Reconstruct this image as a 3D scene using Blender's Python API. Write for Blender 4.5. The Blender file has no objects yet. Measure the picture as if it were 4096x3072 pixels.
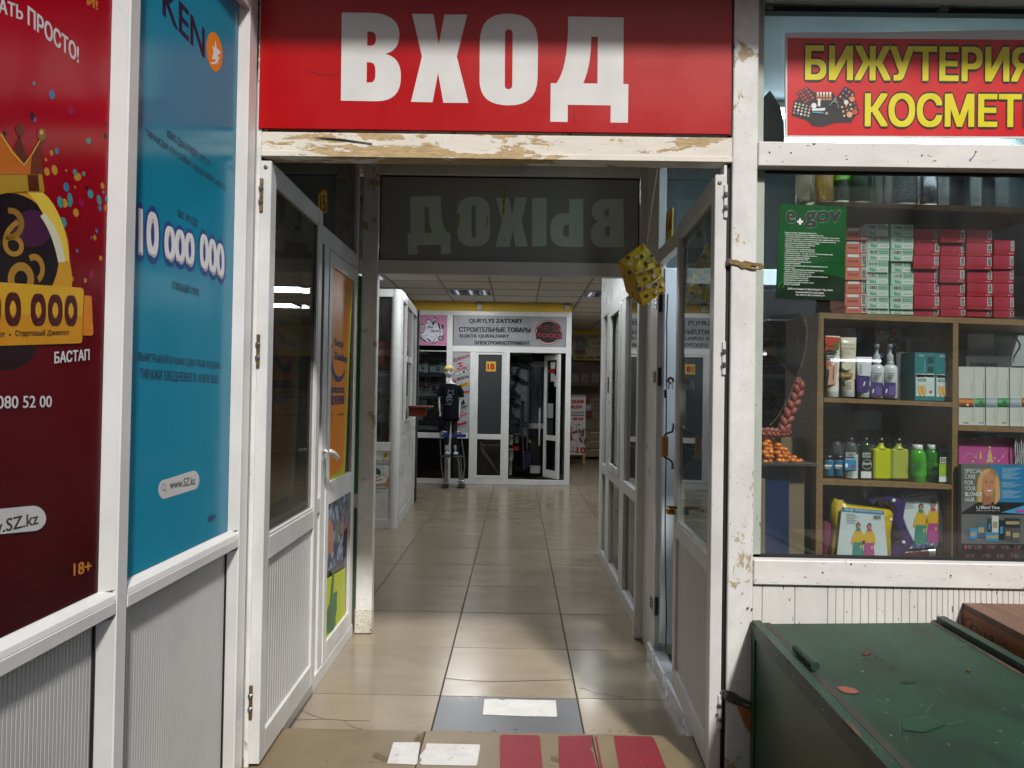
import bpy, math, random
from mathutils import Vector, Matrix
from mathutils.geometry import tessellate_polygon, delaunay_2d_cdt
random.seed(7)
sc = bpy.context.scene
COL = sc.collection

# ------------------------------------------------------------ camera
FOC, CAMH, ROLL, VPX, VPY = 2841.0, 1.33, 0.016, 2070.0, 1577.0
_a = Vector((VPX - 2048, -(VPY - 1536), -FOC)).normalized()
_u = Vector((math.sin(ROLL), math.cos(ROLL), 0))
_z = (_u - _a * _u.dot(_a)).normalized()
_x = _a.cross(_z)
CM = Matrix((_x, _a, _z))            # camera space -> world
CP = Vector((0, 0, CAMH))
cam_d = bpy.data.cameras.new('camera'); cam = bpy.data.objects.new('camera', cam_d); COL.objects.link(cam)
cam_d.sensor_width = 36; cam_d.lens = 36 * FOC / 4096; cam_d.clip_start = 0.05; cam_d.clip_end = 200
cam.matrix_world = Matrix.Translation(CP) @ CM.to_4x4()
sc.camera = cam

# ------------------------------------------------------------ sky, sun, exposure
SUN_EL, SUN_AZ = 47.0, 19.0           # degrees; azimuth measured from straight behind the camera towards the right
world = bpy.data.worlds.new('World'); sc.world = world; world.use_nodes = True
wn = world.node_tree; bg = wn.nodes['Background']
sky = wn.nodes.new('ShaderNodeTexSky'); sky.sky_type = 'NISHITA'; sky.sun_disc = False
sky.sun_elevation = math.radians(SUN_EL); sky.sun_rotation = math.radians(180 - SUN_AZ)
sky.altitude = 100; sky.air_density = 1.0; sky.dust_density = 3.0; sky.ozone_density = 1.0
wn.links.new(sky.outputs[0], bg.inputs[0]); bg.inputs[1].default_value = 0.075
sun_d = bpy.data.lights.new('sun', 'SUN'); sun = bpy.data.objects.new('sun', sun_d); COL.objects.link(sun)
sun_d.energy = 2.5; sun_d.angle = math.radians(4); sun_d.color = (1.0, 0.97, 0.93)
_e, _z2 = math.radians(SUN_EL), math.radians(SUN_AZ)
_dir = Vector((-math.sin(_z2) * math.cos(_e), math.cos(_z2) * math.cos(_e), -math.sin(_e)))
sun.rotation_euler = _dir.to_track_quat('-Z', 'Y').to_euler()
sun.location = (1, -6, 8)
sc.view_settings.view_transform = 'Standard'; sc.view_settings.look = 'None'
sc.view_settings.exposure = 0.80; sc.view_settings.gamma = 1.0; sc.view_settings.use_curve_mapping = False
sc.cycles.use_denoising = True
sc.cycles.max_bounces = 10; sc.cycles.transparent_max_bounces = 24; sc.cycles.glossy_bounces = 4; sc.cycles.diffuse_bounces = 5
sc.cycles.sample_clamp_indirect = 4.0; sc.cycles.caustics_reflective = False; sc.cycles.caustics_refractive = False

# ------------------------------------------------------------ photo point -> place on a known plane
def _ray(px, py): return CM @ Vector((px - 2048, -(py - 1536), -FOC))
def on_y(px, py, y): d = _ray(px, py); return CP + d * (y / d.y)
def on_x(px, py, x): d = _ray(px, py); return CP + d * (x / d.x)
def on_z(px, py, z=0.0): d = _ray(px, py); return CP + d * ((z - CAMH) / d.z)
def crop(ox, oy, s): return lambda x, y: (ox + x / s, oy + y / s)
A1 = crop(0, 0, 1.62); A2 = crop(0, 1024, 1.62); A3 = crop(0, 2048, 1.62)
A4 = crop(1000, 0, 1.62); A5 = crop(2000, 0, 1.62)
A6 = crop(3000, 0, 1.5137); A7 = crop(3000, 1000, 1.5137); A8 = crop(3000, 1976, 1.5137)
B1 = crop(1000, 1024, 2.37); B2 = crop(1600, 1050, 2.765); B3 = crop(1600, 1500, 2.765); B4 = crop(2200, 900, 2.765)
B5 = crop(2200, 1500, 2.0738); B6 = crop(2200, 2272, 2.0738); B7 = crop(1000, 2272, 2.0738); B8 = crop(1200, 1700, 2.765)
D1 = crop(2400, 640, 2.513); D2 = crop(2400, 1200, 2.513); D3 = crop(1000, 620, 2.764); D4 = crop(1500, 1100, 3.318)
D5 = crop(1950, 1380, 2.765); D6 = crop(2950, 600, 3.0164); D7 = crop(3500, 600, 2.7836); D8 = crop(3000, 1250, 3.0164)
F2 = crop(1000, 2500, 1.1642)

# ------------------------------------------------------------ materials
def lin(h):
    h = h.lstrip('#'); r = []
    for i in (0, 2, 4):
        c = int(h[i:i + 2], 16) / 255
        r.append(c / 12.92 if c <= 0.04045 else ((c + 0.055) / 1.055) ** 2.4)
    return tuple(r)
_mats = {}
def mat(name, c, rough=0.5, metal=0.0, var=0.12, vs=6.0, bump=0.0, bs=60.0, spec=0.5, stretch=(1, 1, 1), rnd=0.0, coat=0.0, emit=None, es=1.0, trans=0.0):
    """plain surface: base colour with soft noise variation, optional fine relief and per-object tint"""
    if name in _mats: return _mats[name]
    if isinstance(c, str): c = lin(c)
    m = bpy.data.materials.new(name); m.use_nodes = True; _mats[name] = m
    n = m.node_tree.nodes; l = m.node_tree.links; b = n['Principled BSDF']
    b.inputs['Roughness'].default_value = rough; b.inputs['Metallic'].default_value = metal
    b.inputs['Specular IOR Level'].default_value = spec
    if coat: b.inputs['Coat Weight'].default_value = coat; b.inputs['Coat Roughness'].default_value = 0.08
    if trans: b.inputs['Transmission Weight'].default_value = trans
    tc = n.new('ShaderNodeTexCoord'); mp = n.new('ShaderNodeMapping'); mp.inputs['Scale'].default_value = stretch
    l.new(tc.outputs['Object'], mp.inputs[0])
    if rnd:           # each piece takes its own cut of the pattern
        o2 = n.new('ShaderNodeObjectInfo'); m9 = n.new('ShaderNodeMath'); m9.operation = 'MULTIPLY'; m9.inputs[1].default_value = 37.0; l.new(o2.outputs['Random'], m9.inputs[0]); l.new(m9.outputs[0], mp.inputs['Location'])
    if var:
        no = n.new('ShaderNodeTexNoise'); no.inputs['Scale'].default_value = vs; no.inputs['Detail'].default_value = 5; no.inputs['Roughness'].default_value = 0.62
        l.new(mp.outputs[0], no.inputs[0])
        mr = n.new('ShaderNodeMapRange'); mr.inputs[1].default_value = 0.3; mr.inputs[2].default_value = 0.7
        mr.inputs[3].default_value = 1 - var; mr.inputs[4].default_value = 1 + var * 0.6
        l.new(no.outputs[0], mr.inputs[0])
        hs = n.new('ShaderNodeHueSaturation'); hs.name = 'HSV'; hs.inputs['Color'].default_value = (*c, 1)
        l.new(mr.outputs[0], hs.inputs['Value']); base = hs
        r2 = n.new('ShaderNodeMapRange'); r2.inputs[1].default_value = 0.3; r2.inputs[2].default_value = 0.7
        r2.inputs[3].default_value = max(0.02, rough * 0.82); r2.inputs[4].default_value = min(1, rough * 1.25)
        l.new(no.outputs[0], r2.inputs[0]); l.new(r2.outputs[0], b.inputs['Roughness'])
        if rnd:
            oi = n.new('ShaderNodeObjectInfo'); m3 = n.new('ShaderNodeMapRange'); m3.inputs[3].default_value = 1 - rnd; m3.inputs[4].default_value = 1 + rnd
            l.new(oi.outputs['Random'], m3.inputs[0])
            mu = n.new('ShaderNodeMath'); mu.operation = 'MULTIPLY'; l.new(m3.outputs[0], mu.inputs[0]); l.new(mr.outputs[0], mu.inputs[1])
            l.new(mu.outputs[0], hs.inputs['Value'])
        l.new(hs.outputs[0], b.inputs['Base Color'])
    else:
        b.inputs['Base Color'].default_value = (*c, 1)
    if bump:
        nb = n.new('ShaderNodeTexNoise'); nb.inputs['Scale'].default_value = bs; nb.inputs['Detail'].default_value = 4
        l.new(mp.outputs[0], nb.inputs[0]); bu = n.new('ShaderNodeBump'); bu.inputs['Strength'].default_value = bump; bu.inputs['Distance'].default_value = 0.003
        l.new(nb.outputs[0], bu.inputs['Height']); l.new(bu.outputs[0], b.inputs['Normal'])
    if emit:
        b.inputs['Emission Color'].default_value = (*(lin(emit) if isinstance(emit, str) else emit), 1); b.inputs['Emission Strength'].default_value = es
    return m

def worn(name, c, c2, amount=0.5, scale=5.0, stretch=(1, 1, 1), rough=0.42, speck=0.66, c3='#3a2c20', smear=0.10):
    """painted or plastic surface with stuck-on glue and flaked patches of c2, specks of c3 and faint grime"""
    if name in _mats: return _mats[name]
    m = bpy.data.materials.new(name); m.use_nodes = True; _mats[name] = m
    n = m.node_tree.nodes; l = m.node_tree.links; b = n['Principled BSDF']
    tc = n.new('ShaderNodeTexCoord'); mp = n.new('ShaderNodeMapping'); mp.inputs['Scale'].default_value = stretch; l.new(tc.outputs['Object'], mp.inputs[0])
    def noise(s, d=6, r=0.6, src=None, off=0):
        o = n.new('ShaderNodeTexNoise'); o.inputs['Scale'].default_value = s; o.inputs['Detail'].default_value = d; o.inputs['Roughness'].default_value = r
        o.inputs['Distortion'].default_value = 0.4
        q = n.new('ShaderNodeMapping'); q.inputs['Location'].default_value = (off, off * 1.7, off * 0.6); l.new((src or mp).outputs[0], q.inputs[0]); l.new(q.outputs[0], o.inputs[0]); return o
    def step(o, t, w=0.01):
        r = n.new('ShaderNodeMapRange'); r.inputs[1].default_value = t; r.inputs[2].default_value = t + w; l.new(o.outputs[0], r.inputs[0]); return r
    big = noise(scale * 0.35, 2, 0.5, off=3.1); fine = noise(scale, 8, 0.7)
    ad = n.new('ShaderNodeMath'); ad.operation = 'ADD'; l.new(big.outputs[0], ad.inputs[0]); l.new(fine.outputs[0], ad.inputs[1])
    patch = step(ad, 1.0 + (1 - amount) * 0.36, 0.012)
    spk = step(noise(scale * 9, 3, 0.5, off=9.0), speck, 0.02)
    gr = noise(scale * 0.8, 5, 0.65, off=5.5)
    gm = n.new('ShaderNodeMapRange'); gm.inputs[1].default_value = 0.35; gm.inputs[2].default_value = 0.75; gm.inputs[3].default_value = 1.0; gm.inputs[4].default_value = 1 - smear * 2; l.new(gr.outputs[0], gm.inputs[0])
    hs = n.new('ShaderNodeHueSaturation'); hs.inputs['Color'].default_value = (*lin(c), 1); l.new(gm.outputs[0], hs.inputs['Value'])
    mx = n.new('ShaderNodeMix'); mx.data_type = 'RGBA'; l.new(patch.outputs[0], mx.inputs[0]); l.new(hs.outputs[0], mx.inputs[6])
    tn = n.new('ShaderNodeHueSaturation'); tn.inputs['Color'].default_value = (*lin(c2), 1)
    t2 = n.new('ShaderNodeMapRange'); t2.inputs[1].default_value = 0.3; t2.inputs[2].default_value = 0.7; t2.inputs[3].default_value = 0.7; t2.inputs[4].default_value = 1.35
    l.new(noise(scale * 4, 5, 0.7, off=1.3).outputs[0], t2.inputs[0]); l.new(t2.outputs[0], tn.inputs['Value']); l.new(tn.outputs[0], mx.inputs[7])
    m2 = n.new('ShaderNodeMix'); m2.data_type = 'RGBA'; l.new(spk.outputs[0], m2.inputs[0]); l.new(mx.outputs[2], m2.inputs[6]); m2.inputs[7].default_value = (*lin(c3), 1)
    l.new(m2.outputs[2], b.inputs['Base Color'])
    rr = n.new('ShaderNodeMapRange'); rr.inputs[3].default_value = rough; rr.inputs[4].default_value = min(0.9, rough + 0.35); l.new(patch.outputs[0], rr.inputs[0]); l.new(rr.outputs[0], b.inputs['Roughness'])
    bu = n.new('ShaderNodeBump'); bu.inputs['Strength'].default_value = 0.35; bu.inputs['Distance'].default_value = 0.0015; bu.invert = True
    l.new(patch.outputs[0], bu.inputs['Height']); l.new(bu.outputs[0], b.inputs['Normal'])
    return m

def glass(name, tint=(0.9, 0.94, 0.93), refl=1.0, rough=0.01, haze=0.0, hc=(0.5, 0.52, 0.5)):
    """thin pane: see-through with Fresnel reflection and an optional pale haze mixed in"""
    if name in _mats: return _mats[name]
    m = bpy.data.materials.new(name); m.use_nodes = True; _mats[name] = m
    n = m.node_tree.nodes; l = m.node_tree.links
    for x in list(n):
        if x.type == 'BSDF_PRINCIPLED': n.remove(x)
    out = [x for x in n if x.type == 'OUTPUT_MATERIAL'][0]
    tr = n.new('ShaderNodeBsdfTransparent'); tr.inputs[0].default_value = (*tint, 1)
    gl = n.new('ShaderNodeBsdfGlossy'); gl.inputs['Roughness'].default_value = rough; gl.inputs[0].default_value = (refl, refl, refl, 1)
    fr = n.new('ShaderNodeFresnel'); fr.inputs[0].default_value = 1.65
    ge = n.new('ShaderNodeNewGeometry'); mb = n.new('ShaderNodeMath'); mb.operation = 'SUBTRACT'; mb.use_clamp = True    # only the outer face of the pane mirrors
    l.new(fr.outputs[0], mb.inputs[0]); l.new(ge.outputs['Backfacing'], mb.inputs[1])
    mx = n.new('ShaderNodeMixShader'); l.new(mb.outputs[0], mx.inputs[0]); l.new(tr.outputs[0], mx.inputs[1]); l.new(gl.outputs[0], mx.inputs[2])
    last = mx
    if haze:
        df = n.new('ShaderNodeBsdfDiffuse'); df.inputs[0].default_value = (*hc, 1)
        no = n.new('ShaderNodeTexNoise'); no.inputs['Scale'].default_value = 3; no.inputs['Detail'].default_value = 7; no.inputs['Distortion'].default_value = 1.2
        tc = n.new('ShaderNodeTexCoord'); mp = n.new('ShaderNodeMapping'); mp.inputs['Scale'].default_value = (1, 1, 0.5); l.new(tc.outputs['Object'], mp.inputs[0]); l.new(mp.outputs[0], no.inputs[0])
        mr = n.new('ShaderNodeMapRange'); mr.inputs[1].default_value = 0.35; mr.inputs[2].default_value = 0.8; mr.inputs[3].default_value = haze * 0.3; mr.inputs[4].default_value = haze * 2.2; l.new(no.outputs[0], mr.inputs[0])
        m2 = n.new('ShaderNodeMixShader'); l.new(mr.outputs[0], m2.inputs[0]); l.new(mx.outputs[0], m2.inputs[1]); l.new(df.outputs[0], m2.inputs[2]); last = m2
    l.new(last.outputs[0], out.inputs[0])
    return m

def wood(name, c1, c2, scale=14, stretch=(1, 1, 8), rough=0.5):
    if name in _mats: return _mats[name]
    m = bpy.data.materials.new(name); m.use_nodes = True; _mats[name] = m
    n = m.node_tree.nodes; l = m.node_tree.links; b = n['Principled BSDF']; b.inputs['Roughness'].default_value = rough
    tc = n.new('ShaderNodeTexCoord'); mp = n.new('ShaderNodeMapping'); mp.inputs['Scale'].default_value = stretch; l.new(tc.outputs['Object'], mp.inputs[0])
    no = n.new('ShaderNodeTexNoise'); no.inputs['Scale'].default_value = scale; no.inputs['Detail'].default_value = 8; no.inputs['Roughness'].default_value = 0.7; no.inputs['Distortion'].default_value = 0.8
    l.new(mp.outputs[0], no.inputs[0])
    cr = n.new('ShaderNodeValToRGB'); cr.color_ramp.elements[0].position = 0.33; cr.color_ramp.elements[1].position = 0.68
    cr.color_ramp.elements[0].color = (*lin(c1), 1); cr.color_ramp.elements[1].color = (*lin(c2), 1)
    l.new(no.outputs[0], cr.inputs[0]); l.new(cr.outputs[0], b.inputs['Base Color'])
    bu = n.new('ShaderNodeBump'); bu.inputs['Strength'].default_value = 0.2; bu.inputs['Distance'].default_value = 0.001; l.new(no.outputs[0], bu.inputs['Height']); l.new(bu.outputs[0], b.inputs['Normal'])
    return m

PVC = mat('white_pvc', '#d6d5d3', 0.33, var=0.10, vs=4, bump=0.05, bs=25)
PVCD = worn('dusty_white_pvc', '#cfcecc', '#9b907c', 0.02, 7, rough=0.36, speck=0.74, smear=0.09)
PVCG = mat('grey_white_pvc', '#bcbdbb', 0.35, var=0.10, vs=3)
PVCI = mat('indoor_white_pvc', '#d2d3d1', 0.28, var=0.07, vs=3)
BEAM = worn('glue_stained_white_paint', '#d8d2c6', '#a8916a', 0.86, 16, (0.5, 1, 1.8), 0.38, 0.70, smear=0.08)
PILL = worn('chipped_white_paint', '#d8d7d4', '#a8977a', 0.50, 14, (1, 1, 0.8), 0.4, 0.72, smear=0.12)
RUSTY = worn('rust_stained_white_paint', '#cfcabd', '#8a6a35', 0.55, 14, (1, 1, 1.5), 0.5, 0.62, smear=0.2)
BLACK = mat('black_rubber_gasket', '#101112', 0.6, var=0.2)
DARK = mat('dark_void', '#0b0b0c', 0.8, var=0.2)
STEEL = mat('brushed_steel', '#9a9a9c', 0.3, 1.0, var=0.15, vs=30)
BRASS = mat('polished_brass', '#c79a3a', 0.22, 1.0, var=0.15, vs=20)
OLDBRASS = mat('tarnished_brass', '#8d7650', 0.42, 0.9, var=0.3, vs=30)
GLASS = glass('window_glass', (0.93, 0.95, 0.94))
GLASSD = glass('smoked_glass', (0.42, 0.43, 0.41))
GLASSW = glass('hazed_shop_glass', (0.93, 0.96, 0.95), 1.0, 0.01, 0.018)  # the pale haze stands in for reflections across the window

# ------------------------------------------------------------ geometry
class Geo:
    def __init__(s): s.v = []; s.f = []; s.m = []; s.mats = []; s.smooth = []
    def mi(s, m):
        if m not in s.mats: s.mats.append(m)
        return s.mats.index(m)
    def add(s, vs, fs, m, smooth=False):
        o = len(s.v); s.v += [Vector(p) for p in vs]; k = s.mi(m)
        for f in fs: s.f.append([i + o for i in f]); s.m.append(k); s.smooth.append(smooth)
        return s
    def box(s, x0, x1, y0, y1, z0, z1, m, c=0.0015, M=None):
        x0, x1 = sorted((x0, x1)); y0, y1 = sorted((y0, y1)); z0, z1 = sorted((z0, z1))
        c = min(c, (x1 - x0) * .3, (y1 - y0) * .3, (z1 - z0) * .3)
        lo, hi = (x0, y0, z0), (x1, y1, z1); vs = []; fs = []
        if c <= 0:
            idx = {}
            for i in range(8): idx[i] = i; vs.append(tuple(hi[a] if (i >> a) & 1 else lo[a] for a in range(3)))
            fs = [(0, 2, 3, 1), (4, 5, 7, 6), (0, 1, 5, 4), (2, 6, 7, 3), (0, 4, 6, 2), (1, 3, 7, 5)]
        else:
            for i in range(8):
                for ax in range(3):
                    p = []
                    for a in range(3):
                        h = (i >> a) & 1; q = hi[a] if h else lo[a]
                        if a != ax: q += -c if h else c
                        p.append(q)
                    vs.append(tuple(p))
            V = lambda i, ax: i * 3 + ax
            for ax in range(3):
                a, b = [t for t in range(3) if t != ax]
                for sd in (0, 1):
                    b0 = sd << ax; cs = [b0, b0 | 1 << a, b0 | 1 << a | 1 << b, b0 | 1 << b]
                    q = [V(k, ax) for k in cs]
                    if (sd == 0) == (ax != 1): q = q[::-1]
                    fs.append(q)
            for d in range(3):
                a, b = [t for t in range(3) if t != d]
                for sa in (0, 1):
                    for sb in (0, 1):
                        k = (sa << a) | (sb << b); k2 = k | 1 << d
                        q = [V(k, a), V(k2, a), V(k2, b), V(k, b)]
                        n = (Vector(vs[q[1]]) - Vector(vs[q[0]])).cross(Vector(vs[q[2]]) - Vector(vs[q[1]]))
                        out = Vector([0, 0, 0]); out[a] = 1 if sa else -1; out[b] = 1 if sb else -1
                        fs.append(q if n.dot(out) > 0 else q[::-1])
            for i in range(8):
                q = [V(i, 0), V(i, 1), V(i, 2)]
                n = (Vector(vs[q[1]]) - Vector(vs[q[0]])).cross(Vector(vs[q[2]]) - Vector(vs[q[1]]))
                out = Vector([(1 if (i >> a) & 1 else -1) for a in range(3)])
                fs.append(q if n.dot(out) > 0 else q[::-1])
        if M: vs = [M @ Vector(p) for p in vs]
        return s.add(vs, fs, m)
    def quad(s, a, b, c, d, m): return s.add([a, b, c, d], [(0, 1, 2, 3)], m)
    def extr(s, pts, vec, m, m_side=None):
        """polygon of 3D points pushed along vec into a closed prism"""
        n = len(pts); vec = Vector(vec); P = [Vector(p) for p in pts]
        s.add(P, [tuple(range(n))], m); s.add([p + vec for p in P], [tuple(range(n))[::-1]], m_side or m)
        s.add(P + [p + vec for p in P], [(i, i + n, (i + 1) % n + n, (i + 1) % n) for i in range(n)], m_side or m); return s
    def tube(s, path, r, m, seg=8, closed=False):
        P = [Vector(p) for p in path]; n = len(P); rs = r if isinstance(r, (list, tuple)) else [r] * n
        vs = []; ref = None
        for i in range(n):
            t = (P[(i + 1) % n if closed else min(i + 1, n - 1)] - P[i - 1 if (closed or i) else 0]).normalized()
            if ref is None: ref = Vector((0, 0, 1)) if abs(t.z) < .9 else Vector((1, 0, 0))
            a = (ref - t * ref.dot(t)).normalized(); b = t.cross(a); ref = a
            for k in range(seg): an = 2 * math.pi * k / seg; vs.append(P[i] + (a * math.cos(an) + b * math.sin(an)) * rs[i])
        fs = []
        for i in range(n if closed else n - 1):
            j = (i + 1) % n
            for k in range(seg): k2 = (k + 1) % seg; fs.append((i * seg + k, i * seg + k2, j * seg + k2, j * seg + k))
        s.add(vs, fs, m, True)
        if not closed: s.add(vs[:seg], [tuple(range(seg))[::-1]], m); s.add(vs[-seg:], [tuple(range(seg))], m)
        return s
    def lathe(s, prof, o, m, seg=20, ax=(0, 0, 1), sx=1.0, sy=1.0, smooth=True):
        """prof [(r, h)] round the axis ax through o"""
        ax = Vector(ax).normalized(); q = ax.to_track_quat('Z', 'Y').to_matrix() if abs(ax.z) < .999 else Matrix.Identity(3) * (1 if ax.z > 0 else -1)
        o = Vector(o); vs = []; fs = []; n = len(prof)
        for r, h in prof:
            for k in range(seg): an = 2 * math.pi * k / seg; vs.append(o + q @ Vector((r * math.cos(an) * sx, r * math.sin(an) * sy, h)))
        for i in range(n - 1):
            for k in range(seg): k2 = (k + 1) % seg; fs.append((i * seg + k, i * seg + k2, (i + 1) * seg + k2, (i + 1) * seg + k))
        s.add(vs, fs, m, smooth); s.add(vs[:seg], [tuple(range(seg))[::-1]], m); s.add(vs[-seg:], [tuple(range(seg))], m)
        return s
    def ball(s, c, r, m, seg=12, rings=8, sc3=(1, 1, 1)):
        vs = []; fs = []
        for i in range(rings + 1):
            th = math.pi * i / rings
            for k in range(seg):
                an = 2 * math.pi * k / seg; vs.append((c[0] + r * sc3[0] * math.sin(th) * math.cos(an), c[1] + r * sc3[1] * math.sin(th) * math.sin(an), c[2] + r * sc3[2] * math.cos(th)))
        for i in range(rings):
            for k in range(seg): k2 = (k + 1) % seg; fs.append((i * seg + k, (i + 1) * seg + k, (i + 1) * seg + k2, i * seg + k2))
        return s.add(vs, fs, m, True)
    def build(s, name, parent=None, world_space=True, label=None, kind=None):
        me = bpy.data.meshes.new(name)
        V = s.v
        if parent is not None and world_space:
            inv = parent.matrix_basis.inverted(); p = parent.parent
            if p is not None: inv = inv @ p.matrix_basis.inverted()
            V = [inv @ v for v in V]
        me.from_pydata([tuple(v) for v in V], [], s.f)
        for m in s.mats: me.materials.append(m)
        me.polygons.foreach_set('material_index', s.m); me.polygons.foreach_set('use_smooth', s.smooth)
        me.update()
        o = bpy.data.objects.new(name, me); COL.objects.link(o)
        if parent is not None: o.parent = parent
        if label: o['label'] = label
        if kind: o['kind'] = kind
        return o

def thing(name, label, cat, loc=(0, 0, 0), rz=0.0, group=None, kind=None):
    o = bpy.data.objects.new(name, None); COL.objects.link(o); o.empty_display_size = 0.1
    o.matrix_basis = Matrix.Translation(Vector(loc)) @ Matrix.Rotation(rz, 4, 'Z')
    if kind: o['kind'] = kind
    if label: o['label'] = label
    if cat: o['category'] = cat
    if group: o['group'] = group
    return o
def tag(o, label, cat, group=None):
    o['label'] = label; o['category'] = cat
    if group: o['group'] = group
    return o
def solo(g, name, label, cat, group=None, at=None):
    """a thing that is one mesh, with its origin moved to its base"""
    c = Vector((sum(v.x for v in g.v) / len(g.v), sum(v.y for v in g.v) / len(g.v), min(v.z for v in g.v)))
    g.v = [v - c for v in g.v]; o = g.build(name); o.location = c; return tag(o, label, cat, group)

# ------------------------------------------------------------ flat print
_fc = {}
def text_tris(s, off=0.0, res=3, shear=0.0):
    """outlines of the string, every outer contour filled on its own minus the holes inside it"""
    k = (s, res, shear)
    if k in _fc: return _fc[k]
    cu = bpy.data.curves.new('t', 'FONT'); cu.body = s; cu.size = 1; cu.shear = shear
    ob = bpy.data.objects.new('t', cu); COL.objects.link(ob)
    c2 = ob.to_curve(bpy.context.evaluated_depsgraph_get()); loops = []
    for sp in c2.splines:
        bp = sp.bezier_points; L = []
        for i in range(len(bp)):
            p, q = bp[i], bp[(i + 1) % len(bp)]; P0, P1, P2_, P3 = p.co, p.handle_right, q.handle_left, q.co
            st_ = 1 if ((P1 - P0).cross(P3 - P0).length < 1e-5 and (P2_ - P0).cross(P3 - P0).length < 1e-5) else res
            for j in range(st_):
                t = j / st_; u = 1 - t; v = P0 * u**3 + P1 * (3*u*u*t) + P2_ * (3*u*t*t) + P3 * t**3; L.append((v.x, v.y))
        if len(L) > 2: loops.append(L)
    ob.to_curve_clear(); bpy.data.objects.remove(ob); bpy.data.curves.remove(cu)
    bb = [(min(p[0] for p in L), max(p[0] for p in L)) for L in loops]; V, F = [], []
    order = sorted(range(len(loops)), key=lambda i: bb[i][0]); groups = []
    for i in order:                       # contours whose x-ranges touch are one glyph
        if groups and bb[i][0] < groups[-1][0] - 1e-4: groups[-1][1].append(loops[i]); groups[-1][0] = max(groups[-1][0], bb[i][1])
        else: groups.append([bb[i][1], [loops[i]]])
    for _, gl in groups:
        pts, ed = [], []
        for L in gl:
            o = len(pts); pts += [Vector(p) for p in L]; ed += [(o + i, o + (i + 1) % len(L)) for i in range(len(L))]
        vs, _e2, fs, *_r = delaunay_2d_cdt(pts, ed, [], 0, 1e-6); o = len(V); V += [(v.x, v.y, 0.0) for v in vs]
        segs = [(L[i - 1][0], L[i - 1][1], L[i][0], L[i][1]) for L in gl for i in range(len(L))]
        for f in fs:
            cx_ = sum(vs[i].x for i in f) / 3; cy_ = sum(vs[i].y for i in f) / 3; w = 0
            for x1, y1, x2, y2 in segs:
                if (y1 <= cy_) != (y2 <= cy_) and x1 + (cy_ - y1) * (x2 - x1) / (y2 - y1) > cx_: w += 1 if y2 > y1 else -1
            if w: F.append(tuple(i + o for i in f))
    _fc[k] = (V, F); return _fc[k]

def path2(spec, T=lambda x, y: (x, y), n=8):
    out = []
    for c in spec:
        if c[0] in 'ML': out.append(T(*c[1:3]))
        elif c[0] == 'C':
            p0 = path2.last
            for i in range(1, n + 1):
                t = i / n; u = 1 - t
                out.append(T(u**3 * p0[0] + 3 * u*u*t * c[1] + 3 * u*t*t * c[3] + t**3 * c[5], u**3 * p0[1] + 3 * u*u*t * c[2] + 3 * u*t*t * c[4] + t**3 * c[6]))
        path2.last = c[-2:]
    return out
def P2(txt):
    spec = []; tok = txt.replace(',', ' ').split(); i = 0
    while i < len(tok):
        k = tok[i]; n = {'M': 2, 'L': 2, 'C': 6}[k]; spec.append((k, *[float(t) for t in tok[i + 1:i + 1 + n]])); i += 1 + n
    return spec

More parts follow.
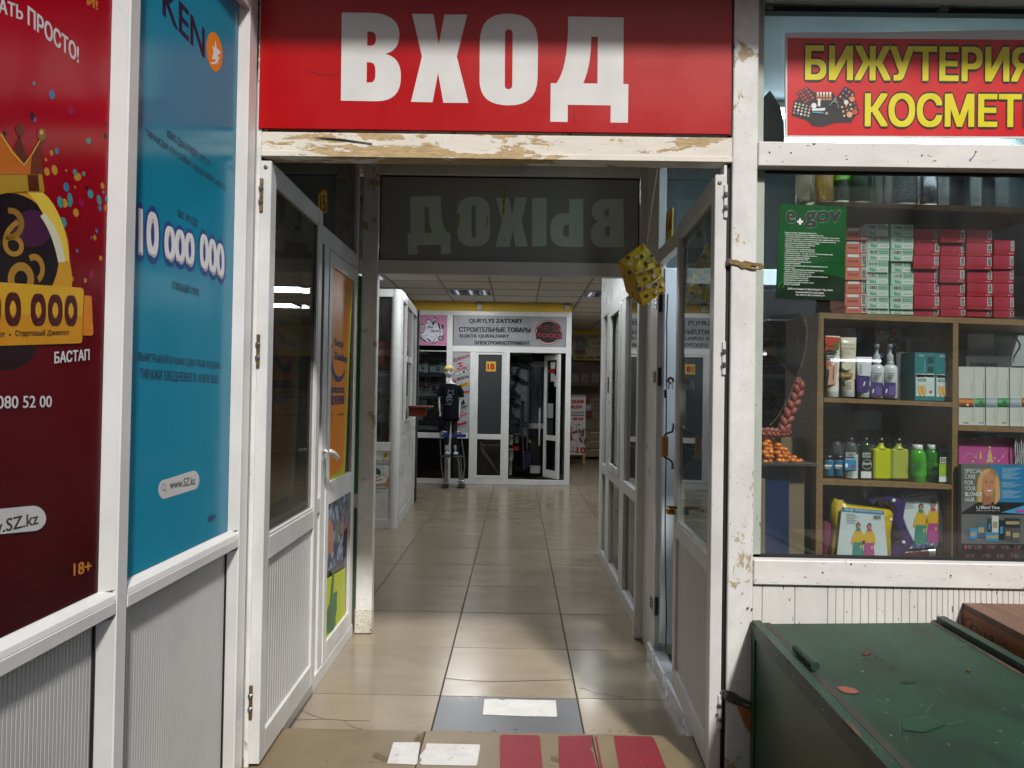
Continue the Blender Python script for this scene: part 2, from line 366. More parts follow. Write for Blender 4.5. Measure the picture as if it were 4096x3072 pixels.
class Print:
    """coloured ink layers lying on a plane; to3(px,py) turns a photo point into a point on that plane"""
    def __init__(s, to3, n, first=1, gap=0.0004): s.g = Geo(); s.to3 = to3; s.n = Vector(n); s.k = first; s.gap = gap
    def _off(s, lay): return s.n * ((s.k + lay) * s.gap)
    def poly(s, pts, m, lay=0, holes=()):
        loops = [[Vector(s.to3(*p)) for p in pts]] + [[Vector(s.to3(*p)) for p in h] for h in holes]
        tr = tessellate_polygon(loops); V = [v + s._off(lay) for lp in loops for v in lp]
        s.g.add(V, [tuple(t) for t in tr], m); return s
    def rect(s, x0, y0, x1, y1, m, lay=0, sl=0.0):
        return s.poly([(x0, y0), (x1, y0 + sl * (x1 - x0)), (x1, y1 + sl * (x1 - x0)), (x0, y1)], m, lay)
    def disc(s, cx, cy, rx, ry, m, lay=0, n=20, a0=0, a1=360, ri=0.0, rot=0.0):
        full = abs(a1 - a0) >= 360; k = n if full else n + 1
        cr, sr = math.cos(rot), math.sin(rot)
        def pt(f, q):
            a = math.radians(a0 + (a1 - a0) * q / n); x, y = rx * f * math.cos(a), ry * f * math.sin(a); return (cx + x * cr - y * sr, cy + x * sr + y * cr)
        o = [pt(1, q) for q in range(k)]
        if ri <= 0: return s.poly(o if full else o + [(cx, cy)], m, lay)
        i_ = [pt(ri, q) for q in range(k)]
        O = [Vector(s.to3(*p)) + s._off(lay) for p in o]; I = [Vector(s.to3(*p)) + s._off(lay) for p in i_]
        s.g.add(O + I, [(q, (q + 1) % k, (q + 1) % k + k, q + k) for q in range(k if full else k - 1)], m); return s
    def line(s, pts, w, m, lay=0):
        for (x0, y0), (x1, y1) in zip(pts, pts[1:]):
            d = math.hypot(x1 - x0, y1 - y0) or 1; nx, ny = -(y1 - y0) / d * w / 2, (x1 - x0) / d * w / 2
            s.poly([(x0 + nx, y0 + ny), (x1 + nx, y1 + ny), (x1 - nx, y1 - ny), (x0 - nx, y0 - ny)], m, lay)
        return s
    def text(s, t, bl, br, tl, m, lay=0, bold=0.0, under=None, shear=0.0, res=3):
        """ink box of the string mapped onto bottom-left, bottom-right, top-left; under = [(offset, material)] wider copies below"""
        V, F = text_tris(t, 0.0, res, shear)
        if not V: return s
        x0 = min(v[0] for v in V) - bold; x1 = max(v[0] for v in V) + bold; y0 = min(v[1] for v in V) - bold * .6; y1 = max(v[1] for v in V) + bold * .6
        B, R, T = (Vector(s.to3(*p)) for p in (bl, br, tl)); U, W = (R - B) / (x1 - x0), (T - B) / (y1 - y0)
        for (of, mm) in (under or []):
            for k in range(10):
                dx, dy = of * math.cos(k * .6283), of * math.sin(k * .6283)
                s.g.add([B + U * (x - x0 + dx) + W * (y - y0 + dy) + s._off(lay - 1) + s.n * (k * 0.00003 + zi * 3) for x, y, zi in V], F, mm)
        for k, (dx, dy) in enumerate([(0, 0)] if bold < .008 else [(-1, -.6), (1, -.6), (-1, .6), (1, .6)] + ([(0, 0)] if bold > .03 else [])):
            s.g.add([B + U * (x - x0 + dx * bold) + W * (y - y0 + dy * bold) + s._off(lay) + s.n * (k * 0.00005 + zi * 2) for x, y, zi in V], F, m)
        return s
    def svg(s, outer, m, lay=0, holes=(), T=lambda x, y: (x, y)):
        return s.poly(path2(P2(outer), T), m, lay, [path2(P2(h), T) for h in holes])
    def barcode(s, x0, y0, x1, y1, m, bg=None, lay=0, vert=False, seed=1):
        if bg: s.rect(x0, y0, x1, y1, bg, lay - 1)
        r = random.Random(seed); t = 0.06
        while t < 0.94:
            w = r.choice((0.03, 0.05, 0.08))
            if vert: s.rect(x0 + (x1 - x0) * .12, y0 + (y1 - y0) * t, x1 - (x1 - x0) * .12, y0 + (y1 - y0) * min(.95, t + w), m, lay)
            else: s.rect(x0 + (x1 - x0) * t, y0 + (y1 - y0) * .12, x0 + (x1 - x0) * min(.95, t + w), y1 - (y1 - y0) * .12, m, lay)
            t += w + r.choice((0.03, 0.05))
        return s
    def build(s, name, parent, label=None): return s.g.build(name, parent, label=label, kind='stuff' if name in STUFFP else None)
STUFFP = ('scratch', 'stain', 'paint_streak', 'crack', 'chip', 'printed_artwork')
def ink(h, rough=0.45, var=0.04): return mat('ink_' + h.lstrip('#'), h, rough, var=var, vs=8)

# ============================================================ SETTING
TILE = mat('beige_floor_tile', '#867a68', 0.21, var=0.10, vs=3.5, stretch=(1, 2.0, 1), rnd=0.06)
TILEG = mat('grey_floor_tile', '#626365', 0.3, var=0.12, vs=3, rnd=0.03)
TILEN = worn('worn_beige_tile', '#78694f', '#5c4f3c', 0.52, 6, rough=.42, speck=.73, c3='#3d342a', smear=.16)
GROUT = mat('dark_grout', '#3b332b', 0.9, var=0.3, vs=30)
FX0, FPX, FY0, FPY = -0.318 - 0.601 * 4, 0.601, 3.14 - 0.598, 0.598
def tile_mesh(w, d, t, m, name='tile'):
    g = Geo().box(0, w, 0, d, -t, 0, m, c=0.0012)
    me = bpy.data.meshes.new(name); me.from_pydata([tuple(v) for v in g.v], [], g.f); me.materials.append(m); me.update(); return me
def put(me, name, parent, loc, rot=None):
    o = bpy.data.objects.new(name, me); COL.objects.link(o); o.parent = parent; o.location = loc
    if rot: o.rotation_euler = rot
    return o
floor = thing('floor', None, None, kind='structure')
Geo().box(-3.4, 4.2, 2.50, 15.6, -0.06, -0.0035, GROUT, c=0).build('grout', floor)
me_a = tile_mesh(FPX - 0.007, FPY - 0.0055, 0.003, TILE); me_g = tile_mesh(FPX - 0.006, FPY - 0.0045, 0.003, TILEG)
for i in range(0, 10):
    for j in range(0, 22):
        x, y = FX0 + i * FPX, FY0 + j * FPY
        if x > 1.4 and y < 5: continue
        put(me_g if (i == 4 and j == 0) else me_a, 'tile', floor, (x + 0.003, y + 0.001, random.uniform(-0.0006, 0.0004)))
crk = mat('crack_line', '#2e2720', 0.9)
C = Print(lambda x, y: on_z(x, y, 0.0008), (0, 0, 1), 0)
def crack(pr, pts, w=1.7): pr.line([F2(*p) for p in pts], w, crk)
for c_ in ([(235, 395), (290, 420), (345, 438), (230, 442), (200, 441)], [(345, 438), (440, 444), (560, 447)], [(440, 444), (452, 462), (490, 478), (525, 486)],
           [(905, 248), (935, 250), (1010, 258), (1110, 263), (1220, 262), (1330, 258), (1510, 255)], [(1532, 294), (1556, 296), (1608, 318), (1655, 323), (1740, 338)], [(1608, 318), (1607, 330)]): crack(C, c_)
C.build('crack', floor)
WH = worn('white_floor_paint', '#c9c7c4', '#8d8068', 0.14, 22, rough=0.6, speck=0.69, c3='#5d4f41')
RD = worn('red_floor_paint', '#780e1e', '#8d7a62', 0.10, 16, rough=0.5, speck=0.70, c3='#b99a90')
M = Print(lambda x, y: on_z(x, y, 0.0012), (0, 0, 1), 0)
M.poly([F2(*p) for p in [(1092, 345), (1150, 344), (1165, 348), (1180, 350), (1192, 346), (1424, 351), (1430, 424), (1424, 427), (1270, 424), (1084, 417)]], WH); M.build('painted_patch', floor)

# the raised doorstep tiles nearest the camera
step = thing('pavement', None, None, kind='structure')
Geo().box(-2.2, 4.2, -1.2, 2.634, -0.02, 0.0805, GROUT, c=0).build('grout', step)
me_n = tile_mesh(0.606, 0.598, 0.004, TILEN)
sx = -0.319 - 0.6105 * 3
for i in range(9):
    for j in range(6):
        x, y = sx + i * 0.6105, 2.638 - 0.602 * (j + 1)
        if x < -2.2 : continue
        put(me_n, 'tile', step, (x + 0.002, y, 0.085 + random.uniform(-0.0004, 0.0004)))
M = Print(lambda x, y: on_z(x, y, 0.0862), (0, 0, 1), 0)
M.poly([F2(*p) for p in [(668, 546), (785, 546), (792, 549), (778, 646), (772, 650), (638, 644)]], WH)
M.poly([F2(*p) for p in [(822, 551), (1068, 556), (1072, 562), (1058, 650), (1050, 655), (800, 650), (790, 640), (800, 630), (790, 610), (806, 590), (818, 575)]], WH)
M.poly([F2(*p) for p in [(1172, 510), (1340, 513), (1350, 520), (1366, 690), (1163, 690), (1163, 520)]], RD)
M.poly([F2(*p) for p in [(1435, 517), (1580, 515), (1592, 522), (1590, 545), (1600, 560), (1583, 575), (1600, 600), (1610, 640), (1625, 690), (1440, 690)]], RD)
M.poly([F2(*p) for p in [(1604, 517), (1615, 518), (1630, 600), (1648, 690), (1634, 690), (1620, 600)]], RD)
M.poly([F2(*p) for p in [(1692, 516), (1865, 518), (1880, 526), (1912, 600), (1946, 690), (1722, 690), (1705, 590)]], RD)
M.build('painted_stripe', step)
C = Print(lambda x, y: on_z(x, y, 0.0866), (0, 0, 1), 0)
random.seed(3)
for k in range(18):
    x = random.uniform(60, 1900); C.disc(*F2(x, random.uniform(484, 500) if k % 3 else random.uniform(520, 650)), random.uniform(2, 10) if k % 3 else 2, random.uniform(1.2, 2.2), crk, 0, 7)
C.build('chip', step)

# suspended ceiling
CT = mat('ceiling_tile', '#dad8d4', 0.9, var=0.04, vs=8, bump=0.1, bs=90)
TB = mat('ceiling_grid', '#8d8a82', 0.5, var=0.05)
ceil = thing('ceiling', None, None, kind='structure')
Geo().box(-3.4, 4.2, 2.42, 15.6, 2.72, 2.78, DARK, c=0).build('backing', ceil)
me_c = tile_mesh(0.582, 0.582, 0.012, CT)
cx0, cy0 = 0.25 - 0.604 * 5, 10.36 - 0.6 * 13
LIGHTS = {(3, 11): 1, (6, 11): 1, (7, 14): 1, (3, 6): 1, (7, 7): 1, (5, 3): 1, (1, 9): 1}
bars = Geo()
for i in range(11): bars.box(cx0 + i * 0.604 - 0.012, cx0 + i * 0.604 + 0.012, 2.45, 15.4, 2.680, 2.700, TB, c=0)
for j in range(22):
    y = cy0 + j * 0.6; bars.box(cx0, cx0 + 6.04, y - 0.010, y + 0.010, 2.681, 2.700, TB, c=0)
bars.build('grid', ceil)
for i in range(10):
    for j in range(21):
        if cy0 + j * 0.6 > 15.2: continue
        if (i, j) in LIGHTS: continue
        put(me_c, 'ceiling_tile', ceil, (cx0 + i * 0.604 + 0.011, cy0 + j * 0.6 + 0.009, 2.697 + random.uniform(-.001, .001)))

# ceiling luminaires: louvred boxes with three tubes each, really lit
LOUV = mat('mirror_louvre', '#c8cacc', 0.16, 1.0, var=0.25, vs=20)
TUBE = mat('fluorescent_tube', '#ffffff', 0.5, var=0, emit='#eef3ff', es=1.6)
def luminaire(i, j, power, label):
    x0, y0 = cx0 + i * 0.604 + 0.016, cy0 + j * 0.6 + 0.014; x1, y1 = x0 + 0.572, y0 + 0.572
    t = thing('ceiling_light', label, 'ceiling light', ((x0 + x1) / 2, (y0 + y1) / 2, 2.66), group='louvred ceiling lights in the hall')
    Geo().box(x0, x1, y0, y1, 2.712, 2.719, LOUV, c=0).build('reflector', t)
    fr = Geo(); w = 0.016
    fr.box(x0, x1, y0, y0 + w, 2.672, 2.712, PVCI).box(x0, x1, y1 - w, y1, 2.672, 2.712, PVCI).box(x0, x0 + w, y0 + w, y1 - w, 2.672, 2.712, PVCI).box(x1 - w, x1, y0 + w, y1 - w, 2.672, 2.712, PVCI); fr.build('frame', t)
    lo = Geo()
    for k in range(1, 9): lo.box(x0 + w, x1 - w, y0 + k * 0.0625 - 0.001, y0 + k * 0.0625 + 0.001, 2.675, 2.690, LOUV, c=0)
    for k in range(1, 4): lo.box(x0 + k * 0.14 - 0.004, x0 + k * 0.14 + 0.004, y0 + w, y1 - w, 2.6745, 2.698, LOUV, c=0)
    lo.build('louvre', t)
    for k in range(3):
        Geo().tube([(x0 + 0.10 + k * 0.185, y0 + 0.03, 2.704), (x0 + 0.10 + k * 0.185, y1 - 0.03, 2.704)], 0.006, TUBE, 8).build('lamp_tube', t)
    ld = bpy.data.lights.new('lamp', 'AREA'); lo_ = bpy.data.objects.new('lamp', ld); COL.objects.link(lo_); lo_.parent = t
    ld.shape = 'SQUARE'; ld.size = 0.5; ld.energy = power; ld.color = (0.93, 0.97, 1.0); lo_.location = (0, 0, 0.008)
    return t
HALL_W = 13.0
_lab = {(7, 14): 'louvred ceiling light at the far right end of the passage', (3, 6): 'louvred ceiling light over the left of the passage beyond the inner doorway', (7, 7): 'louvred ceiling light over the right of the hall',
        (5, 3): 'louvred ceiling light nearest the inner doorway', (1, 9): 'louvred ceiling light above the bedding kiosk', (3, 11): 'louvred ceiling light showing above the pink flea market sign', (6, 11): 'louvred ceiling light at the right end of the yellow band'}
for (i, j) in LIGHTS:
    luminaire(i, j, HALL_W, _lab.get((i, j), 'square louvred ceiling light further back or aside in the hall ceiling'))

# shell of the hall and of the lane outside, each a wall of its own
PLAST = mat('painted_plaster', '#b9b6ad', 0.8, var=0.08, vs=2)
YEL = mat('yellow_wall_paint', '#dfbb46', 0.7, var=0.08, vs=3, bump=0.1, bs=40)
OLIVE = mat('olive_yellow_paint', '#8a8430', 0.7, var=0.1, vs=3)
SIDING = mat('beige_siding', '#8f7f68', 0.6, var=0.08, vs=3)
def wall(name, label, x0, x1, y0, y1, z0, z1, m): return solo(Geo().box(x0, x1, y0, y1, z0, z1, m, c=0), name, label, 'wall')
wall('hall_side_wall', 'plain plaster wall closing the hall on the far left', -3.4, -3.3, 2.42, 15.6, 0, 2.68, PLAST)
wall('hall_side_wall', 'plain plaster wall closing the hall on the far right', 4.1, 4.2, 2.42, 15.6, 0, 2.68, PLAST)
hw = thing('hall_back_wall', 'dim beige sided wall with joints at the far end of the passage', 'wall', (0.7, 15.25, 0))
Geo().box(-3.3, 4.1, 15.30, 15.4, 0, 2.68, GROUT, c=0).build('backing', hw)
for k in range(13):
    for q in range(9):
        x = -1.1 + q * 0.62 + (0.31 if k % 2 else 0)
        if x > 3.6 or x < -1.2: continue
        Geo().box(x, x + 0.612, 15.285, 15.298, k * 0.2 + 0.004, k * 0.2 + 0.196, SIDING, c=0.002).build('siding_board', hw)
wall('upper_wall', 'wall over the market entrance above the red sign', -2.6, 4.2, 2.37, 2.47, 2.70, 5.2, PLAST)
wall('lintel_wall', 'olive yellow wall strip over the inner doorway', -0.9, 0.72, 3.90, 3.97, 2.60, 2.71, OLIVE)
solo(Geo().box(-0.9, 4.2, 1.91, 2.36, 2.965, 3.05, PLAST, c=0.004), 'canopy', 'unseen canopy ledge added to shade the top of the red entrance sign', 'canopy')  # unseen slab added and sized to shade the sign's upper part
STUBE = mat('stall_tube', '#ffffff', .5, var=0, emit='#f2f6ff', es=9.0)
for x0, x1, z, lb in ((2.62, 2.98, 1.86, 'short white tube lamp in a stall across the lane'), (3.75, 4.35, 1.80, 'longer white tube lamp in a stall across the lane'), (-3.2, -2.2, 2.3, 'white tube lamp at the left stall across the lane')):
    t = thing('tube_lamp', lb, 'lamp', ((x0 + x1) / 2, -3.75, z)); Geo().box(x0, x1, -3.80, -3.77, z + .02, z + .05, PVC).build('housing', t); Geo().tube([(x0, -3.76, z), (x1, -3.76, z)], .016, STUBE, 10).build('lamp_tube', t)
g = Geo(); random.seed(8); sc_ = [ink(h) for h in ('#8a2c2c', '#2c4a7a', '#b09a70', '#3c6a44', '#c9c6c0', '#5a3a6a', '#c98a2c', '#2b2b30')]
for k in range(150):
    x, z = random.uniform(-6, 8), .95 + .28 * random.randint(0, 4); g.box(x, x + random.uniform(.08, .3), -4.55, -4.3, z, z + random.uniform(.1, .25), sc_[k % 8], 0)
# the row of stalls across the lane, behind the camera
op = thing('opposite_building', 'row of dark stalls and painted wall across the lane behind the viewer', 'building', (0, -4.6, 0))
Geo().box(-18, 18, -4.75, -4.6, 0, 7.0, mat('grey_render', '#4a4744', 0.8, var=0.15, vs=1.5), c=0).build('wall', op)
for k in range(7):
    x = -7.6 + k * 2.3
    Geo().box(x, x + 1.7, -4.598, -4.56, 0.9, 2.1, mat('stall_opening', ['#15161a', '#2a211a', '#1b2420'][k % 3], 0.4, var=0.3, vs=9), c=0.004).build('window', op)
    Geo().box(x - 0.05, x + 1.75, -4.598, -4.54, 2.1, 2.17, PVC).build('lintel', op)
Geo().box(-9, 9, -4.59, -3.7, 2.75, 2.83, PLAST, c=0).build('awning', op); g.build('stock', op, kind='stuff')
solo(Geo().box(-9, -2.2, -4.6, 2.3, -0.02, 0.083, GROUT, c=0), 'lane_ground', None, None)['kind'] = 'structure'
solo(Geo().box(-2.2, 9, -4.6, -1.2, -0.02, 0.083, GROUT, c=0), 'lane_ground', None, None)['kind'] = 'structure'
for o in bpy.data.objects:
    if o.name.startswith('lane_ground'):
        del o['label']; del o['category']

# ============================================================ LOTTERY KIOSK SIDE (left)
XF = -0.885; XP = -0.910                     # frame face, poster plane
tp = lambda x, y: on_x(x, y, XP - 0.0)
tf = lambda x, y: on_x(x, y, XF)
ya, yb = tf(494, 1200).y, tf(538, 1200).y       # middle mullion
yc = 2.275                                      # far mullion starts
zs_t, zs_b = tf(700, 2254).z, tf(700, 2330).z   # sill rail top and bottom on the far bay
zt = 2.60
lk = thing('lottery_kiosk', 'white framed side of the lottery kiosk with ribbed lower panels', 'kiosk', (-0.95, 1.3, 0.085))
def post(y0, y1, z0=0.085, z1=2.68, m=PVC, d=0.05, face=None):
    g = Geo(); f = XF if face is None else face
    g.box(f - d, f, y0, y1, z0, z1, m, c=0.004); return g
post(ya, yb).build('mullion', lk)
post(yc, 2.345).build('mullion', lk)
# glazing beads: sloping strips beside each post
def bead_v(y0, y1, z0, z1, m=PVC):
    return Geo().extr([(XF - 0.003, y1, z0), (XP + 0.001, y0, z0), (XP - 0.006, y0, z0), (XP - 0.006, y1, z0)], (0, 0, z1 - z0), m)
rz0, rz1 = 0.795, 0.872                      # sill rail
_r = on_x(700, 2251, XF); rz1 = _r.z; rz0 = on_x(700, 2329, XF).z
for (y0, y1, n_) in ((0.55, ya, 'near'), (yb, yc, 'far')):
    Geo().box(XF - 0.045, XF, y0, y1, rz0, rz1 - 0.02, PVC, c=0.003).build('sill_rail', lk)
    Geo().extr([(XF - 0.001, y0, rz1 - 0.020), (XF - 0.004, y0, rz1 - 0.008), (XF - 0.016, y0, rz1 + 0.004), (XP - 0.004, y0, rz1 + 0.006), (XP - 0.004, y0, rz1 - 0.020)], (0, y1 - y0 - 0.0005, 0), PVC).build('glazing_bead', lk)
    bead_v(y1 - 0.028, y1 - 0.0005, rz1 + 0.004, 2.56).build('glazing_bead', lk)
    Geo().box(XF - 0.045, XF - 0.001, y0, y1, 2.56, 2.68, PVC, c=0.003).build('head_rail', lk)
    bead_v(y1 - 0.04, y1 - 0.0005, 0.12, rz0 - 0.01, PVC).build('glazing_bead', lk)
    # lower ribbed panel
    g = Geo(); yy = y0 + 0.01; k = 0
    while yy < y1 - 0.045:
        w = 0.0118
        g.extr([(XF - 0.026, yy + 0.0008, 0.1), (XF - 0.0252, yy + 0.0018, 0.1), (XF - 0.0252, yy + w - 0.0016, 0.1), (XF - 0.026, yy + w - 0.0006, 0.1)], (0, 0, rz0 - 0.108), PVCG); yy += w; k += 1
    g.build('ribbed_panel', lk, kind='stuff')
    Geo().box(XF - 0.032, XF - 0.0262, y0, y1, 0.1, rz0 - 0.003, PVCG, c=0).build('panel_backing', lk)
    Geo().box(XF - 0.028, XF - 0.020, y1 - 0.046, y1 - 0.041, 0.1, rz0 - 0.01, BLACK, c=0).build('gasket', lk)
    Geo().box(XP - 0.004, XP - 0.001, y0, y1, rz1 + 0.001, 2.56, DARK, c=0).build('glass_pane', lk)
Geo().box(-1.0, XF - 0.05, 0.5, 2.345, 2.68, 3.4, PLAST, c=0).build('fascia', lk)
Geo().box(-2.6, -0.97, 2.2, 2.5, 0.085, 3.4, PLAST, c=0).build('return_wall', lk)

NAVY, WHI = ink('#1d1338'), ink('#e9e6e4')
# ---- teal KENO poster
TEAL = mat('teal_poster', '#1689a8', 0.16, var=0.06, vs=2.5, spec=0.35)
SKYB = ink('#3aa6bd', 0.18)
yl, yr = yb + 0.002, yc - 0.030; 
kp = Geo().box(XP - 0.0008, XP + 0.0006, yl, yr, rz1 + 0.008, 2.56, TEAL, c=0)
kp = solo(kp, 'keno_poster', 'tall teal lottery poster reading KENO and 10 000 000 in the kiosk window', 'poster')
P = Print(tp, (1, 0, 0), 6, .00012)
P.text('KEN', A1(1050, 90), A1(1325, 380), A1(1050, -125), NAVY, 1, 0.022, res=4)
P.disc(*A1(1388, 335), 31, 80, ink('#ee8613'), 1, 28, rot=-0.10)
sx_, sy_ = A1(1393, 330)
star = [(0, -48), (6, -14), (24, 8), (9, 20), (12, 60), (-1, 36), (-14, 34), (-8, 4), (-12, -22), (-3, -14)]
P.poly([(sx_ + x * .95, sy_ + y * .95) for x, y in star], WHI, 2)
P.svg('M 1370 400 C 1385 410 1405 395 1412 360 L 1420 372 C 1412 410 1385 425 1364 412 Z'.replace(' Z', ''), WHI, 3, T=lambda x, y: A1(x, y))
def tline(pr, s, c, x0, y0, x1, y1, h, m, lay=1, bold=0.02, **k):
    """string whose ink runs from (x0,y0) to (x1,y1) along its base, h photo pixels of crop c tall"""
    return pr.text(s, c(x0, y0), c(x1, y1), c(x0, y0 - h), m, lay, bold, **k)
tline(P, 'KENO-ДАН КҮНІНЕ 2 РЕТ ҰТ!', A1, 1082, 900, 1364, 1102, 66, NAVY, bold=0.014)
tline(P, 'ТИРАЖДАР КҮН САЙЫН 14:30-ДА ЖӘНЕ 20:55-ТЕ', A1, 940, 886, 1458, 1246, 70, NAVY, bold=0.014)
tline(P, 'БАС ЖҮЛДЕ', A1, 1150, 1415, 1280, 1482, 60, NAVY, bold=0.018)
OUTL, GRY = ink('#1c3f86'), ink('#a9a9ad')
def fat(s, x0, y0, x1, y1, h):
    bl, br, tl = A1(x0, y0), A1(x1, y1), A1(x0, y0 - h)
    P.text(s, bl, br, tl, OUTL, 3, 0.03, under=[(0.12, OUTL)], res=4)
    P.text(s, (bl[0], bl[1]), (br[0], br[1]), (tl[0], tl[1] + 6), GRY, 4, 0.045, res=4)
    P.text(s, (bl[0], bl[1] - 7), (br[0], br[1] - 7), (tl[0], tl[1]), WHI, 5, 0.04, res=4)
fat('10', 893, 1655, 1025, 1680, 312)
fat('000', 1062, 1690, 1258, 1738, 238)
fat('000', 1292, 1745, 1452, 1820, 245)
tline(P, 'ГЛАВНЫЙ ПРИЗ', A2, 1114, 214, 1288, 264, 66, NAVY, bold=0.02)
tline(P, 'ВЫИГРЫВАЙ В KENO ДВА РАЗА В ДЕНЬ!', A2, 892, 690, 1424, 742, 84, NAVY, bold=0.018)
tline(P, 'ТИРАЖИ ЕЖЕДНЕВНО В 14:30 И 20:55', A2, 903, 812, 1412, 838, 86, NAVY, bold=0.018)
def pill(pr, c, pts, m, lay=1):
    """rounded bar through two end centres: (x0,y0),(x1,y1), half-height, half-width of the ends"""
    (x0, y0), (x1, y1), hh, hw_ = pts; q = []
    for k in range(13): a = math.radians(90 + 15 * k); q.append((x0 + hw_ * math.cos(a), y0 - hh * math.sin(a)))
    for k in range(13): a = math.radians(-90 + 15 * k); q.append((x1 + hw_ * math.cos(a), y1 - hh * math.sin(a)))
    pr.poly([c(*p) for p in q], m, lay)
LGT = ink('#cfcdcb'); INK = ink('#3b3b40')
pill(P, A2, ((1062, 1512), (1252, 1452), 62, 38), LGT)
P.disc(*A2(1058, 1497), 8, 15, INK, 2, 20, ri=0.78); P.line([A2(1066, 1516), A2(1076, 1532)], 3, INK, 2)
tline(P, 'www.SZ.kz', A2, 1098, 1512, 1262, 1480, 56, INK, 2, 0.015)
tline(P, '18+', A3, 1346, 72, 1398, 52, 48, NAVY, bold=0.03)
o = P.g; 
def child_print(pr, parent, name='printed_artwork'):
    g = pr.g; inv = parent.matrix_basis.inverted(); g.v = [inv @ v for v in g.v]; ob = g.build(name, parent, world_space=False, kind='stuff'); return ob
child_print(P, kp)

# ---- dark red jackpot poster
REDP = mat('crimson_poster', '#7a0a18', 0.15, var=0.10, vs=1.5, spec=0.35)
_gn = REDP.node_tree                                  # printed gradient: the artwork itself goes from crimson to maroon
_tc = _gn.nodes.new('ShaderNodeTexCoord'); _sp = _gn.nodes.new('ShaderNodeSeparateXYZ'); _cr = _gn.nodes.new('ShaderNodeValToRGB')
_gn.links.new(_tc.outputs['Generated'], _sp.inputs[0]); _gn.links.new(_sp.outputs['Z'], _cr.inputs[0])
_cr.color_ramp.elements[0].color = (*lin('#3c040e'), 1); _cr.color_ramp.elements[1].color = (*lin('#960812'), 1)
_e1 = _cr.color_ramp.elements.new(0.35); _e1.color = (*lin('#640512'), 1); _e2 = _cr.color_ramp.elements.new(0.62); _e2.color = (*lin('#bc0c28'), 1)
_gn.links.new(_cr.outputs[0], _gn.nodes['HSV'].inputs['Color'])
rp = Geo().box(XP - 0.0008, XP + 0.0006, 0.55, ya - 0.030, rz1 + 0.008, 2.56, REDP, c=0)
rp = solo(rp, 'jackpot_poster', 'dark red lottery poster with a gold crowned ball and jackpot figure', 'poster')
P = Print(tp, (1, 0, 0), 6, .00012)
WT = ink('#dddadb'); GOLD, GOLD2, OR, DKB, BRN = ink('#d9a01f', .3), ink('#f0cf4a', .3), ink('#c96a12', .3), ink('#1c0f18', .2), ink('#5a1f10', .3)
tline(P, 'ЬІЙ!'[-2:], A1, 560, 30, 632, 66, 80, ink('#cf7d1c'), bold=0.04)
tline(P, 'РАТЬ', A1, -62, 62, 146, 132, 96, WT, 1, 0.03)
tline(P, 'ПРОСТО!', A1, 176, 160, 508, 412, 128, WT, 1, 0.03)
# confetti
cf = [(218, 540, 9, 13, 0), (334, 613, 19, 32, 1), (458, 716, 18, 34, 2), (206, 750, 17, 28, 3), (222, 772, 10, 18, 1), (28, 864, 12, 18, 3), (572, 913, 15, 20, 0), (365, 979, 13, 22, 1), (331, 991, 11, 18, 4), (295, 1036, 8, 12, 4),
      (301, 1112, 17, 28, 4), (351, 1102, 19, 33, 4), (426, 1105, 6, 8, 4), (483, 1116, 13, 21, 0), (540, 1126, 10, 16, 0), (500, 1146, 24, 26, 4), (426, 1212, 18, 30, 1), (485, 1213, 6, 8, 4), (558, 1217, 9, 17, 3), (584, 1257, 18, 29, 0),
      (662, 1203, 12, 22, 4), (452, 1288, 15, 40, 0), (388, 1310, 18, 38, 0), (417, 1316, 18, 30, 4), (449, 1320, 12, 20, 0), (524, 1312, 16, 30, 2), (640, 1296, 14, 34, 0), (646, 1350, 11, 20, 1), (686, 1350, 15, 25, 5), (490, 1378, 18, 28, 4),
      (408, 1440, 20, 34, 0), (680, 882, 12, 20, 3), (684, 802, 8, 14, 3), (624, 1496, 8, 14, 1), (612, 1540, 9, 18, 4), (590, 1540, 6, 10, 1), (498, 1625, 8, 13, 1), (690, 1290, 10, 22, 0), (668, 1246, 7, 11, 0)]
cc = [ink('#3f9a9c', .2), ink('#3e7ea6', .2), ink('#9b1450', .2), ink('#241420', .2), ink('#c79333', .2), ink('#cf6a16', .2)]
for x, y, a, b, k in cf: P.disc(*A1(x, y), a / 1.62, b / 1.62, cc[k], 1, 14, rot=-0.2)
for x, y, a, b, k in [(650, 14, 10, 16, 4), (684, 80, 8, 12, 0), (464, 148, 11, 18, 4), (550, 158, 9, 16, 4), (590, 120, 14, 30, 2)]: P.disc(*A2(x, y), a / 1.62, b / 1.62, cc[k], 1, 12)
# ball, straps, crown
P.disc(*A2(40, 590), 190 / 1.62, 150 / 1.62, ink('#23060c', .3), 0, 30)
P.disc(*A1(60, 1640), 385 / 1.62, 410 / 1.62, GOLD, 2, 40, rot=0)
P.disc(*A1(50, 1650), 330 / 1.62, 400 / 1.62, DKB, 3, 40)
P.disc(*A1(205, 1480), 130 / 1.62, 120 / 1.62, ink('#4b1d45', .15), 4, 24)
P.svg('M 165 1240 L 265 1238 C 380 1330 430 1500 448 1700 L 372 1700 C 350 1520 270 1330 165 1240', GOLD2, 5, T=A1)
P.svg('M 255 1400 C 310 1470 350 1580 372 1700 L 420 1700 C 400 1560 350 1450 285 1380', ink('#e3e0c4', .2), 6, T=A1)
P.svg('M 450 40 C 470 160 470 210 430 330 L 300 330 C 370 230 385 130 372 20', GOLD, 5, T=A2)
tline(P, '36', A2, -160, -20, 150, 10, 260, ink('#b3842d', .3), 6, 0.0, res=6)
P.disc(*A1(60, 1450), 92 / 1.62, 105 / 1.62, ink('#9b7022', .3), 6, 28, a0=-100, a1=110, ri=0.62)
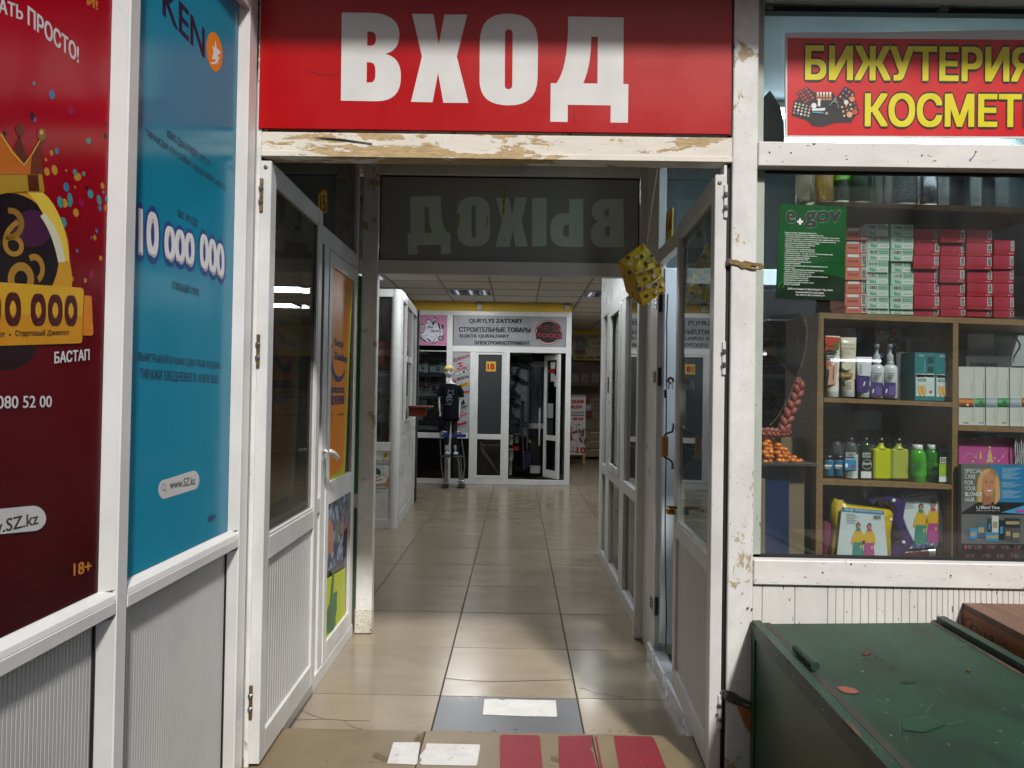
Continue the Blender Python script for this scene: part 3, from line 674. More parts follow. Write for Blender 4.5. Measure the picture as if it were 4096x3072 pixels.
P.disc(*A2(130, 150), 86 / 1.62, 110 / 1.62, ink('#b3842d', .3), 7, 30, ri=0.5); P.disc(*A2(215, 85), 70 / 1.62, 100 / 1.62, ink('#b3842d', .3), 7, 24, a0=-120, a1=60, ri=0.58)
P.svg('M -300 700 C -120 700 -10 800 0 870 L 150 1065 C 190 1040 230 960 258 900 L 268 1130 C 200 1128 60 1128 -100 1134', OR, 8, T=A1)
P.svg('M 80 975 C 100 930 120 890 122 860 C 124 900 160 1000 180 1030 L 150 1060', BRN, 9, T=A1)
P.svg('M 200 1000 C 230 960 250 920 262 890 L 268 1130 L 190 1128', ink('#6d2a12', .25), 9, T=A1)
P.line([A1(0, 868), A1(70, 985), A1(150, 1068), A1(200, 1000), A1(258, 900)], 4, GOLD2, 10)
P.disc(*A1(121, 840), 15, 23, ink('#5c3212', .2), 10, 20); P.disc(*A1(264, 872), 17, 26, ink('#8f6428', .2), 10, 20); P.disc(*A1(262, 858), 7, 10, ink('#d9b566', .2), 11, 12)
P.svg('M -100 1134 L 268 1130 C 272 1170 280 1210 282 1244 C 200 1235 90 1240 0 1258 L -100 1270', ink('#b9922b', .2), 9, T=A1)
P.svg('M 170 1134 L 240 1132 L 250 1238 L 180 1238', ink('#5c2210', .2), 10, T=A1)
# jackpot ticket
P.svg('M -300 150 L 515 205 C 530 208 536 220 536 240 L 526 545 C 524 562 515 566 500 566 L -300 590', ink('#d8951a', .25), 12, T=A2)
P.svg('M -300 150 L 515 205 C 530 208 536 220 536 240 L 531 385 L -300 375', ink('#e0ac28', .25), 13, T=A2)
P.svg('M 540 255 L 578 258 C 586 262 588 270 588 280 L 598 495 C 598 510 590 516 580 516 L 530 514', ink('#dd8215', .25), 12, T=A2)
for a, b, w in ((22, 128, 0), (190, 290, 0), (302, 398, 0), (410, 494, 0)):
    tline(P, 'O', A2, a, 455 + (a - 20) * .004, b, 455, 225 - (a - 20) * .05, ink('#4f1012', .3), 14, 0.075, res=5)
tline(P, 'O', A2, -88, 455, -2, 455, 232, ink('#4f1012', .3), 14, 0.075, res=5)
tline(P, 'Стартовый Джекпот', A2, 90, 530, 442, 520, 50, ink('#3a1210'), 14, 0.02)
P.disc(*A2(56, 511), 4, 5, ink('#3a1210'), 14, 10); tline(P, 'от', A2, -22, 526, 24, 526, 30, ink('#3a1210'), 14, 0.02)
tline(P, 'БАСТАП', A2, 344, 698, 573, 674, 78, WT, 14, 0.03)
tline(P, '080 52 00', A2, -30, 990, 328, 980, 84, WT, 14, 0.015)
pill(P, A2, ((-420, 1760), (205, 1640 + 60), 82, 86), LGT, 14)
tline(P, 'www.SZ.kz', A3, -235, 190, 240, 78, 92, INK, 15, 0.015)
tline(P, '18+', A3, 468, 416, 586, 388, 82, ink('#c27a20'), 14, 0.03)
child_print(P, rp)

# ============================================================ MARKET ENTRANCE
YF = 2.35
fy = lambda x, y: on_y(x, y, YF)
zb0, zb1 = 2.108, 2.192
ent = thing('market_entrance', 'white glue-stained entrance frame with a wide beam and right pillar', 'door frame', (-0.1, 2.38, 0.085))
Geo().box(-0.884, -0.868, YF, 2.40, 0.085, 2.68, PILL, c=0.002).build('post', ent)
Geo().box(-0.868, -0.862, YF + 0.01, 2.40, 0.085, zb0, BLACK, c=0).build('gasket', ent)
Geo().box(-0.8675, 0.699, YF - 0.001, 2.41, zb0, zb1, BEAM, c=0.0025).box(-0.867, 0.699, YF - 0.004, YF - 0.0012, zb0 + 0.002, zb0 + 0.020, BEAM, c=0.001).build('beam', ent)
Geo().box(0.700, 0.783, YF - 0.002, 2.42, 0.085, 2.68, PILL, c=0.003).build('pillar', ent)
g = Geo().box(0.6845, 0.6995, YF + 0.012, 2.42, 0.085, zb0, BLACK, c=0); g.build('gasket', ent)
Geo().box(0.674, 0.684, YF + 0.004, 2.40, 0.085, zb0 - 0.004, PVC, c=0.001).build('jamb', ent)
def bolt(px, py, y, parent, r=0.0055, m=STEEL):
    p = on_y(px, py, y); g = Geo(); g.lathe([(r * 1.5, 0), (r * 1.5, 0.0012), (r, 0.0014), (r, 0.005), (r * .8, 0.006)], p, m, 12, ax=(0, -1, 0)); g.build('bolt', parent)
for zc in (1.98, 1.46, 0.30):
    for s, x in ((-1, -0.8635), (1, 0.6795)):
        h = Geo().box(x - 0.0055, x + 0.0055, YF - 0.004, YF + 0.012, zc - 0.055, zc + 0.055, OLDBRASS if s < 0 else PVCD, c=0.001).build('hinge', ent)
        for dz in (-0.022, 0.022):
            Geo().lathe([(0.0085, 0), (0.0085, 0.0015), (0.0058, 0.0017), (0.0058, 0.006), (0.0045, 0.007)], (x, YF - 0.004, zc + dz), STEEL, 12, ax=(0, -1, 0)).build('bolt', h)
SOIL = mat('dark_nail_hole', '#17120f', 0.7)
for p in [(2936, 190), (2990, 2432), (3007, 2437), (2868, 2858)]: bolt(*p, YF - 0.002, ent, 0.0022, SOIL)
# hasps on the pillar
def hasp(c, pts, slot, label, knuckle, hm):
    hp = [on_y(*c(*p), YF - 0.006) for p in pts]; sl = [on_y(*c(*p), YF - 0.0062) for p in slot]
    t = thing('hasp', label, 'hasp', hp[0])
    tr = tessellate_polygon([hp, sl]); V = hp + sl; g = Geo()
    g.add(V, [tuple(q) for q in tr], hm); g.add([v + Vector((0, .0018, 0)) for v in V], [tuple(q)[::-1] for q in tr], hm)
    n = len(hp); g.add(hp + [v + Vector((0, .0018, 0)) for v in hp], [(i, (i + 1) % n, (i + 1) % n + n, i + n) for i in range(n)], hm)
    g.build('strap', t)
    a, b = (on_y(*c(*p), YF - 0.006) for p in knuckle); Geo().tube([a, b], 0.004, STEEL, 10).build('knuckle', t)
hasp(crop(2900, 1000, 3.0), [(35, 108), (150, 122), (200, 145), (235, 125), (330, 150), (440, 160), (475, 205), (430, 240), (330, 240), (240, 215), (205, 225), (165, 190), (50, 160)], [(310, 185), (410, 200), (405, 228), (310, 212)],
     'tarnished brass hasp with a slot on the pillar beside the green poster', [(38, 95), (38, 165)], OLDBRASS)
hasp(B6, [(1425, 1012), (1470, 1015), (1530, 1035), (1580, 1070), (1659, 1110), (1740, 1130), (1745, 1190), (1690, 1200), (1600, 1160), (1520, 1125), (1430, 1080)], [(1600, 1115), (1665, 1140), (1660, 1158), (1600, 1135)],
     'dull grey hasp low on the pillar beside the green chest', [(1432, 1015), (1430, 1075)], mat('dull_zinc', '#77756a', 0.5, .8, var=.3, vs=30))
wed = [fy(*B6(*p)) for p in [(1545, 1128), (1665, 1170), (1672, 1390), (1610, 1290)]]
solo(Geo().extr([v + Vector((0, -0.012, 0)) for v in wed], (0, 0.009, 0), wood('orange_board', '#8f5a2c', '#b67a40', 10)), 'board_scrap', 'orange brown scrap of board wedged under the lower hasp', 'board')

# ---- ВХОД sign
SR = mat('red_sign_vinyl', '#a60006', 0.33, var=0.07, vs=2.2, bump=0.06, bs=14, spec=0.35)
SW = mat('white_sign_vinyl', '#c9c8c6', 0.35, var=0.06, vs=7, bump=0.04, bs=20)
sx0, sx1, sz0 = fy(1036, 500).x, fy(2921, 540).x, 2.2015
sgn = thing('entrance_sign', 'large red ВХОД sign with white letters over the entrance', 'sign', ((sx0 + sx1) / 2, YF, sz0))
Geo().box(sx0, sx1, YF - 0.006, YF + 0.006, sz0, 2.67, SR, c=0.001).build('board', sgn)
Geo().box(sx1 + 0.0005, 0.699, YF + 0.006, YF + 0.03, sz0, 2.67, BLACK, c=0).build('shadow_gap', sgn) 
Geo().box(-0.8675, sx0 - 0.0005, YF + 0.006, YF + 0.03, sz0, 2.67, BLACK, c=0).build('shadow_gap', sgn)
L_B = ('M 598 88 L 790 90 C 900 92 970 140 970 225 C 970 300 940 340 878 355 C 950 372 980 420 980 500 C 980 610 930 661 820 661 L 592 657',
       ['M 763 210 L 788 211 C 813 213 818 230 818 258 C 818 286 808 302 785 302 L 762 302', 'M 760 409 L 785 410 C 812 414 815 440 815 475 C 815 520 808 540 780 540 L 758 540'])
L_X = ('M 1052 96 L 1190 98 L 1224 295 L 1262 100 L 1409 101 L 1341 372 L 1417 672 L 1254 671 L 1220 477 L 1185 668 L 1045 665 L 1116 372', [])
L_O = ('M 55 95 C 190 97 245 160 246 290 L 243 510 C 240 640 170 688 60 688 C -70 686 -132 640 -132 520 L -130 280 C -128 150 -70 95 55 95',
       ['M 57 197 C 75 197 82 205 82 230 L 80 550 C 80 575 72 583 55 583 C 38 583 31 575 31 550 L 33 230 C 33 205 40 197 57 197'])
L_D = ('M 441 113 L 800 120 L 797 549 L 830 551 L 827 800 L 714 799 L 716 688 L 438 684 L 437 795 L 325 793 L 328 544 L 365 545 C 410 480 441 380 441 113', ['M 591 244 L 633 244 L 630 547 L 538 545 C 580 450 588 350 591 244'])
P = Print(fy, (0, -1, 0), 0); P.k = 0.006 / P.gap + 1
for (L, T) in ((L_B, A4), (L_X, A4), (L_O, A5), (L_D, A5)): P.svg(L[0], SW, 0, L[1], T=T)
P.build('lettering', sgn)
P = Print(fy, (0, -1, 0), 0); P.k = 0.006 / P.gap + 3
SCR = mat('scuff', '#4a0a0a', 0.5)
for pts in ([(365, 458), (440, 485), (520, 495), (590, 478)], [(858, 680), (885, 708)], [(560, 665), (572, 685)], [(950, 740), (955, 765)], [(1140, 815), (1120, 850)]): P.line([A4(*p) for p in pts], 1.6, SCR)
for pts in ([(110, 838), (108, 885)], [(10, 690), (12, 730)], [(480, 690), (476, 760), (488, 800)], [(628, 690), (620, 750)], [(740, 810), (748, 830)]): P.line([A5(*p) for p in pts], 1.6, SCR)
P.build('scratch', sgn)
for pts in ([(405, 893), (470, 896), (560, 905), (790, 930)],):
    P = Print(fy, (0, -1, 0), 4, 0.001); P.poly([A4(*p) for p in [(400, 890), (470, 892), (600, 902), (795, 930), (790, 936), (600, 912), (470, 900)]], SOIL); P.build('crack', ent)

# ---- entrance door leaves
class Leaf:
    def __init__(s, p0, p1, side):
        s.p0, s.side = Vector((*p0, 0)), side; d = Vector((p1[0] - p0[0], p1[1] - p0[1], 0)); s.w = d.length; s.d = d.normalized()
        s.rz = math.atan2(-s.d.x, s.d.y); s.n = Vector((s.d.y, -s.d.x, 0)) * (-side)      # towards the corridor
    def t3(s, px, py):
        r = _ray(px, py); k = (s.p0 - CP).dot(s.n) / r.dot(s.n); return CP + r * k
    def sz(s, px, py): q = s.t3(px, py); return (q - s.p0).dot(s.d), q.z
    def bx(s, g, s0, s1, z0, z1, t0, t1, m, c=0.002): return g.box(*sorted((s.side * t0, s.side * t1)), s0, s1, z0, z1, m, c)
def make_leaf(name, label, lf, z0, z1, mid, ribs=True, thick=0.036, st=0.056):
    t = thing(name, label, 'door', (lf.p0.x, lf.p0.y, z0), lf.rz); Z = lambda z: z - z0
    B = lambda g, *a, **k: lf.bx(g, *a, **k)
    def p(nm, s0, s1, a, b, t0, t1, m, c=0.002, ws=False):
        return B(Geo(), s0, s1, Z(a), Z(b), t0, t1, m, c).build(nm, t, False)
    W = lf.w
    p('stile', 0, st, z0, z1, 0, thick, PVCD); p('stile', W - st, W, z0, z1, 0, thick, PVCD)
    p('top_rail', st + .0004, W - st - .0004, z1 - 0.062, z1, 0.0005, thick, PVCD)
    p('middle_rail', st + .0004, W - st - .0004, mid[0], mid[1], 0.0005, thick, PVCD)
    p('bottom_rail', st + .0004, W - st - .0004, z0, z0 + 0.088, 0.0005, thick, PVCD)
    p('glass_pane', st - .005, W - st + .005, mid[1] - .004, z1 - 0.058, 0.013, 0.0145, GLASSD if lf.side > 0 and 0 else glass('door_glass', (0.50, 0.52, 0.50), 1.0, 0.012, 0.02), 0)
    g = Geo()
    for a, b, c_, d_ in ((st, st + .008, mid[1], z1 - .062), (W - st - .012, W - st, mid[1], z1 - .062), (st + .008, W - st - .012, mid[1], mid[1] + .010), (st + .008, W - st - .012, z1 - .070, z1 - .062)):
        lf.bx(g, a, b, Z(c_), Z(d_), 0.003, 0.013, BLACK if 0 else PVCD, .001)
    g.build('glazing_bead', t, False)
    if ribs:
        g = Geo(); y = st + .0006; k = 0; H0, H1 = Z(z0 + 0.0885), Z(mid[0] - .0005)
        while y < W - st - .012:
            w = .026; e_ = min(y + w - .0035, W - st - .001)
            lf.bx(g, y, e_, H0, H1, .0105, .0151, PVCG, .0012); y += w
        g.build('ribbed_panel', t, False, kind='stuff')
        p('panel_backing', st, W - st, z0 + .0885, mid[0] - .0005, 0.0152, 0.02, PVCG, 0)
    return t
lfL = Leaf((-0.833, 2.353), (-0.845, 3.03), -1)
mL = (lfL.sz(1200, 2150)[1], lfL.sz(1200, 2072)[1])
dl = make_leaf('entrance_door', 'left white entrance door leaf folded back, ribbed below dark glass', lfL, 0.096, 2.096, mL)
Geo().lathe([(0.007, 0), (0.007, .001), (.004, .0015)], on_y(1063, 668, 2.352), mat('zinc', '#77756f', .4, .8), 12, ax=(0, -1, 0)).build('screw', dl)
lfR = Leaf((0.645, 2.353), (0.680, 3.07), 1)
_q = [lfR.sz(*B5(*p)) for p in [(1150, 1330), (1150, 1470)]]
mR = (_q[1][1], _q[0][1])
dr = make_leaf('entrance_door', 'right white entrance door leaf folded back beside boutique 14', lfR, 0.096, 2.070, mR)
Geo().lathe([(0.007, 0), (0.007, .001), (.004, .0015)], on_y(2879, 731, 2.352), mat('zinc', '#77756f', .4, .8), 12, ax=(0, -1, 0)).build('screw', dr)
# fittings standing off the far stile of the right leaf
OFF = 0.055
tl_ = lambda c: (lambda x, y: lfR.t3(*c(x, y)))
def near_leaf(px, py, off):      # point the given distance out from the leaf, seen at the photo point
    r = _ray(px, py); k = (lfR.p0 + lfR.n * off - CP).dot(lfR.n) / r.dot(lfR.n); return CP + r * k
IRON = mat('black_iron', '#15161a', 0.35, 0.7)
g = Geo(); pa = [near_leaf(*D2(x, y), o) for x, y, o in ((733, 1245, .002), (735, 1290, .01), (725, 1325, .02), (690, 1335, .035), (655, 1348, .05), (652, 1362, OFF))]
pb = [near_leaf(*D2(x, y), o) for x, y, o in ((655, 1585, OFF), (662, 1592, .05), (690, 1598, .035), (722, 1625, .02), (730, 1660, .008), (728, 1690, .002))]
g.tube(pa, [.006, .005, .004, .004, .004, .004], IRON, 8).tube(pb, [.004, .004, .004, .004, .005, .006], IRON, 8).tube([pa[-1], pb[0]], .004, IRON, 8)
hd = g.build('handle', dr)
_c = (pa[-1] + pb[0]) / 2; hh = (pa[-1].z - pb[0].z) / 2
Geo().box(_c.x - .014, _c.x + .012, _c.y - .012, _c.y + .012, _c.z - hh + .002, _c.z + hh - .002, wood('orange_grip_wood', '#8a4d20', '#c07a3a', 20, (4, 4, 1), .4), c=.004).build('grip', hd)
g = Geo(); a = near_leaf(*B5(1045, 1101), .004); b = near_leaf(*B5(966, 1099), .055)
g.tube([a, b], .0075, BRASS, 12); g.tube([b, b + Vector((0, -.02, 0)), near_leaf(*B5(966, 1101), .055) + Vector((0, -.07, 0))], .007, BRASS, 10)
q0 = near_leaf(*B5(1012, 1128), .012); g.box(q0.x - .022, q0.x + .012, q0.y - .015, q0.y + .015, q0.z - .014, q0.z + .014, BRASS, .002); g.build('lock_handle', dr)
# padlock on its eye
eye = thing('padlock', 'black padlock hanging open on a rusty eye of the right door leaf', 'padlock', near_leaf(*D2(705, 980), .03))
PLP = [near_leaf(*D2(x, y), .03) for x, y in ((690, 895), (692, 850), (700, 822), (712, 815), (722, 824), (728, 850), (730, 895))]
Geo().tube(PLP, .0035, STEEL, 8).build('shackle', eye)
a, b = near_leaf(*D2(668, 900), .03), near_leaf(*D2(738, 988), .03)
Geo().box(a.x, b.x, a.y - .010, a.y + .010, b.z, a.z, mat('black_lock_body', '#14120f', .35, .2), c=.005).build('body', eye)
Geo().tube([near_leaf(*D2(710 + 24 * math.cos(t * .5), 808 + 26 * math.sin(t * .5)), .02 - .01 * math.cos(t * .5)) for t in range(13)], .0055, mat('rusty_ring', '#6b4a40', .6, .5), 8, closed=True).build('lock_eye', dr)

# ============================================================ BOUTIQUE 15 PARTITION (left side of the corridor)
XB = -0.886
tb = lambda x, y: on_x(x, y, XB)
yd0, yd1, ye = tb(1317, 1100).y, tb(1424, 1300).y, 3.895
b15 = thing('boutique', 'white glazed front of boutique 15 along the left of the corridor', 'partition', (-0.92, 3.2, 0))
def yb_box(nm, y0, y1, z0, z1, m=PVCD, t0=0.0, t1=0.04, par=b15, X=XB, s=-1, c=.002): return Geo().box(*sorted((X + s * t0, X + s * t1)), y0, y1, z0, z1, m, c).build(nm, par)
zr1, zr0 = tb(1360, 957).z, tb(1360, 1024).z
yb_box('post', 2.412, 2.46, 0, 2.60); yb_box('post', yd0 - .075, yd0, 0, 2.0 if 0 else zr0 - .0005); yb_box('post', yd1 + .002, ye, 0, 2.60)
yb_box('rail', 2.4605, yd1 + .0015, zr0, zr1, t0=.001); yb_box('rail', 2.4605, yd1 + .0015, 2.60, 2.66, t0=.001)
yb_box('glass_pane', 2.46, yd1 + .002, zr1, 2.60, glass('transom_glass', (.5, .52, .52), 1, .01, .05), .02, .0215, c=0)
yb_box('base_rail', 2.46, ye, 0.0, 0.062, t0=-.004)
yb_box('middle_rail', 2.4605, yd0 - .0755, 0.78, 0.85)
yb_box('lower_panel', 2.4605, yd0 - .0755, 0.0625, 0.7795, PVCG, .01, .02)
yb_box('glass_pane', 2.46, yd0 - .0755, .85, zr0, glass('shopfront_glass', (.75, .76, .74), 1, .01, .03), .02, .0215, c=0)
d15 = thing('boutique_door', 'narrow white door of boutique 15 covered by an orange lottery poster', 'door', (XB, (yd0 + yd1) / 2, 0.065))
zt_ = zr0 - .006
dz1 = tb(1350, 1975).z; dz0 = tb(1350, 1900).z
dz1, dz0 = on_x(*B8(400, 590), XB).z, on_x(*B8(400, 830), XB).z       # middle rail of this door: top, bottom
pts = dict(t0=-.004, t1=.03, par=d15)
yb_box('stile', yd0 + .003, yd0 + .055, .066, zt_, **pts); yb_box('stile', yd1 - .055, yd1 - .002, .066, zt_, **pts)
yb_box('top_rail', yd0 + .0555, yd1 - .0555, zt_ - .07, zt_, t0=-.0035, t1=.03, par=d15); yb_box('middle_rail', yd0 + .0555, yd1 - .0555, dz0, dz1, t0=-.0035, t1=.03, par=d15)
yb_box('bottom_rail', yd0 + .0555, yd1 - .0555, .066, .15, t0=-.0035, t1=.03, par=d15)
yb_box('glass_pane', yd0 + .05, yd1 - .05, .15, zt_ - .07, mat('dark_pane', '#1a1c1b', .08, var=.1), .012, .0135, par=d15, c=0)
HP = [on_x(*B8(x, y), XB + o) for x, y, o in ((280, 290, .008), (300, 288, .05), (335, 292, .055), (375, 315, .055), (405, 350, .055), (412, 368, .055))]
Geo().tube(HP, [.010, .010, .011, .011, .012, .011], PVCI, 10).build('handle', d15)
OLp, YLp, PLp = mat('orange_poster', '#d67e1c', .32, var=.06, vs=3), mat('lime_border', '#b5b52a', .4), mat('plum_border', '#7a3040', .4)
tbo = lambda x, y: on_x(x, y, XB - .010)
IND = ink('#23305f')
def lottery(parent_label, T, grp, dark=False):
    """T maps photo points of the visible poster onto the glass"""
    cs = [T(*p) for p in ((1318, 1036), (1411, 1103), (1377, 1890), (1296, 1948))]
    P = Print(T, (1, 0, 0), 4)
    P.poly([(1296, 1016), (1411, 1102), (1378, 1893), (1276, 1963)], YLp, 0)
    P.poly([(1296, 1026), (1407, 1108), (1405, 1118), (1296, 1038)], PLp, 1)
    P.poly([(1296, 1036), (1404, 1116), (1372, 1852), (1366, 1878), (1276, 1938)], OLp, 1)
    g = P.g; o = solo(g, 'lottery_poster', parent_label, 'poster', None)
    P = Print(T, (1, 0, 0), 7)
    tline(P, 'Satty', B1, 794, 868, 880, 893, 92, IND, 2, .03); tline(P, 'Zhuldyz', B1, 790, 1000, 916, 1030, 92, IND, 2, .03)
    P.svg('M 756 720 L 766 800 L 778 862 L 765 885 C 765 960 775 1040 800 1110 C 815 1150 850 1150 870 1130 C 882 1110 890 1085 893 1055 C 897 1120 880 1190 830 1196 C 785 1190 760 1080 748 960 L 742 890 L 730 870 L 738 770', IND, 2, T=B1)
    P.rect(*B1(748, 1247), *B1(887, 1297), IND, 2); tline(P, 'ҰЛТТЫҚ • НАЦИОНАЛЬНАЯ', B1, 753, 1287, 884, 1287, 26, OLp, 3, .01)
    tline(P, 'ЛОТЕРЕЯ', B1, 745, 1418, 887, 1402, 88, IND, 2, .05); tline(P, 'www.SZ.kz', B1, 738, 1520, 780, 1514, 18, IND, 2); tline(P, '8 800 080-52-00', B1, 830, 1512, 885, 1505, 18, IND, 2)
    child_print(P, o)
    return o
lottery('orange lottery poster with navy swoosh on the door with the white handle', tbo, None)
# the second copy seen through the left entrance leaf: same print further along, shifted towards the camera
def tb_near(x, y):
    p = on_x(x, y, XB - .0105); return Vector((p.x, 2.52 + (p.y - yd0) * 0.82, p.z + .02))
lottery('second orange lottery poster showing dimly through the left door leaf glass', tb_near, None)
# lower painting and thumb print on the door
PAINT = mat('swirled_painting', '#6d7388', .4, var=.9, vs=5, stretch=(1, 2, 1)); 
_n = PAINT.node_tree; _w = _n.nodes.new('ShaderNodeTexWave'); _w.inputs['Scale'].default_value = 9; _w.inputs['Distortion'].default_value = 14; _w.inputs['Detail'].default_value = 5
_c2 = _n.nodes.new('ShaderNodeValToRGB'); _c2.color_ramp.elements[0].color = (*lin('#3c4252'), 1); _c2.color_ramp.elements[1].color = (*lin('#8a93a6'), 1)
_tc = _n.nodes.new('ShaderNodeTexCoord'); _n.links.new(_tc.outputs['Object'], _w.inputs[0]); _n.links.new(_w.outputs['Fac'], _c2.inputs[0]); _n.links.new(_c2.outputs[0], _n.nodes['Principled BSDF'].inputs['Base Color'])
P = Print(tbo, (1, 0, 0), 4)
P.poly([B8(*p) for p in [(230, 935), (535, 750), (500, 1462), (200, 1700)]], PAINT, 0)
o = solo(P.g, 'painting_print', 'grey blue swirled painting print low on the boutique door', 'picture')
SAL, SAL2, MOS, PNK = ink('#a8705e'), ink('#7f4a44'), ink('#5e6e5a'), ink('#96706c')
P = Print(tbo, (1, 0, 0), 6)
P.svg('M 250 1020 C 320 1000 360 1080 362 1150 L 360 1400 L 290 1440 L 275 1300 C 280 1230 260 1190 245 1180', SAL, 1, T=B8)
P.svg('M 245 1250 C 262 1200 290 1200 296 1240 L 285 1330 L 270 1300 L 244 1310', SAL2, 2, T=B8)
P.svg('M 232 1310 L 272 1300 L 280 1590 L 232 1660', PNK, 2, T=B8)
P.svg('M 455 950 C 480 960 490 1060 488 1180 L 470 1240 L 440 1180 L 432 1080 L 450 1110', PNK, 1, T=B8)
P.svg('M 395 1040 C 430 1000 440 1200 410 1290 C 390 1330 365 1290 380 1240', MOS, 1, T=B8)
P.svg('M 478 1180 L 512 1130 L 502 1455 L 470 1480', ink('#2c2226'), 1, T=B8)
child_print(P, o)
P = Print(tbo, (1, 0, 0), 4); P.poly([B7(*p) for p in [(560, 130), (786, -4), (786, 400), (780, 412), (548, 706)]], ink('#b4bc1e'), 3)
o = solo(P.g, 'thumb_poster', 'lime yellow poster with a green thumbs-up at the foot of the door', 'poster')
P = Print(tbo, (1, 0, 0), 6); TG = ink('#3a6b3c')
P.poly([B7(*p) for p in [(684, 30), (693, 45), (690, 130), (682, 215), (712, 188), (720, 208), (714, 260), (716, 340), (705, 400), (705, 470), (690, 515), (632, 550), (634, 345), (655, 290), (662, 210), (670, 120), (680, 35)]], TG, 3)
P.poly([B7(*p) for p in [(606, 358), (626, 346), (622, 572), (597, 600), (597, 560)]], TG, 3); child_print(P, o)
# number plate 15
t15 = lambda x, y: on_x(x, y, XB - .018)
P = Print(t15, (1, 0, 0), 2); P.poly([D3(*p) for p in [(752, 400), (815, 372), (850, 415), (848, 636), (752, 636)]], ink('#c0a822'))
o = solo(P.g, 'number_plate', 'yellow plate reading 15 behind the dark glass over the left boutique', 'sign')
P = Print(t15, (1, 0, 0), 5); P.poly([D3(*p) for p in [(752, 385), (812, 362), (850, 395), (848, 415), (812, 380), (752, 440)]], ink('#6b1a12')); tline(P, '15', D3, 768, 632, 838, 628, 190, ink('#8c1a12'), 1, .05); child_print(P, o)

# dark room of boutique 15 behind
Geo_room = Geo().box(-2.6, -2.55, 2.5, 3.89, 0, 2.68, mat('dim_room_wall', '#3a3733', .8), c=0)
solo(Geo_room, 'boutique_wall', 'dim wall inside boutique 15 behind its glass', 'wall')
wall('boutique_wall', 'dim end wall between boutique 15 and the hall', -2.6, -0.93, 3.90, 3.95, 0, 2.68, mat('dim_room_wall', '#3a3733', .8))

# ============================================================ INNER PORTAL WITH THE ВЫХОД TRANSOM
YP = 3.915
fp = lambda x, y: on_y(x, y, YP)
por = thing('inner_portal', 'white inner doorway frame with rust at the foot of its left post', 'door frame', (-0.1, YP, 0))
Geo().box(-0.873, -0.784, YP, YP + .06, 0.004, 2.60, PILL, c=.004).build('post', por)
Geo().box(-0.875, -0.782, YP - .002, YP + .062, 0.004, 0.135, RUSTY, c=.002).build('post_foot', por)
Geo().box(0.663, 0.716, YP, YP + .06, 0.004, 2.60, PVCD, c=.004).build('post', por)
Geo().box(0.658, 0.700, YP - .003, YP - .0005, 0.004, 0.125, PILL, c=.001).build('post_foot', por)
GREENP = worn('peeling_green_paint', '#1f7a2c', '#a8873c', .35, 12, (1, 1, .5), .5, .66)
zg0, zg1, zg2 = fp(*B8(650, 760)).z, fp(*B8(640, 918)).z, fp(*D3(1240, 1340)).z
Geo().box(-0.902, -0.8735, YP - .004, YP + .05, zg0, zg2, GREENP, c=.001).build('green_strip', por)
Geo().box(-0.902, -0.8735, YP - .006, YP + .05, zg1, zg0 - .001, RUSTY, c=.001).build('plate', por)
Geo().box(-0.902, -0.8735, YP - .004, YP + .05, 0.14, zg1 - .001, worn('dark_green_peel', '#3c4a3c', '#a3832f', .45, 14, (1, 1, .5), .5, .7), c=.001).build('green_strip', por)
Geo().box(-0.902, -0.8735, YP - .004, YP + .05, 1.99, 2.06, PILL, c=.001).build('plate', por)
Geo().box(-0.902, -0.8735, YP - .006, YP + .05, 2.062, 2.52, worn('peeling_metal_strip', '#a9adb0', '#5c4a32', .55, 14, (1, 1, .6), .25, .6), c=.001).build('metal_strip', por)
Geo().box(-0.7835, 0.6625, YP + .002, YP + .055, 1.986, 2.062, PVCD, c=.003).build('beam', por)
Geo().box(-0.7835, 0.6625, YP + .002, YP + .055, 2.54, 2.60, PVCD, c=.003).build('beam', por)
ex = thing('exit_panel', 'dark transom panel with ВЫХОД showing in reverse', 'sign', (-.06, YP + .03, 2.064))
DKP = mat('smoked_panel', '#8d928e', .12, var=.05, vs=2, spec=.5)
Geo().box(-0.783, 0.662, YP + .024, YP + .030, 2.0625, 2.5395, DKP, c=0).build('panel', ex)
Geo().box(-0.783, 0.662, YP + .0205, YP + .0235, 2.531, 2.5395, BLACK, c=0).box(-.783, -.776, YP + .0205, YP + .0235, 2.0625, 2.531, BLACK, c=0).box(.655, .662, YP + .0205, YP + .0235, 2.0625, 2.531, BLACK, c=0).build('gasket', ex)
P = Print(lambda x, y: on_y(x, y, YP + .024), (0, -1, 0), 1); GL = mat('grey_green_letter', '#b9c9c1', .2, var=.04)
def mir(L, T, box):         # glyph outline mirrored into a photo box
    sp = path2(P2(L[0])); X0, X1 = min(p[0] for p in sp), max(p[0] for p in sp); Y0, Y1 = min(p[1] for p in sp), max(p[1] for p in sp); a, b, c, d = box
    f = lambda x, y: T(c - (x - X0) / (X1 - X0) * (c - a), b + (y - Y0) / (Y1 - Y0) * (d - b))
    P.svg(L[0], GL, 0, L[1], T=f)
mir(L_D, A4, (1022, 1270, 1300, 1650)); mir(L_O, A4, (1342, 1275, 1556, 1597)); mir(L_X, A4, (1590, 1280, 1800, 1600)); mir(L_B, A5, (588, 1288, 803, 1603))
P.rect(*A5(207, 1284), *A5(302, 1596), GL)
P.svg('M 540 1290 L 540 1600 L 425 1600 C 360 1600 325 1570 325 1490 C 325 1415 360 1385 410 1383 L 450 1383 L 450 1290', GL, 0, ['M 447 1455 L 447 1535 L 430 1535 C 412 1533 408 1520 408 1495 C 408 1470 412 1457 430 1455'], T=A5)
P.build('lettering', ex)
P = Print(lambda x, y: on_y(x, y, YP + .024), (0, -1, 0), 3); YS = ink('#8c8a2c')
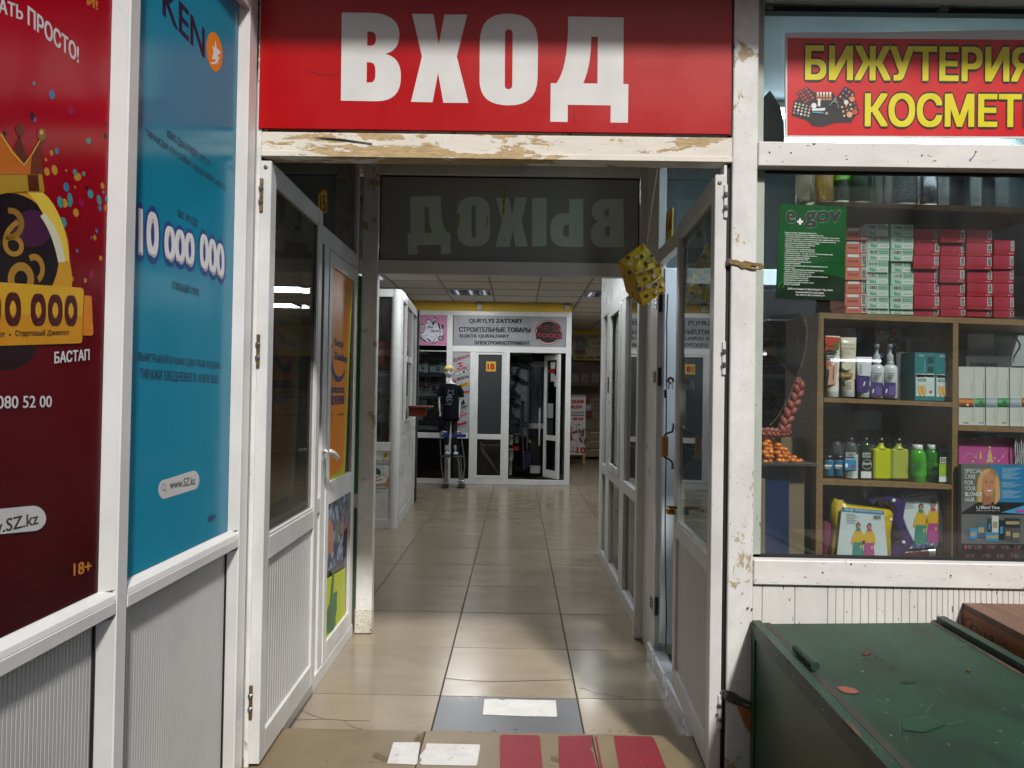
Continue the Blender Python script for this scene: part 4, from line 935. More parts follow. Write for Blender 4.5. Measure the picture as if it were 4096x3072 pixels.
for pts in ([(1549, 1200), (1547, 1230)], [(1352, 1385), (1335, 1430), (1340, 1475)], [(1356, 1385), (1352, 1470)], [(1543, 1405), (1528, 1470)], [(1228, 1600), (1226, 1650)], [(1160, 1330), (1158, 1540)]): P.line([A4(*p) for p in pts], 5 if pts[0][0] != 1160 else 1.5, YS)
for pts in ([(45, 1190), (30, 1280), (20, 1390)], [(30, 1545), (28, 1560)], [(20, 1290), (26, 1380)]): P.line([A5(*p) for p in pts], 5, YS)
P.build('paint_streak', ex)

# ============================================================ BOUTIQUE 14 (right): doorway, threshold, open inner leaf, transom
XR = 0.700
tr_ = lambda x, y: on_x(x, y, XR)
b14 = thing('boutique', 'white doorway frame and bright transom of boutique 14 on the right', 'partition', (0.72, 3.2, 0))
K = dict(par=b14, X=XR, s=1)
yj0 = tr_(*D2(572, 600)).y; 
yb_box('jamb', yj0, 3.912, 0.0, 2.60, PVC, **K); yb_box('post', 2.425, 2.47, 0, 2.60, PVC, **K)
yb_box('lintel', 2.4705, yj0 - .0005, 2.00, 2.075, PVCD, t0=.001, par=b14, X=XR, s=1); yb_box('rail', 2.4705, 3.91, 2.601, 2.66, PVCD, t0=.001, par=b14, X=XR, s=1)
yb_box('glass_pane', 2.47, yj0, 2.075, 2.60, glass('clear_transom', (.82, .88, .9), 1, .01, .04), .02, .0215, c=0, **K)
Geo().extr([(XR - .014, 0, 0), (XR - .014, 0, .060), (XR - .006, 0, .066), (XR + .045, 0, .070), (XR + .06, 0, .055), (XR + .06, 0, 0)], (0, yj0 - 2.43 + .1, 0), mat('bright_aluminium', '#cfd2d6', .28, .6, var=.1)).build('threshold', b14)
bpy.data.objects[b14.children[-1].name if b14.children else 'threshold'].location.y += 2.43
for zc in (1.80, 1.43, .28):
    h = Geo().box(XR - .003, XR + .002, yj0 + .02, yj0 + .09, zc - .03, zc + .03, STEEL, c=.001).build('hinge', b14)
    for dz in (-.018, 0, .018): Geo().lathe([(.006, 0), (.006, .002), (.003, .003)], (XR - .003, yj0 + .055, zc + dz), mat('dark_screw', '#3c3c3e', .4, .7), 10, ax=(-1, 0, 0)).build('screw', h)
    Geo().tube([(XR + .012, yj0 - .008, zc - .045), (XR + .012, yj0 - .008, zc + .045)], .009, mat('dark_screw', '#3c3c3e', .4, .7), 10).build('hinge_pin', b14)
BLUW = mat('cool_white_panel', '#cfdbe4', .35, var=.08, vs=2)
d14 = thing('boutique_door', 'cool white boutique 14 door opened inward behind the entrance leaf', 'door', (.74, yj0 - .03, .11))
Geo().box(.722, .800, yj0 - .06, yj0 - .02, .11, 1.97, BLUW, c=.003).build('stile', d14); Geo().box(1.30, 1.38, yj0 - .06, yj0 - .02, .11, 1.97, BLUW, c=.003).build('stile', d14)
Geo().box(.8005, 1.2995, yj0 - .058, yj0 - .022, 1.89, 1.97, BLUW, c=.003).build('top_rail', d14); Geo().box(.8005, 1.2995, yj0 - .058, yj0 - .022, .11, .72, BLUW, c=.003).build('lower_panel', d14)
Geo().box(.80, 1.30, yj0 - .045, yj0 - .04, .72, 1.89, GLASS, c=0).build('glass_pane', d14)
cb = [(.706, 3.14, 2.0), (.704, 3.13, 1.75), (.707, 3.14, 1.5), (.703, 3.13, 1.2), (.705, 3.135, .9), (.703, 3.13, .5), (.704, 3.13, .12), (.72, 3.05, .075)]
solo(Geo().tube([on_x(*D2(683, -60), .705)] + [on_x(x, y, .705) for x, y in (D2(678, 0), D2(668, 250), D2(672, 400), D2(668, 700), D2(666, 1000), D2(664, 1400), B5(962, 700), B5(955, 1250), B6(958, 0), B6(966, 400), B6(960, 680))] + [on_x(*B6(998, 720), .712)], .003, mat('dark_blue_cable', '#141c30', .4), 6), 'cable', 'thin dark blue cable hanging down the boutique 14 doorway', 'cable')
t14 = lambda x, y: on_x(x, y, XR + .018)
P = Print(t14, (-1, 0, 0), 2); P.poly([D1(*p) for p in [(667, 530), (732, 475), (722, 770), (657, 832)]], ink('#c9a51e'))
o = solo(P.g, 'number_plate', 'yellow plate reading 14 on the glass over the right boutique', 'sign')
P = Print(t14, (-1, 0, 0), 5); P.text('14', D1(670, 775), D1(718, 735), D1(676, 590), ink('#8c1a12'), 1, .03); child_print(P, o)

# partition beyond the portal on the right
XI = 0.695
ti = lambda x, y: on_x(x, y, XI)
pin = thing('boutique', 'long white glazed partition right of the passage beyond the portal', 'partition', (.72, 4.9, 0))
K = dict(par=pin, X=XI, s=1, t0=0, t1=.045)
yq = lambda x: ti(*B5(x, 620)).y
Yend = yq(410); vs_ = [(yq(432), Yend), (yq(490), yq(461)), (yq(612), yq(578))]
zm1, zm0 = ti(*B5(560, 838)).z, ti(*B5(560, 930)).z
zu0 = ti(*D1(100, 1530)).z; zu1 = ti(*D1(100, 1445)).z
for a, b in vs_: yb_box('post', a, b, .075, zu0, PVC, **K)
Kn = dict(K); Kn['t0'] = .001
yb_box('rail', 3.98, Yend, zm0, zm1, PVCG if 0 else PVCD, **Kn) if 0 else Geo().box(XI - .001, XI + .044, 3.977, Yend + .001, zm0, zm1, PVCD, c=.002).build('middle_rail', pin)
Geo().box(XI - .001, XI + .044, 3.977, Yend + .001, zu0, zu1, PVCD, c=.002).build('top_rail', pin)
Geo().box(XI - .002, XI + .044, 3.977, Yend + .001, .0, .075, PVCD, c=.002).build('base_rail', pin)
g = Geo(); y = 4.0
while y < Yend - .03:
    g.extr([(XI + .012, y, zu1 + .0005), (XI + .010, y + .004, zu1 + .0005), (XI + .010, y + .048, zu1 + .0005), (XI + .012, y + .052, zu1 + .0005)], (0, 0, 2.66 - zu1), PVCI); y += .054
g.box(XI + .0122, XI + .02, 3.98, Yend, zu1 + .0005, 2.66, PVCI, c=0); g.build('ribbed_panel', pin, kind='stuff')
Geo().box(XI - .001, XI + .044, Yend - .045, Yend, zu1 + .0002, 2.68, PVC, c=.002).build('post', pin)
GP = glass('partition_glass', (.55, .56, .53), 1, .008, .03)
bays = [(3.98, vs_[2][0]), (vs_[2][1], vs_[1][0]), (vs_[1][1], vs_[0][0])]
for k, (a, b) in enumerate(bays):
    Geo().box(XI + .02, XI + .0215, a, b, zm1, zu0, GP, c=0).build('glass_pane', pin); Geo().box(XI + .02, XI + .0215, a, b, .075, zm0, GP, c=0).build('glass_pane', pin)
    if k == 1:
        f = Geo(); w = .05; f.box(XI - .012, XI + .01, a + .004, a + w, zm1 + .004, zu0 - .004, PVCI, c=.002).box(XI - .012, XI + .01, b - w, b - .004, zm1 + .004, zu0 - .004, PVCI, c=.002).box(XI - .0115, XI + .01, a + w, b - w, zm1 + .004, zm1 + w, PVCI, c=.002).box(XI - .0115, XI + .01, a + w, b - w, zu0 - w, zu0 - .004, PVCI, c=.002)
        f.build('window_frame', pin)
        Geo().box(XI - .022, XI - .012, b - .035, b - .02, 1.35, 1.47, OLDBRASS, c=.002).build('latch', pin)
Geo().box(XI + .3, XI + .31, 3.98, Yend, 0, 2.66, mat('stock_backdrop', '#2f2b27', .8, var=.5, vs=5), c=0).build('backing', pin)
Geo().box(XI + .0445, XI + .31, Yend - .01, Yend, 0, 2.66, PVCI, c=0).build('end_panel', pin)

# ============================================================ HANGING GIFT BOX
def at_px(c, x, y, Y): return on_y(*c(x, y), Y)
G = dict(N=(350, 1160, 3.06), L=(188, 1015, 3.13), R=(606, 1064, 3.125), T=(432, 838, 3.20), NB=(425, 1478, 3.075), LB=(262, 1325, 3.145), RB=(660, 1312, 3.14), TB=(490, 1180, 3.22))
G = {k: on_y(*D1(a, b), c) for k, (a, b, c) in G.items()}
GLD = mat('gold_foil', '#c4a01c', .3, .45, var=.3, vs=18, bump=.25, bs=45)
gift = thing('gift_box', 'gold foil wrapped box with stars dangling on a string in the doorway', 'gift box', G['NB'])
ks = list(G); g = Geo(); g.add([G[k] for k in ks], [tuple(ks.index(q) for q in f) for f in (('N', 'L', 'T', 'R'), ('N', 'NB', 'LB', 'L'), ('N', 'R', 'RB', 'NB'), ('T', 'L', 'LB', 'TB'), ('T', 'TB', 'RB', 'R'), ('NB', 'RB', 'TB', 'LB'))], GLD)
g.build('wrapped_box', gift)
for k_ in ('L', 'R', 'NB'): Geo().tube([G['N'] + Vector((0, -.001, 0)), G[k_] + Vector((0, -.001, 0))], .0014, mat('foil_crease', '#6e5a14', .35, .6), 6).build('folded_edge', gift)
def face_print(a, b, c):
    n = (b - a).cross(c - a).normalized()
    if n.y > 0: n = -n
    return Print(lambda px, py: CP + _ray(px, py) * ((a - CP).dot(n) / _ray(px, py).dot(n)), n, 1, .0006)
GRN, CRM, VIO, BLK = ink('#0e3a2c', .3), ink('#b8ad7c', .4), ink('#4a1230', .3), ink('#14120c', .4)
def stard(P, x, y, r, m, lay=1, rot=0):
    P.poly([D1(x + (r if k % 2 == 0 else r * .42) * math.sin(math.radians(36 * k + rot)), y - (r if k % 2 == 0 else r * .42) * math.cos(math.radians(36 * k + rot))) for k in range(10)], m, lay)
def tree(P, x, y, s, rot=.5):
    q = [(0, -34), (16, 2), (7, 2), (20, 26), (-20, 26), (-7, 2), (-16, 2)]; r_ = lambda a, b: (x + s * (a * math.cos(rot) - b * math.sin(rot)), y + s * (a * math.sin(rot) + b * math.cos(rot)))
    P.poly([D1(*r_(a * 1.25, b * 1.2)) for a, b in q], BLK, 1); P.poly([D1(*r_(a, b)) for a, b in q], CRM, 2)
def bell(P, x, y, s):
    q = [(-20, -14), (16, -24), (24, 10), (4, 30), (-16, 16)]; P.poly([D1(x + a * s * 1.3, y + b * s * 1.3) for a, b in q], CRM, 1); P.poly([D1(x + a * s, y + b * s) for a, b in q], VIO, 2)
P = face_print(G['N'], G['L'], G['T']); stard(P, 282, 980, 30, GRN); stard(P, 425, 970, 28, GRN, rot=10); stard(P, 515, 968, 28, GRN, rot=20); tree(P, 375, 975, 1.1, 1.0); P.disc(*D1(490, 1015), 13, 11, BLK, 1); P.disc(*D1(490, 1015), 11, 9, CRM, 2); P.disc(*D1(300, 1046), 12, 8, CRM, 1)
P.line([D1(425, 860), D1(418, 1030)], 1.6, BLK, 1); P.build('printed_stars', gift)
P = face_print(G['N'], G['R'], G['NB']); stard(P, 457, 1198, 26, GRN, 2); stard(P, 470, 1365, 28, GRN, 2, 15); bell(P, 515, 1120, 1.0); bell(P, 558, 1248, .95); bell(P, 395, 1292, .9); bell(P, 625, 1332, .6); tree(P, 432, 1115, 1.0, .6); tree(P, 550, 1172, .9, .7); tree(P, 565, 1325, .9, .6); tree(P, 390, 1218, .8, .9); tree(P, 490, 1435, .8, .9); P.disc(*D1(482, 1272), 13, 9, CRM, 1, rot=-.5); P.disc(*D1(630, 1255), 8, 8, CRM, 1)
P.build('printed_stars', gift)
P = face_print(G['N'], G['NB'], G['L']); bell(P, 300, 1130, .9); tree(P, 265, 1190, .7, .2); P.disc(*D1(345, 1300), 9, 9, CRM, 1); P.build('printed_stars', gift)
STR = mat('white_string', '#b9b4a6', .8)
pn = [(255, 1200, 3.13), (300, 1262, 3.115), (350, 1312, 3.085), (388, 1334, 3.06), (460, 1290, 3.06), (540, 1230, 3.08), (600, 1180, 3.105), (624, 1150, 3.12)]
g = Geo().tube([on_y(*D1(a, b), c - .004) for a, b, c in pn], .0022, STR, 6).tube([on_y(*D1(a, b), c) for a, b, c in ((432, 838, 3.195), (480, 880, 3.17), (522, 940, 3.15), (560, 980, 3.14), (606, 1064, 3.12))], .0018, STR, 6)
g.build('tied_string', gift)
Geo().tube([on_y(*D1(466, 862), 3.17), on_y(*D1(520, 470), 3.165), on_y(*D1(575, 90), 3.16), Vector((.65, 3.16, 2.679))], .0014, STR, 6).build('hanging_string', gift)
g = Geo()
for s in (-1, 1): g.tube([on_y(*D1(575 + s * a, 72 + b), 3.155) for a, b in ((0, 8), (20, -14), (45, -10), (55, 5), (40, 16), (15, 12), (0, 10))], .0022, STR, 6)
g.build('bow', gift)

# ============================================================ MARKET KIOSK ON THE LEFT OF THE HALL
KY, KX = 6.93, -1.155
ky = lambda x, y: on_y(x, y, KY)
kx = lambda x, y: on_x(x, y, KX)
kio = thing('market_kiosk', 'white market kiosk with a rounded corner post and bedding behind its glass', 'kiosk', (KX - .1, KY + .1, 0))
ztop = ky(1600, 1157).z; zf1, zf0 = ky(1540, 1769).z, ky(1540, 1805).z; zg = ky(1540, 1187).z
xk0, xk1 = -2.3, ky(1576, 1900).x
Geo().lathe([(.052, 0), (.052, ztop)], (KX - .050, KY + .045, .0), PVCI, 20).build('corner_post', kio)
Geo().box(xk1 - .03, KX - .075, KY - .0, KY + .05, 0.0, ztop, PVCI, c=.002).build('post', kio)
Geo().box(xk0, xk1 - .031, KY, KY + .045, zg, ztop, PVCI, c=.002).build('top_rail', kio)
Geo().box(xk0, xk1 - .031, KY, KY + .045, zf0, zf1, PVCI, c=.002).build('middle_rail', kio)
Geo().box(xk0, xk1 - .031, KY, KY + .045, .0, .09, PVCI, c=.002).build('base_rail', kio)
x = xk0; 
while x < xk1 - .04:
    x1 = min(x + .1, xk1 - .0315); Geo().box(x, x1 - .002, KY + .012, KY + .03, .0905, zf0 - .0005, PVCI, c=.002).build('panel_board', kio); x += .1
Geo().box(xk0, xk1 - .031, KY + .02, KY + .022, zf1, zg, glass('kiosk_glass', (.8, .8, .78), 1, .01, .03), c=0).build('glass_pane', kio)
KZ = zf1
# side towards the passage: lower ribbed wall, raised window leaf above
ys1 = on_x(*B8(1300, 860), -1.16).y; ys1 = 8.70
zl1 = on_y(*B8(1120, 190), KY + .1).z
zl1 = 1.03
Geo().box(KX - .045, KX, KY + .10, ys1, .12, zl1 - .11, PVCI, c=.002).build('lower_panel', kio)
g = Geo(); y = KY + .14
while y < ys1 - .08: g.box(KX + .0005, KX + .004, y, y + .036, .16, zl1 - .16, PVCI, c=.001); y += .043
g.build('ribbed_panel', kio, kind='stuff')
Geo().box(KX - .05, KX + .003, KY + .10, ys1, zl1 - .109, zl1, PVCI, c=.002).build('middle_rail', kio)
Geo().box(KX - .05, KX + .003, KY + .10, ys1, .0, .119, worn('scuffed_white_base', '#c4c3bf', '#2b2a28', .45, 10, (1, .4, 1), .5, .7), c=.002).build('base_rail', kio)
Geo().box(KX - .05, KX + .003, KY + .10, ys1, ztop - .09, ztop, PVCI, c=.002).build('top_rail', kio)
for y in (KY + .10, 7.45, 8.10, ys1 - .06): Geo().box(KX - .045, KX + .004, y, y + .055, zl1 + .0005, ztop - .0905, PVCI, c=.002).build('mullion', kio)
Geo().box(KX - .04, KX - .001, 7.505, 8.10, 1.66, 1.72, PVCI, c=.002).build('transom_bar', kio)
Geo().box(KX - .022, KX - .02, KY + .15, ys1 - .06, zl1, ztop - .09, glass('kiosk_side_glass', (.5, .5, .48), 1, .01, .03), c=0).build('glass_pane', kio)
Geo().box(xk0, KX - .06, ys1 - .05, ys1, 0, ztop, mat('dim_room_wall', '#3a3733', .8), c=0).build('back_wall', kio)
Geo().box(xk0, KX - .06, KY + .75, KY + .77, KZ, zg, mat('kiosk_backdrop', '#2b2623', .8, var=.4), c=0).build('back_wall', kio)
_side = [o for o in kio.children if o.name.split('.')[0] in ('lower_panel', 'ribbed_panel', 'mullion', 'transom_bar') or (o.name.split('.')[0] in ('middle_rail', 'base_rail', 'top_rail', 'glass_pane') and max(v.co.y for v in o.data.vertices) > 1)]
_R = Matrix.Translation((KX - kio.location.x, KY + .1 - kio.location.y, 0)) @ Matrix.Rotation(math.radians(3.0), 4, 'Z') @ Matrix.Translation((-(KX - kio.location.x), -(KY + .1 - kio.location.y), 0))
for o in _side: o.data.transform(_R)
# mobile operator print on the front boards
P = Print(lambda x, y: on_y(x, y, KY + .012), (0, -1, 0), 2, .0006)
P.disc(*B8(946, 337), 9, 8.5, ink('#d9a422'), 2, 20)
for yy in (325, 337, 349): P.rect(*B8(926, yy - 3), *B8(966, yy + 3), ink('#1c1a18'), 3)
P.disc(*B8(940, 337), 14, 13, ink('#c3c3c1'), 1, 24)
DK = ink('#2b2b2b')
tline(P, 'біз WhatsApp', B8, 842, 405, 986, 405, 18, DK, 1, .03); P.rect(*B8(842, 413), *B8(986, 415), DK, 1); tline(P, 'WhatsApp от Beeline', B8, 842, 440, 990, 440, 17, DK, 1, .03)
P.disc(*B8(835, 520), 29, 23, DK, 1, 30, rot=0); P.disc(*B8(835, 520), 28, 22, ink('#dcdcda'), 2, 30); P.disc(*B8(835, 525), 22, 19, ink('#23572b'), 3, 30); P.disc(*B8(856, 558), 6, 4, WHI, 4, 12)
P.svg('M 800 600 C 860 590 880 550 930 555 C 960 565 980 600 970 620 L 945 660 L 840 672 L 800 672', DK, 5, T=B8)
P.svg('M 800 604 C 862 594 882 554 930 559 C 956 569 976 600 966 618 L 942 656 L 840 668 L 800 668', ink('#dedddb'), 6, T=B8)
P.svg('M 835 618 C 870 600 890 595 912 595 L 910 608 C 880 612 860 620 838 630', ink('#b08a2c'), 7, T=B8)
P.svg('M 836 655 C 880 650 910 640 948 636 L 946 648 C 910 652 880 662 836 667', ink('#b08a2c'), 7, T=B8)
P.svg('M 972 585 L 998 580 L 996 680 L 945 668 C 936 660 936 645 950 640', ink('#b9781c'), 8, T=B8); P.disc(*B8(958, 649), 2.6, 2.6, WHI, 9, 12)
tline(P, '*609#', B8, 838, 712, 890, 712, 15, DK, 1, .03); tline(P, '50', B8, 912, 712, 942, 712, 15, DK, 1, .03)
for xx in (896, 904, 944, 952): P.disc(*B8(xx, 705), 1.5, 2.2, ink('#b08a2c'), 1, 8)
P.rect(*B8(832, 732), *B8(900, 734), DK, 1); P.rect(*B8(832, 744), *B8(904, 747), DK, 1)
P.build('printed_advert', kio)
# bedding packs stacked behind the glass
def pack(x0, y0, x1, y1, col, label, tagc=None, Y=KY + .12, d=.32, nm='bedding_pack', cat='bedding pack', grp='bedding packs stacked in the kiosk window', par_tag='label_strip'):
    a, b = on_y(x0, y1, Y), on_y(x1, y0, Y); t = thing(nm, label, cat, ((a.x + b.x) / 2, Y + d / 2, a.z), group=grp)
    m = mat('pack_' + col.lstrip('#'), col, .28, var=.18, vs=30, bump=.5, bs=40); h = b.z - a.z; r = min(h * .4, .03); g = Geo()
    w0, w1 = a.x, b.x; prof = []
    for cx_, cz, a0 in ((w1 - r, b.z - r, 0), (w0 + r, b.z - r, 90), (w0 + r, a.z + r, 180), (w1 - r, a.z + r, 270)):
        for k in range(4): an = math.radians(a0 + 30 * k); prof.append((cx_ + r * math.cos(an), cz + r * math.sin(an)))
    g.extr([(x, Y + random.uniform(0, .012), z) for x, z in prof], (0, d, 0), m); g.build('folded_pack', t)
    if tagc:
        Geo().box(b.x - (b.x - a.x) * .48, b.x - .02, Y - .004, Y - .001, b.z - h * .42, b.z - h * .12, mat('tag_' + tagc.lstrip('#'), tagc, .4), c=0).build(par_tag, t)
    return t
def zpx(z, Y): return z
pk = [(1513, 1367, 1581, 1396, '#a85060', 'dusty pink wrapped bedding pack on top of the kiosk window pile', '#9c1f2c'), (1512, 1396, 1581, 1424, '#c7a7a4', 'pale pink bedding pack second in the kiosk window pile', None), (1512, 1424, 1581, 1468, '#9a4a56', 'rose bedding pack third in the kiosk window pile', '#9c1f2c'),
      (1512, 1484, 1581, 1507, '#9d99a5', 'pale lilac bedding pack with a red tag in the middle of the pile', '#a8222e'), (1512, 1507, 1581, 1540, '#6d6f86', 'slate blue bedding pack under the pale lilac one', None), (1512, 1540, 1580, 1571, '#7f86a0', 'light blue bedding pack with a red tag', '#a8222e'),
      (1511, 1571, 1580, 1592, '#5b6456', 'thin olive bedding pack below the light blue one', None), (1511, 1592, 1580, 1652, '#7e8474', 'grey green bedding pack with a dark printed band', '#1c2018'), (1511, 1652, 1580, 1690, '#8d9296', 'pale grey bedding pack near the bottom of the pile', None)]
for a in pk: pack(*a)
t = pack(1514, 1690, 1545, 1703, '#2c4a6e', 'small blue bundle near the bottom of the kiosk window', None, Y=KY + .10)
pack(1522, 1703, 1580, 1766, '#8a6a48', 'torn brown cardboard box at the foot of the kiosk window', '#5b4028', nm='cardboard_box', cat='box', grp=None, par_tag='flap')
for y0, y1, lb in ((1190, 1262, 'dim brown carton at the very top of the kiosk window'), (1264, 1366, 'dim brown carton marked 011001 above the pink bedding')):
    t = pack(1514, y0, 1582, y1, '#4a3626', lb, None, nm='cardboard_box', cat='box', grp='brown cartons at the top of the kiosk window')
    if y0 == 1264: P = Print(lambda x, y: on_y(x, y, KY + .118), (0, -1, 0), 0); tline(P, '011001', D4, 122, 745, 222, 745, 22, DK, 1, .02); P.rect(*D4(95, 790), *D4(220, 806), DK, 1); P.build('lettering', t)
# brown counter shelf on its side
c0, c1 = on_y(*B3(62, 345), 7.6), on_y(*B3(333, 345), 7.6)
BRS = wood('red_brown_laminate', '#5a2412', '#74321a', 8, (3, 1, 3), .35)
t = thing('counter_shelf', 'reddish brown counter shelf jutting from the kiosk side', 'shelf', (c0.x, 7.6, c0.z - .2))
Geo().box(KX + .006, c1.x, 7.45, 7.95, c0.z - .012, c0.z + .006, BRS, c=.002).build('top', t)
Geo().box(KX + .006, c1.x - .03, 7.50, 7.52, c0.z - .105, c0.z - .0125, BRS, c=.002).build('apron', t)

# ============================================================ TOOL SHOP ACROSS THE END
SY = 10.47
sy = lambda x, y: on_y(x, y, SY)
shop = thing('tool_shop', 'white framed tool shop front under a yellow wall band', 'shop front', (-.4, SY + .05, 0))
def sbox(nm, x0, x1, z0, z1, m=PVCI, y0=0.0, d=.06, c=.003, par=shop): return Geo().box(x0, x1, SY + y0, SY + y0 + d, z0, z1, m, c=c).build(nm, par)
SR_ = sy(2284, 1500).x; SL = -2.6
zA = sy(1900, 1244).z; zB = sy(1900, 1262).z; zC = sy(1900, 1384).z; zD = sy(1900, 1408).z
xp0, xp1 = sy(1788, 1330).x, sy(1811, 1330).x
xq = sy(2265, 1330).x
sbox('top_rail', SL, SR_, zB, zA); sbox('post', xq, SR_, .0, zB - .0005); sbox('post', xp0, xp1, 0.075, zB - .0005)
sbox('middle_rail', SL, xp0 - .0005, zC, zD if zD < zC else zC + .0); 
Geo().box(xp1 + .0005, xq - .0005, SY, SY + .06, zD, zC, PVCI, c=.003).build('middle_rail', shop)
Geo().box(SL, xp0 - .0005, SY, SY + .06, zD + .01, zC, PVCI, c=.003).build('middle_rail', shop)
sbox('base_rail', SL, xq - .0005, .0, .072, y0=-.01, d=.07)
Geo().box(SL, SR_ + .002, SY + .02, SY + .10, zA + .0005, 2.68, YEL, c=0).build('yellow_band', shop)
Geo().box(SR_ - .02, SR_ + .0, SY + .065, 13.2, 0, 2.68, mat('cream_wall', '#a39a84', .8), c=0).build('side_wall', shop)
Geo().box(SL, SR_ - .03, 13.2, 13.3, 0, 2.68, mat('shop_back_wall', '#62605a', .8, var=.2, vs=3), c=0).build('back_wall', shop)
# left window: sill rail, black lower panels
zE, zF = sy(*B3(300, 637)).z, sy(*B3(300, 695)).z
sbox('sill_rail', SL, xp0 + .0, zF, zE); Geo().box(xp1, sy(*B3(757, 600)).x, SY, SY + .05, zF, zE, PVCI, c=.002).build('sill_rail', shop)
BP = mat('black_gloss_panel', '#0c0d0e', .08, var=.1)
sbox('lower_panel', SL, xp0, .072, zF, BP, .02, .01, 0); sbox('lower_panel', xp1, -.71, .072, zF, BP, .02, .01, 0)
sbox('glass_pane', SL, xp0, zE, zD + .01, GLASS, .025, .002, 0)
# banner with brand words
xb0, xb1 = xp1 + .0005, sy(*B2(775, 1200)).x
BAN = mat('grey_concrete_print', '#9a9a9f', .4, var=.22, vs=4)
sbn = sbox('banner_panel', xb0, xb1, zE + .0005, zD - .0005, BAN, .012, .008, 0)
xr0 = sy(*B2(776, 1200)).x; xr1 = sy(*B2(834, 1200)).x; xd0, xd1 = sy(*B2(834, 1300)).x, sy(*B2(1160, 1300)).x
sbox('post', xr0, xr1 - .0005, .072, zD - .0005)
P = Print(lambda x, y: on_y(x, y, SY + .012), (0, -1, 0), 1, .0012)
RED_, GRN_, BLU_, NEAR = ink('#a3121c'), ink('#24552c'), ink('#2a3a5c'), ink('#17171a')
def btext(s, x0, y0, x1, y1, h, m, bold=.04, sh=0, dx=0): P.text(s, B2(x0, y0), B2(x1, y1), B2(x0 + dx, y0 - h), m, 2, bold, shear=sh)
btext('BOSCH', 640, 1082, 768, 1044, 34, RED_); P.disc(*B2(612, 1079), 8.2, 8.2, NEAR, 2, 24, ri=.82); P.disc(*B2(612, 1079), 4.5, 3.6, NEAR, 2, 20, ri=.6)
P.svg('M 630 1122 C 660 1100 690 1102 705 1112 C 680 1112 670 1125 662 1135 C 655 1128 645 1124 630 1122', RED_, 2, T=B2); P.svg('M 635 1150 C 650 1152 660 1142 670 1132 C 680 1136 690 1140 705 1138 C 690 1152 655 1160 635 1150', RED_, 2, T=B2)
btext('TRUPER', 620, 1202, 742, 1174, 26, RED_)
P.poly([B2(*p) for p in [(605, 1226), (748, 1180), (752, 1204), (608, 1256)]], GRN_, 2); P.text('IVT', B2(614, 1250), B2(700, 1222), B2(612, 1228), WHI, 3, .05); P.disc(*B2(730, 1200), 4.4, 4, WHI, 3, 16, ri=.5)
P.disc(*B2(601, 1313), 7.6, 7.6, RED_, 2, 24, ri=.6); P.rect(*B2(594, 1308), *B2(610, 1318), RED_, 2); btext('ВИХРЬ', 632, 1310, 764, 1276, 34, NEAR)
P.poly([B2(*p) for p in [(600, 1370), (768, 1316), (768, 1352), (600, 1410)]], ink('#c09a1c'), 2); btext('STANLEY', 590, 1404, 742, 1354, 26, NEAR, .05)
btext('CROWN', 600, 1485, 762, 1440, 34, RED_, .06)
P.poly([B2(*p) for p in [(640, 1600), (706, 1510), (720, 1560)]], NEAR, 2); P.text('PRO', B3(680, 368), B3(738, 352), B3(680, 348), NEAR, 2, .05); P.rect(*B3(672, 374), *B3(738, 377), NEAR, 2)
P.text('РЕСАНТА', B3(600, 500), B3(742, 440), B3(600, 466), RED_, 2, .04); P.disc(*B3(692, 408), 3, 3, RED_, 2, 10)
P.text('Oasis', B3(600, 580), B3(738, 540), B3(604, 540), RED_, 2, .09, shear=.2); P.text('климат', B3(640, 592), B3(738, 566), B3(640, 580), ink('#3a6ea0'), 2, .02)
P.g.build('lettering', shop)
# fascia signs
def spanel(nm, c, x0, y0, x1, y1, m, y=.008): a, b = sy(*c(x0, y1)), sy(*c(x1, y0)); return a, b, Geo().box(a.x, b.x, SY + y, SY + y + .012, a.z, b.z, m, c=.001)
PKM = mat('pink_sign_print', '#b8779a', .35, var=.12, vs=2)
a, b, g = spanel('', D4, 560, 528, 966, 934, PKM); fm = thing('flea_market_sign', 'pink square sign with a white disc reading Flea Market', 'sign', (a.x, SY, a.z))
g.v = g.v; g.build('board', fm)
P = Print(lambda x, y: on_y(x, y, SY + .008), (0, -1, 0), 1, .0012)
DC = ink('#cfd0da'); P.disc(*D4(752, 760), 46, 40, DC, 1, 40); P.disc(*D4(752, 760), 46.4, 40.4, NEAR, 1, 40, ri=.975)
P.text('Flea', D4(680, 712), D4(768, 706), D4(688, 672), NEAR, 3, .02, shear=.35); P.text('Market', D4(732, 764), D4(880, 758), D4(738, 726), NEAR, 3, .02, shear=.35)
P.svg('M 752 662 L 788 560 C 810 560 820 575 818 590 L 785 662', NEAR, 4, T=D4); P.svg('M 765 612 L 778 575 C 800 572 812 582 812 592 L 792 618', ink('#aaa4b4'), 5, T=D4)
P.svg('M 830 650 L 850 640 L 876 715 L 856 724', NEAR, 4, T=D4); P.svg('M 832 648 L 833 618 L 848 642', ink('#9b4a6a'), 5, T=D4); P.rect(*D4(885, 658), *D4(912, 712), NEAR, 4)
P.disc(*D4(712, 600), 5, 6, NEAR, 3, 18, ri=.75); P.poly([D4(*p) for p in [(678, 625), (700, 592), (735, 596), (748, 622), (742, 640), (682, 645)]], NEAR, 3); P.poly([D4(*p) for p in [(685, 624), (703, 600), (730, 603), (741, 622), (736, 634), (690, 638)]], DC, 4)
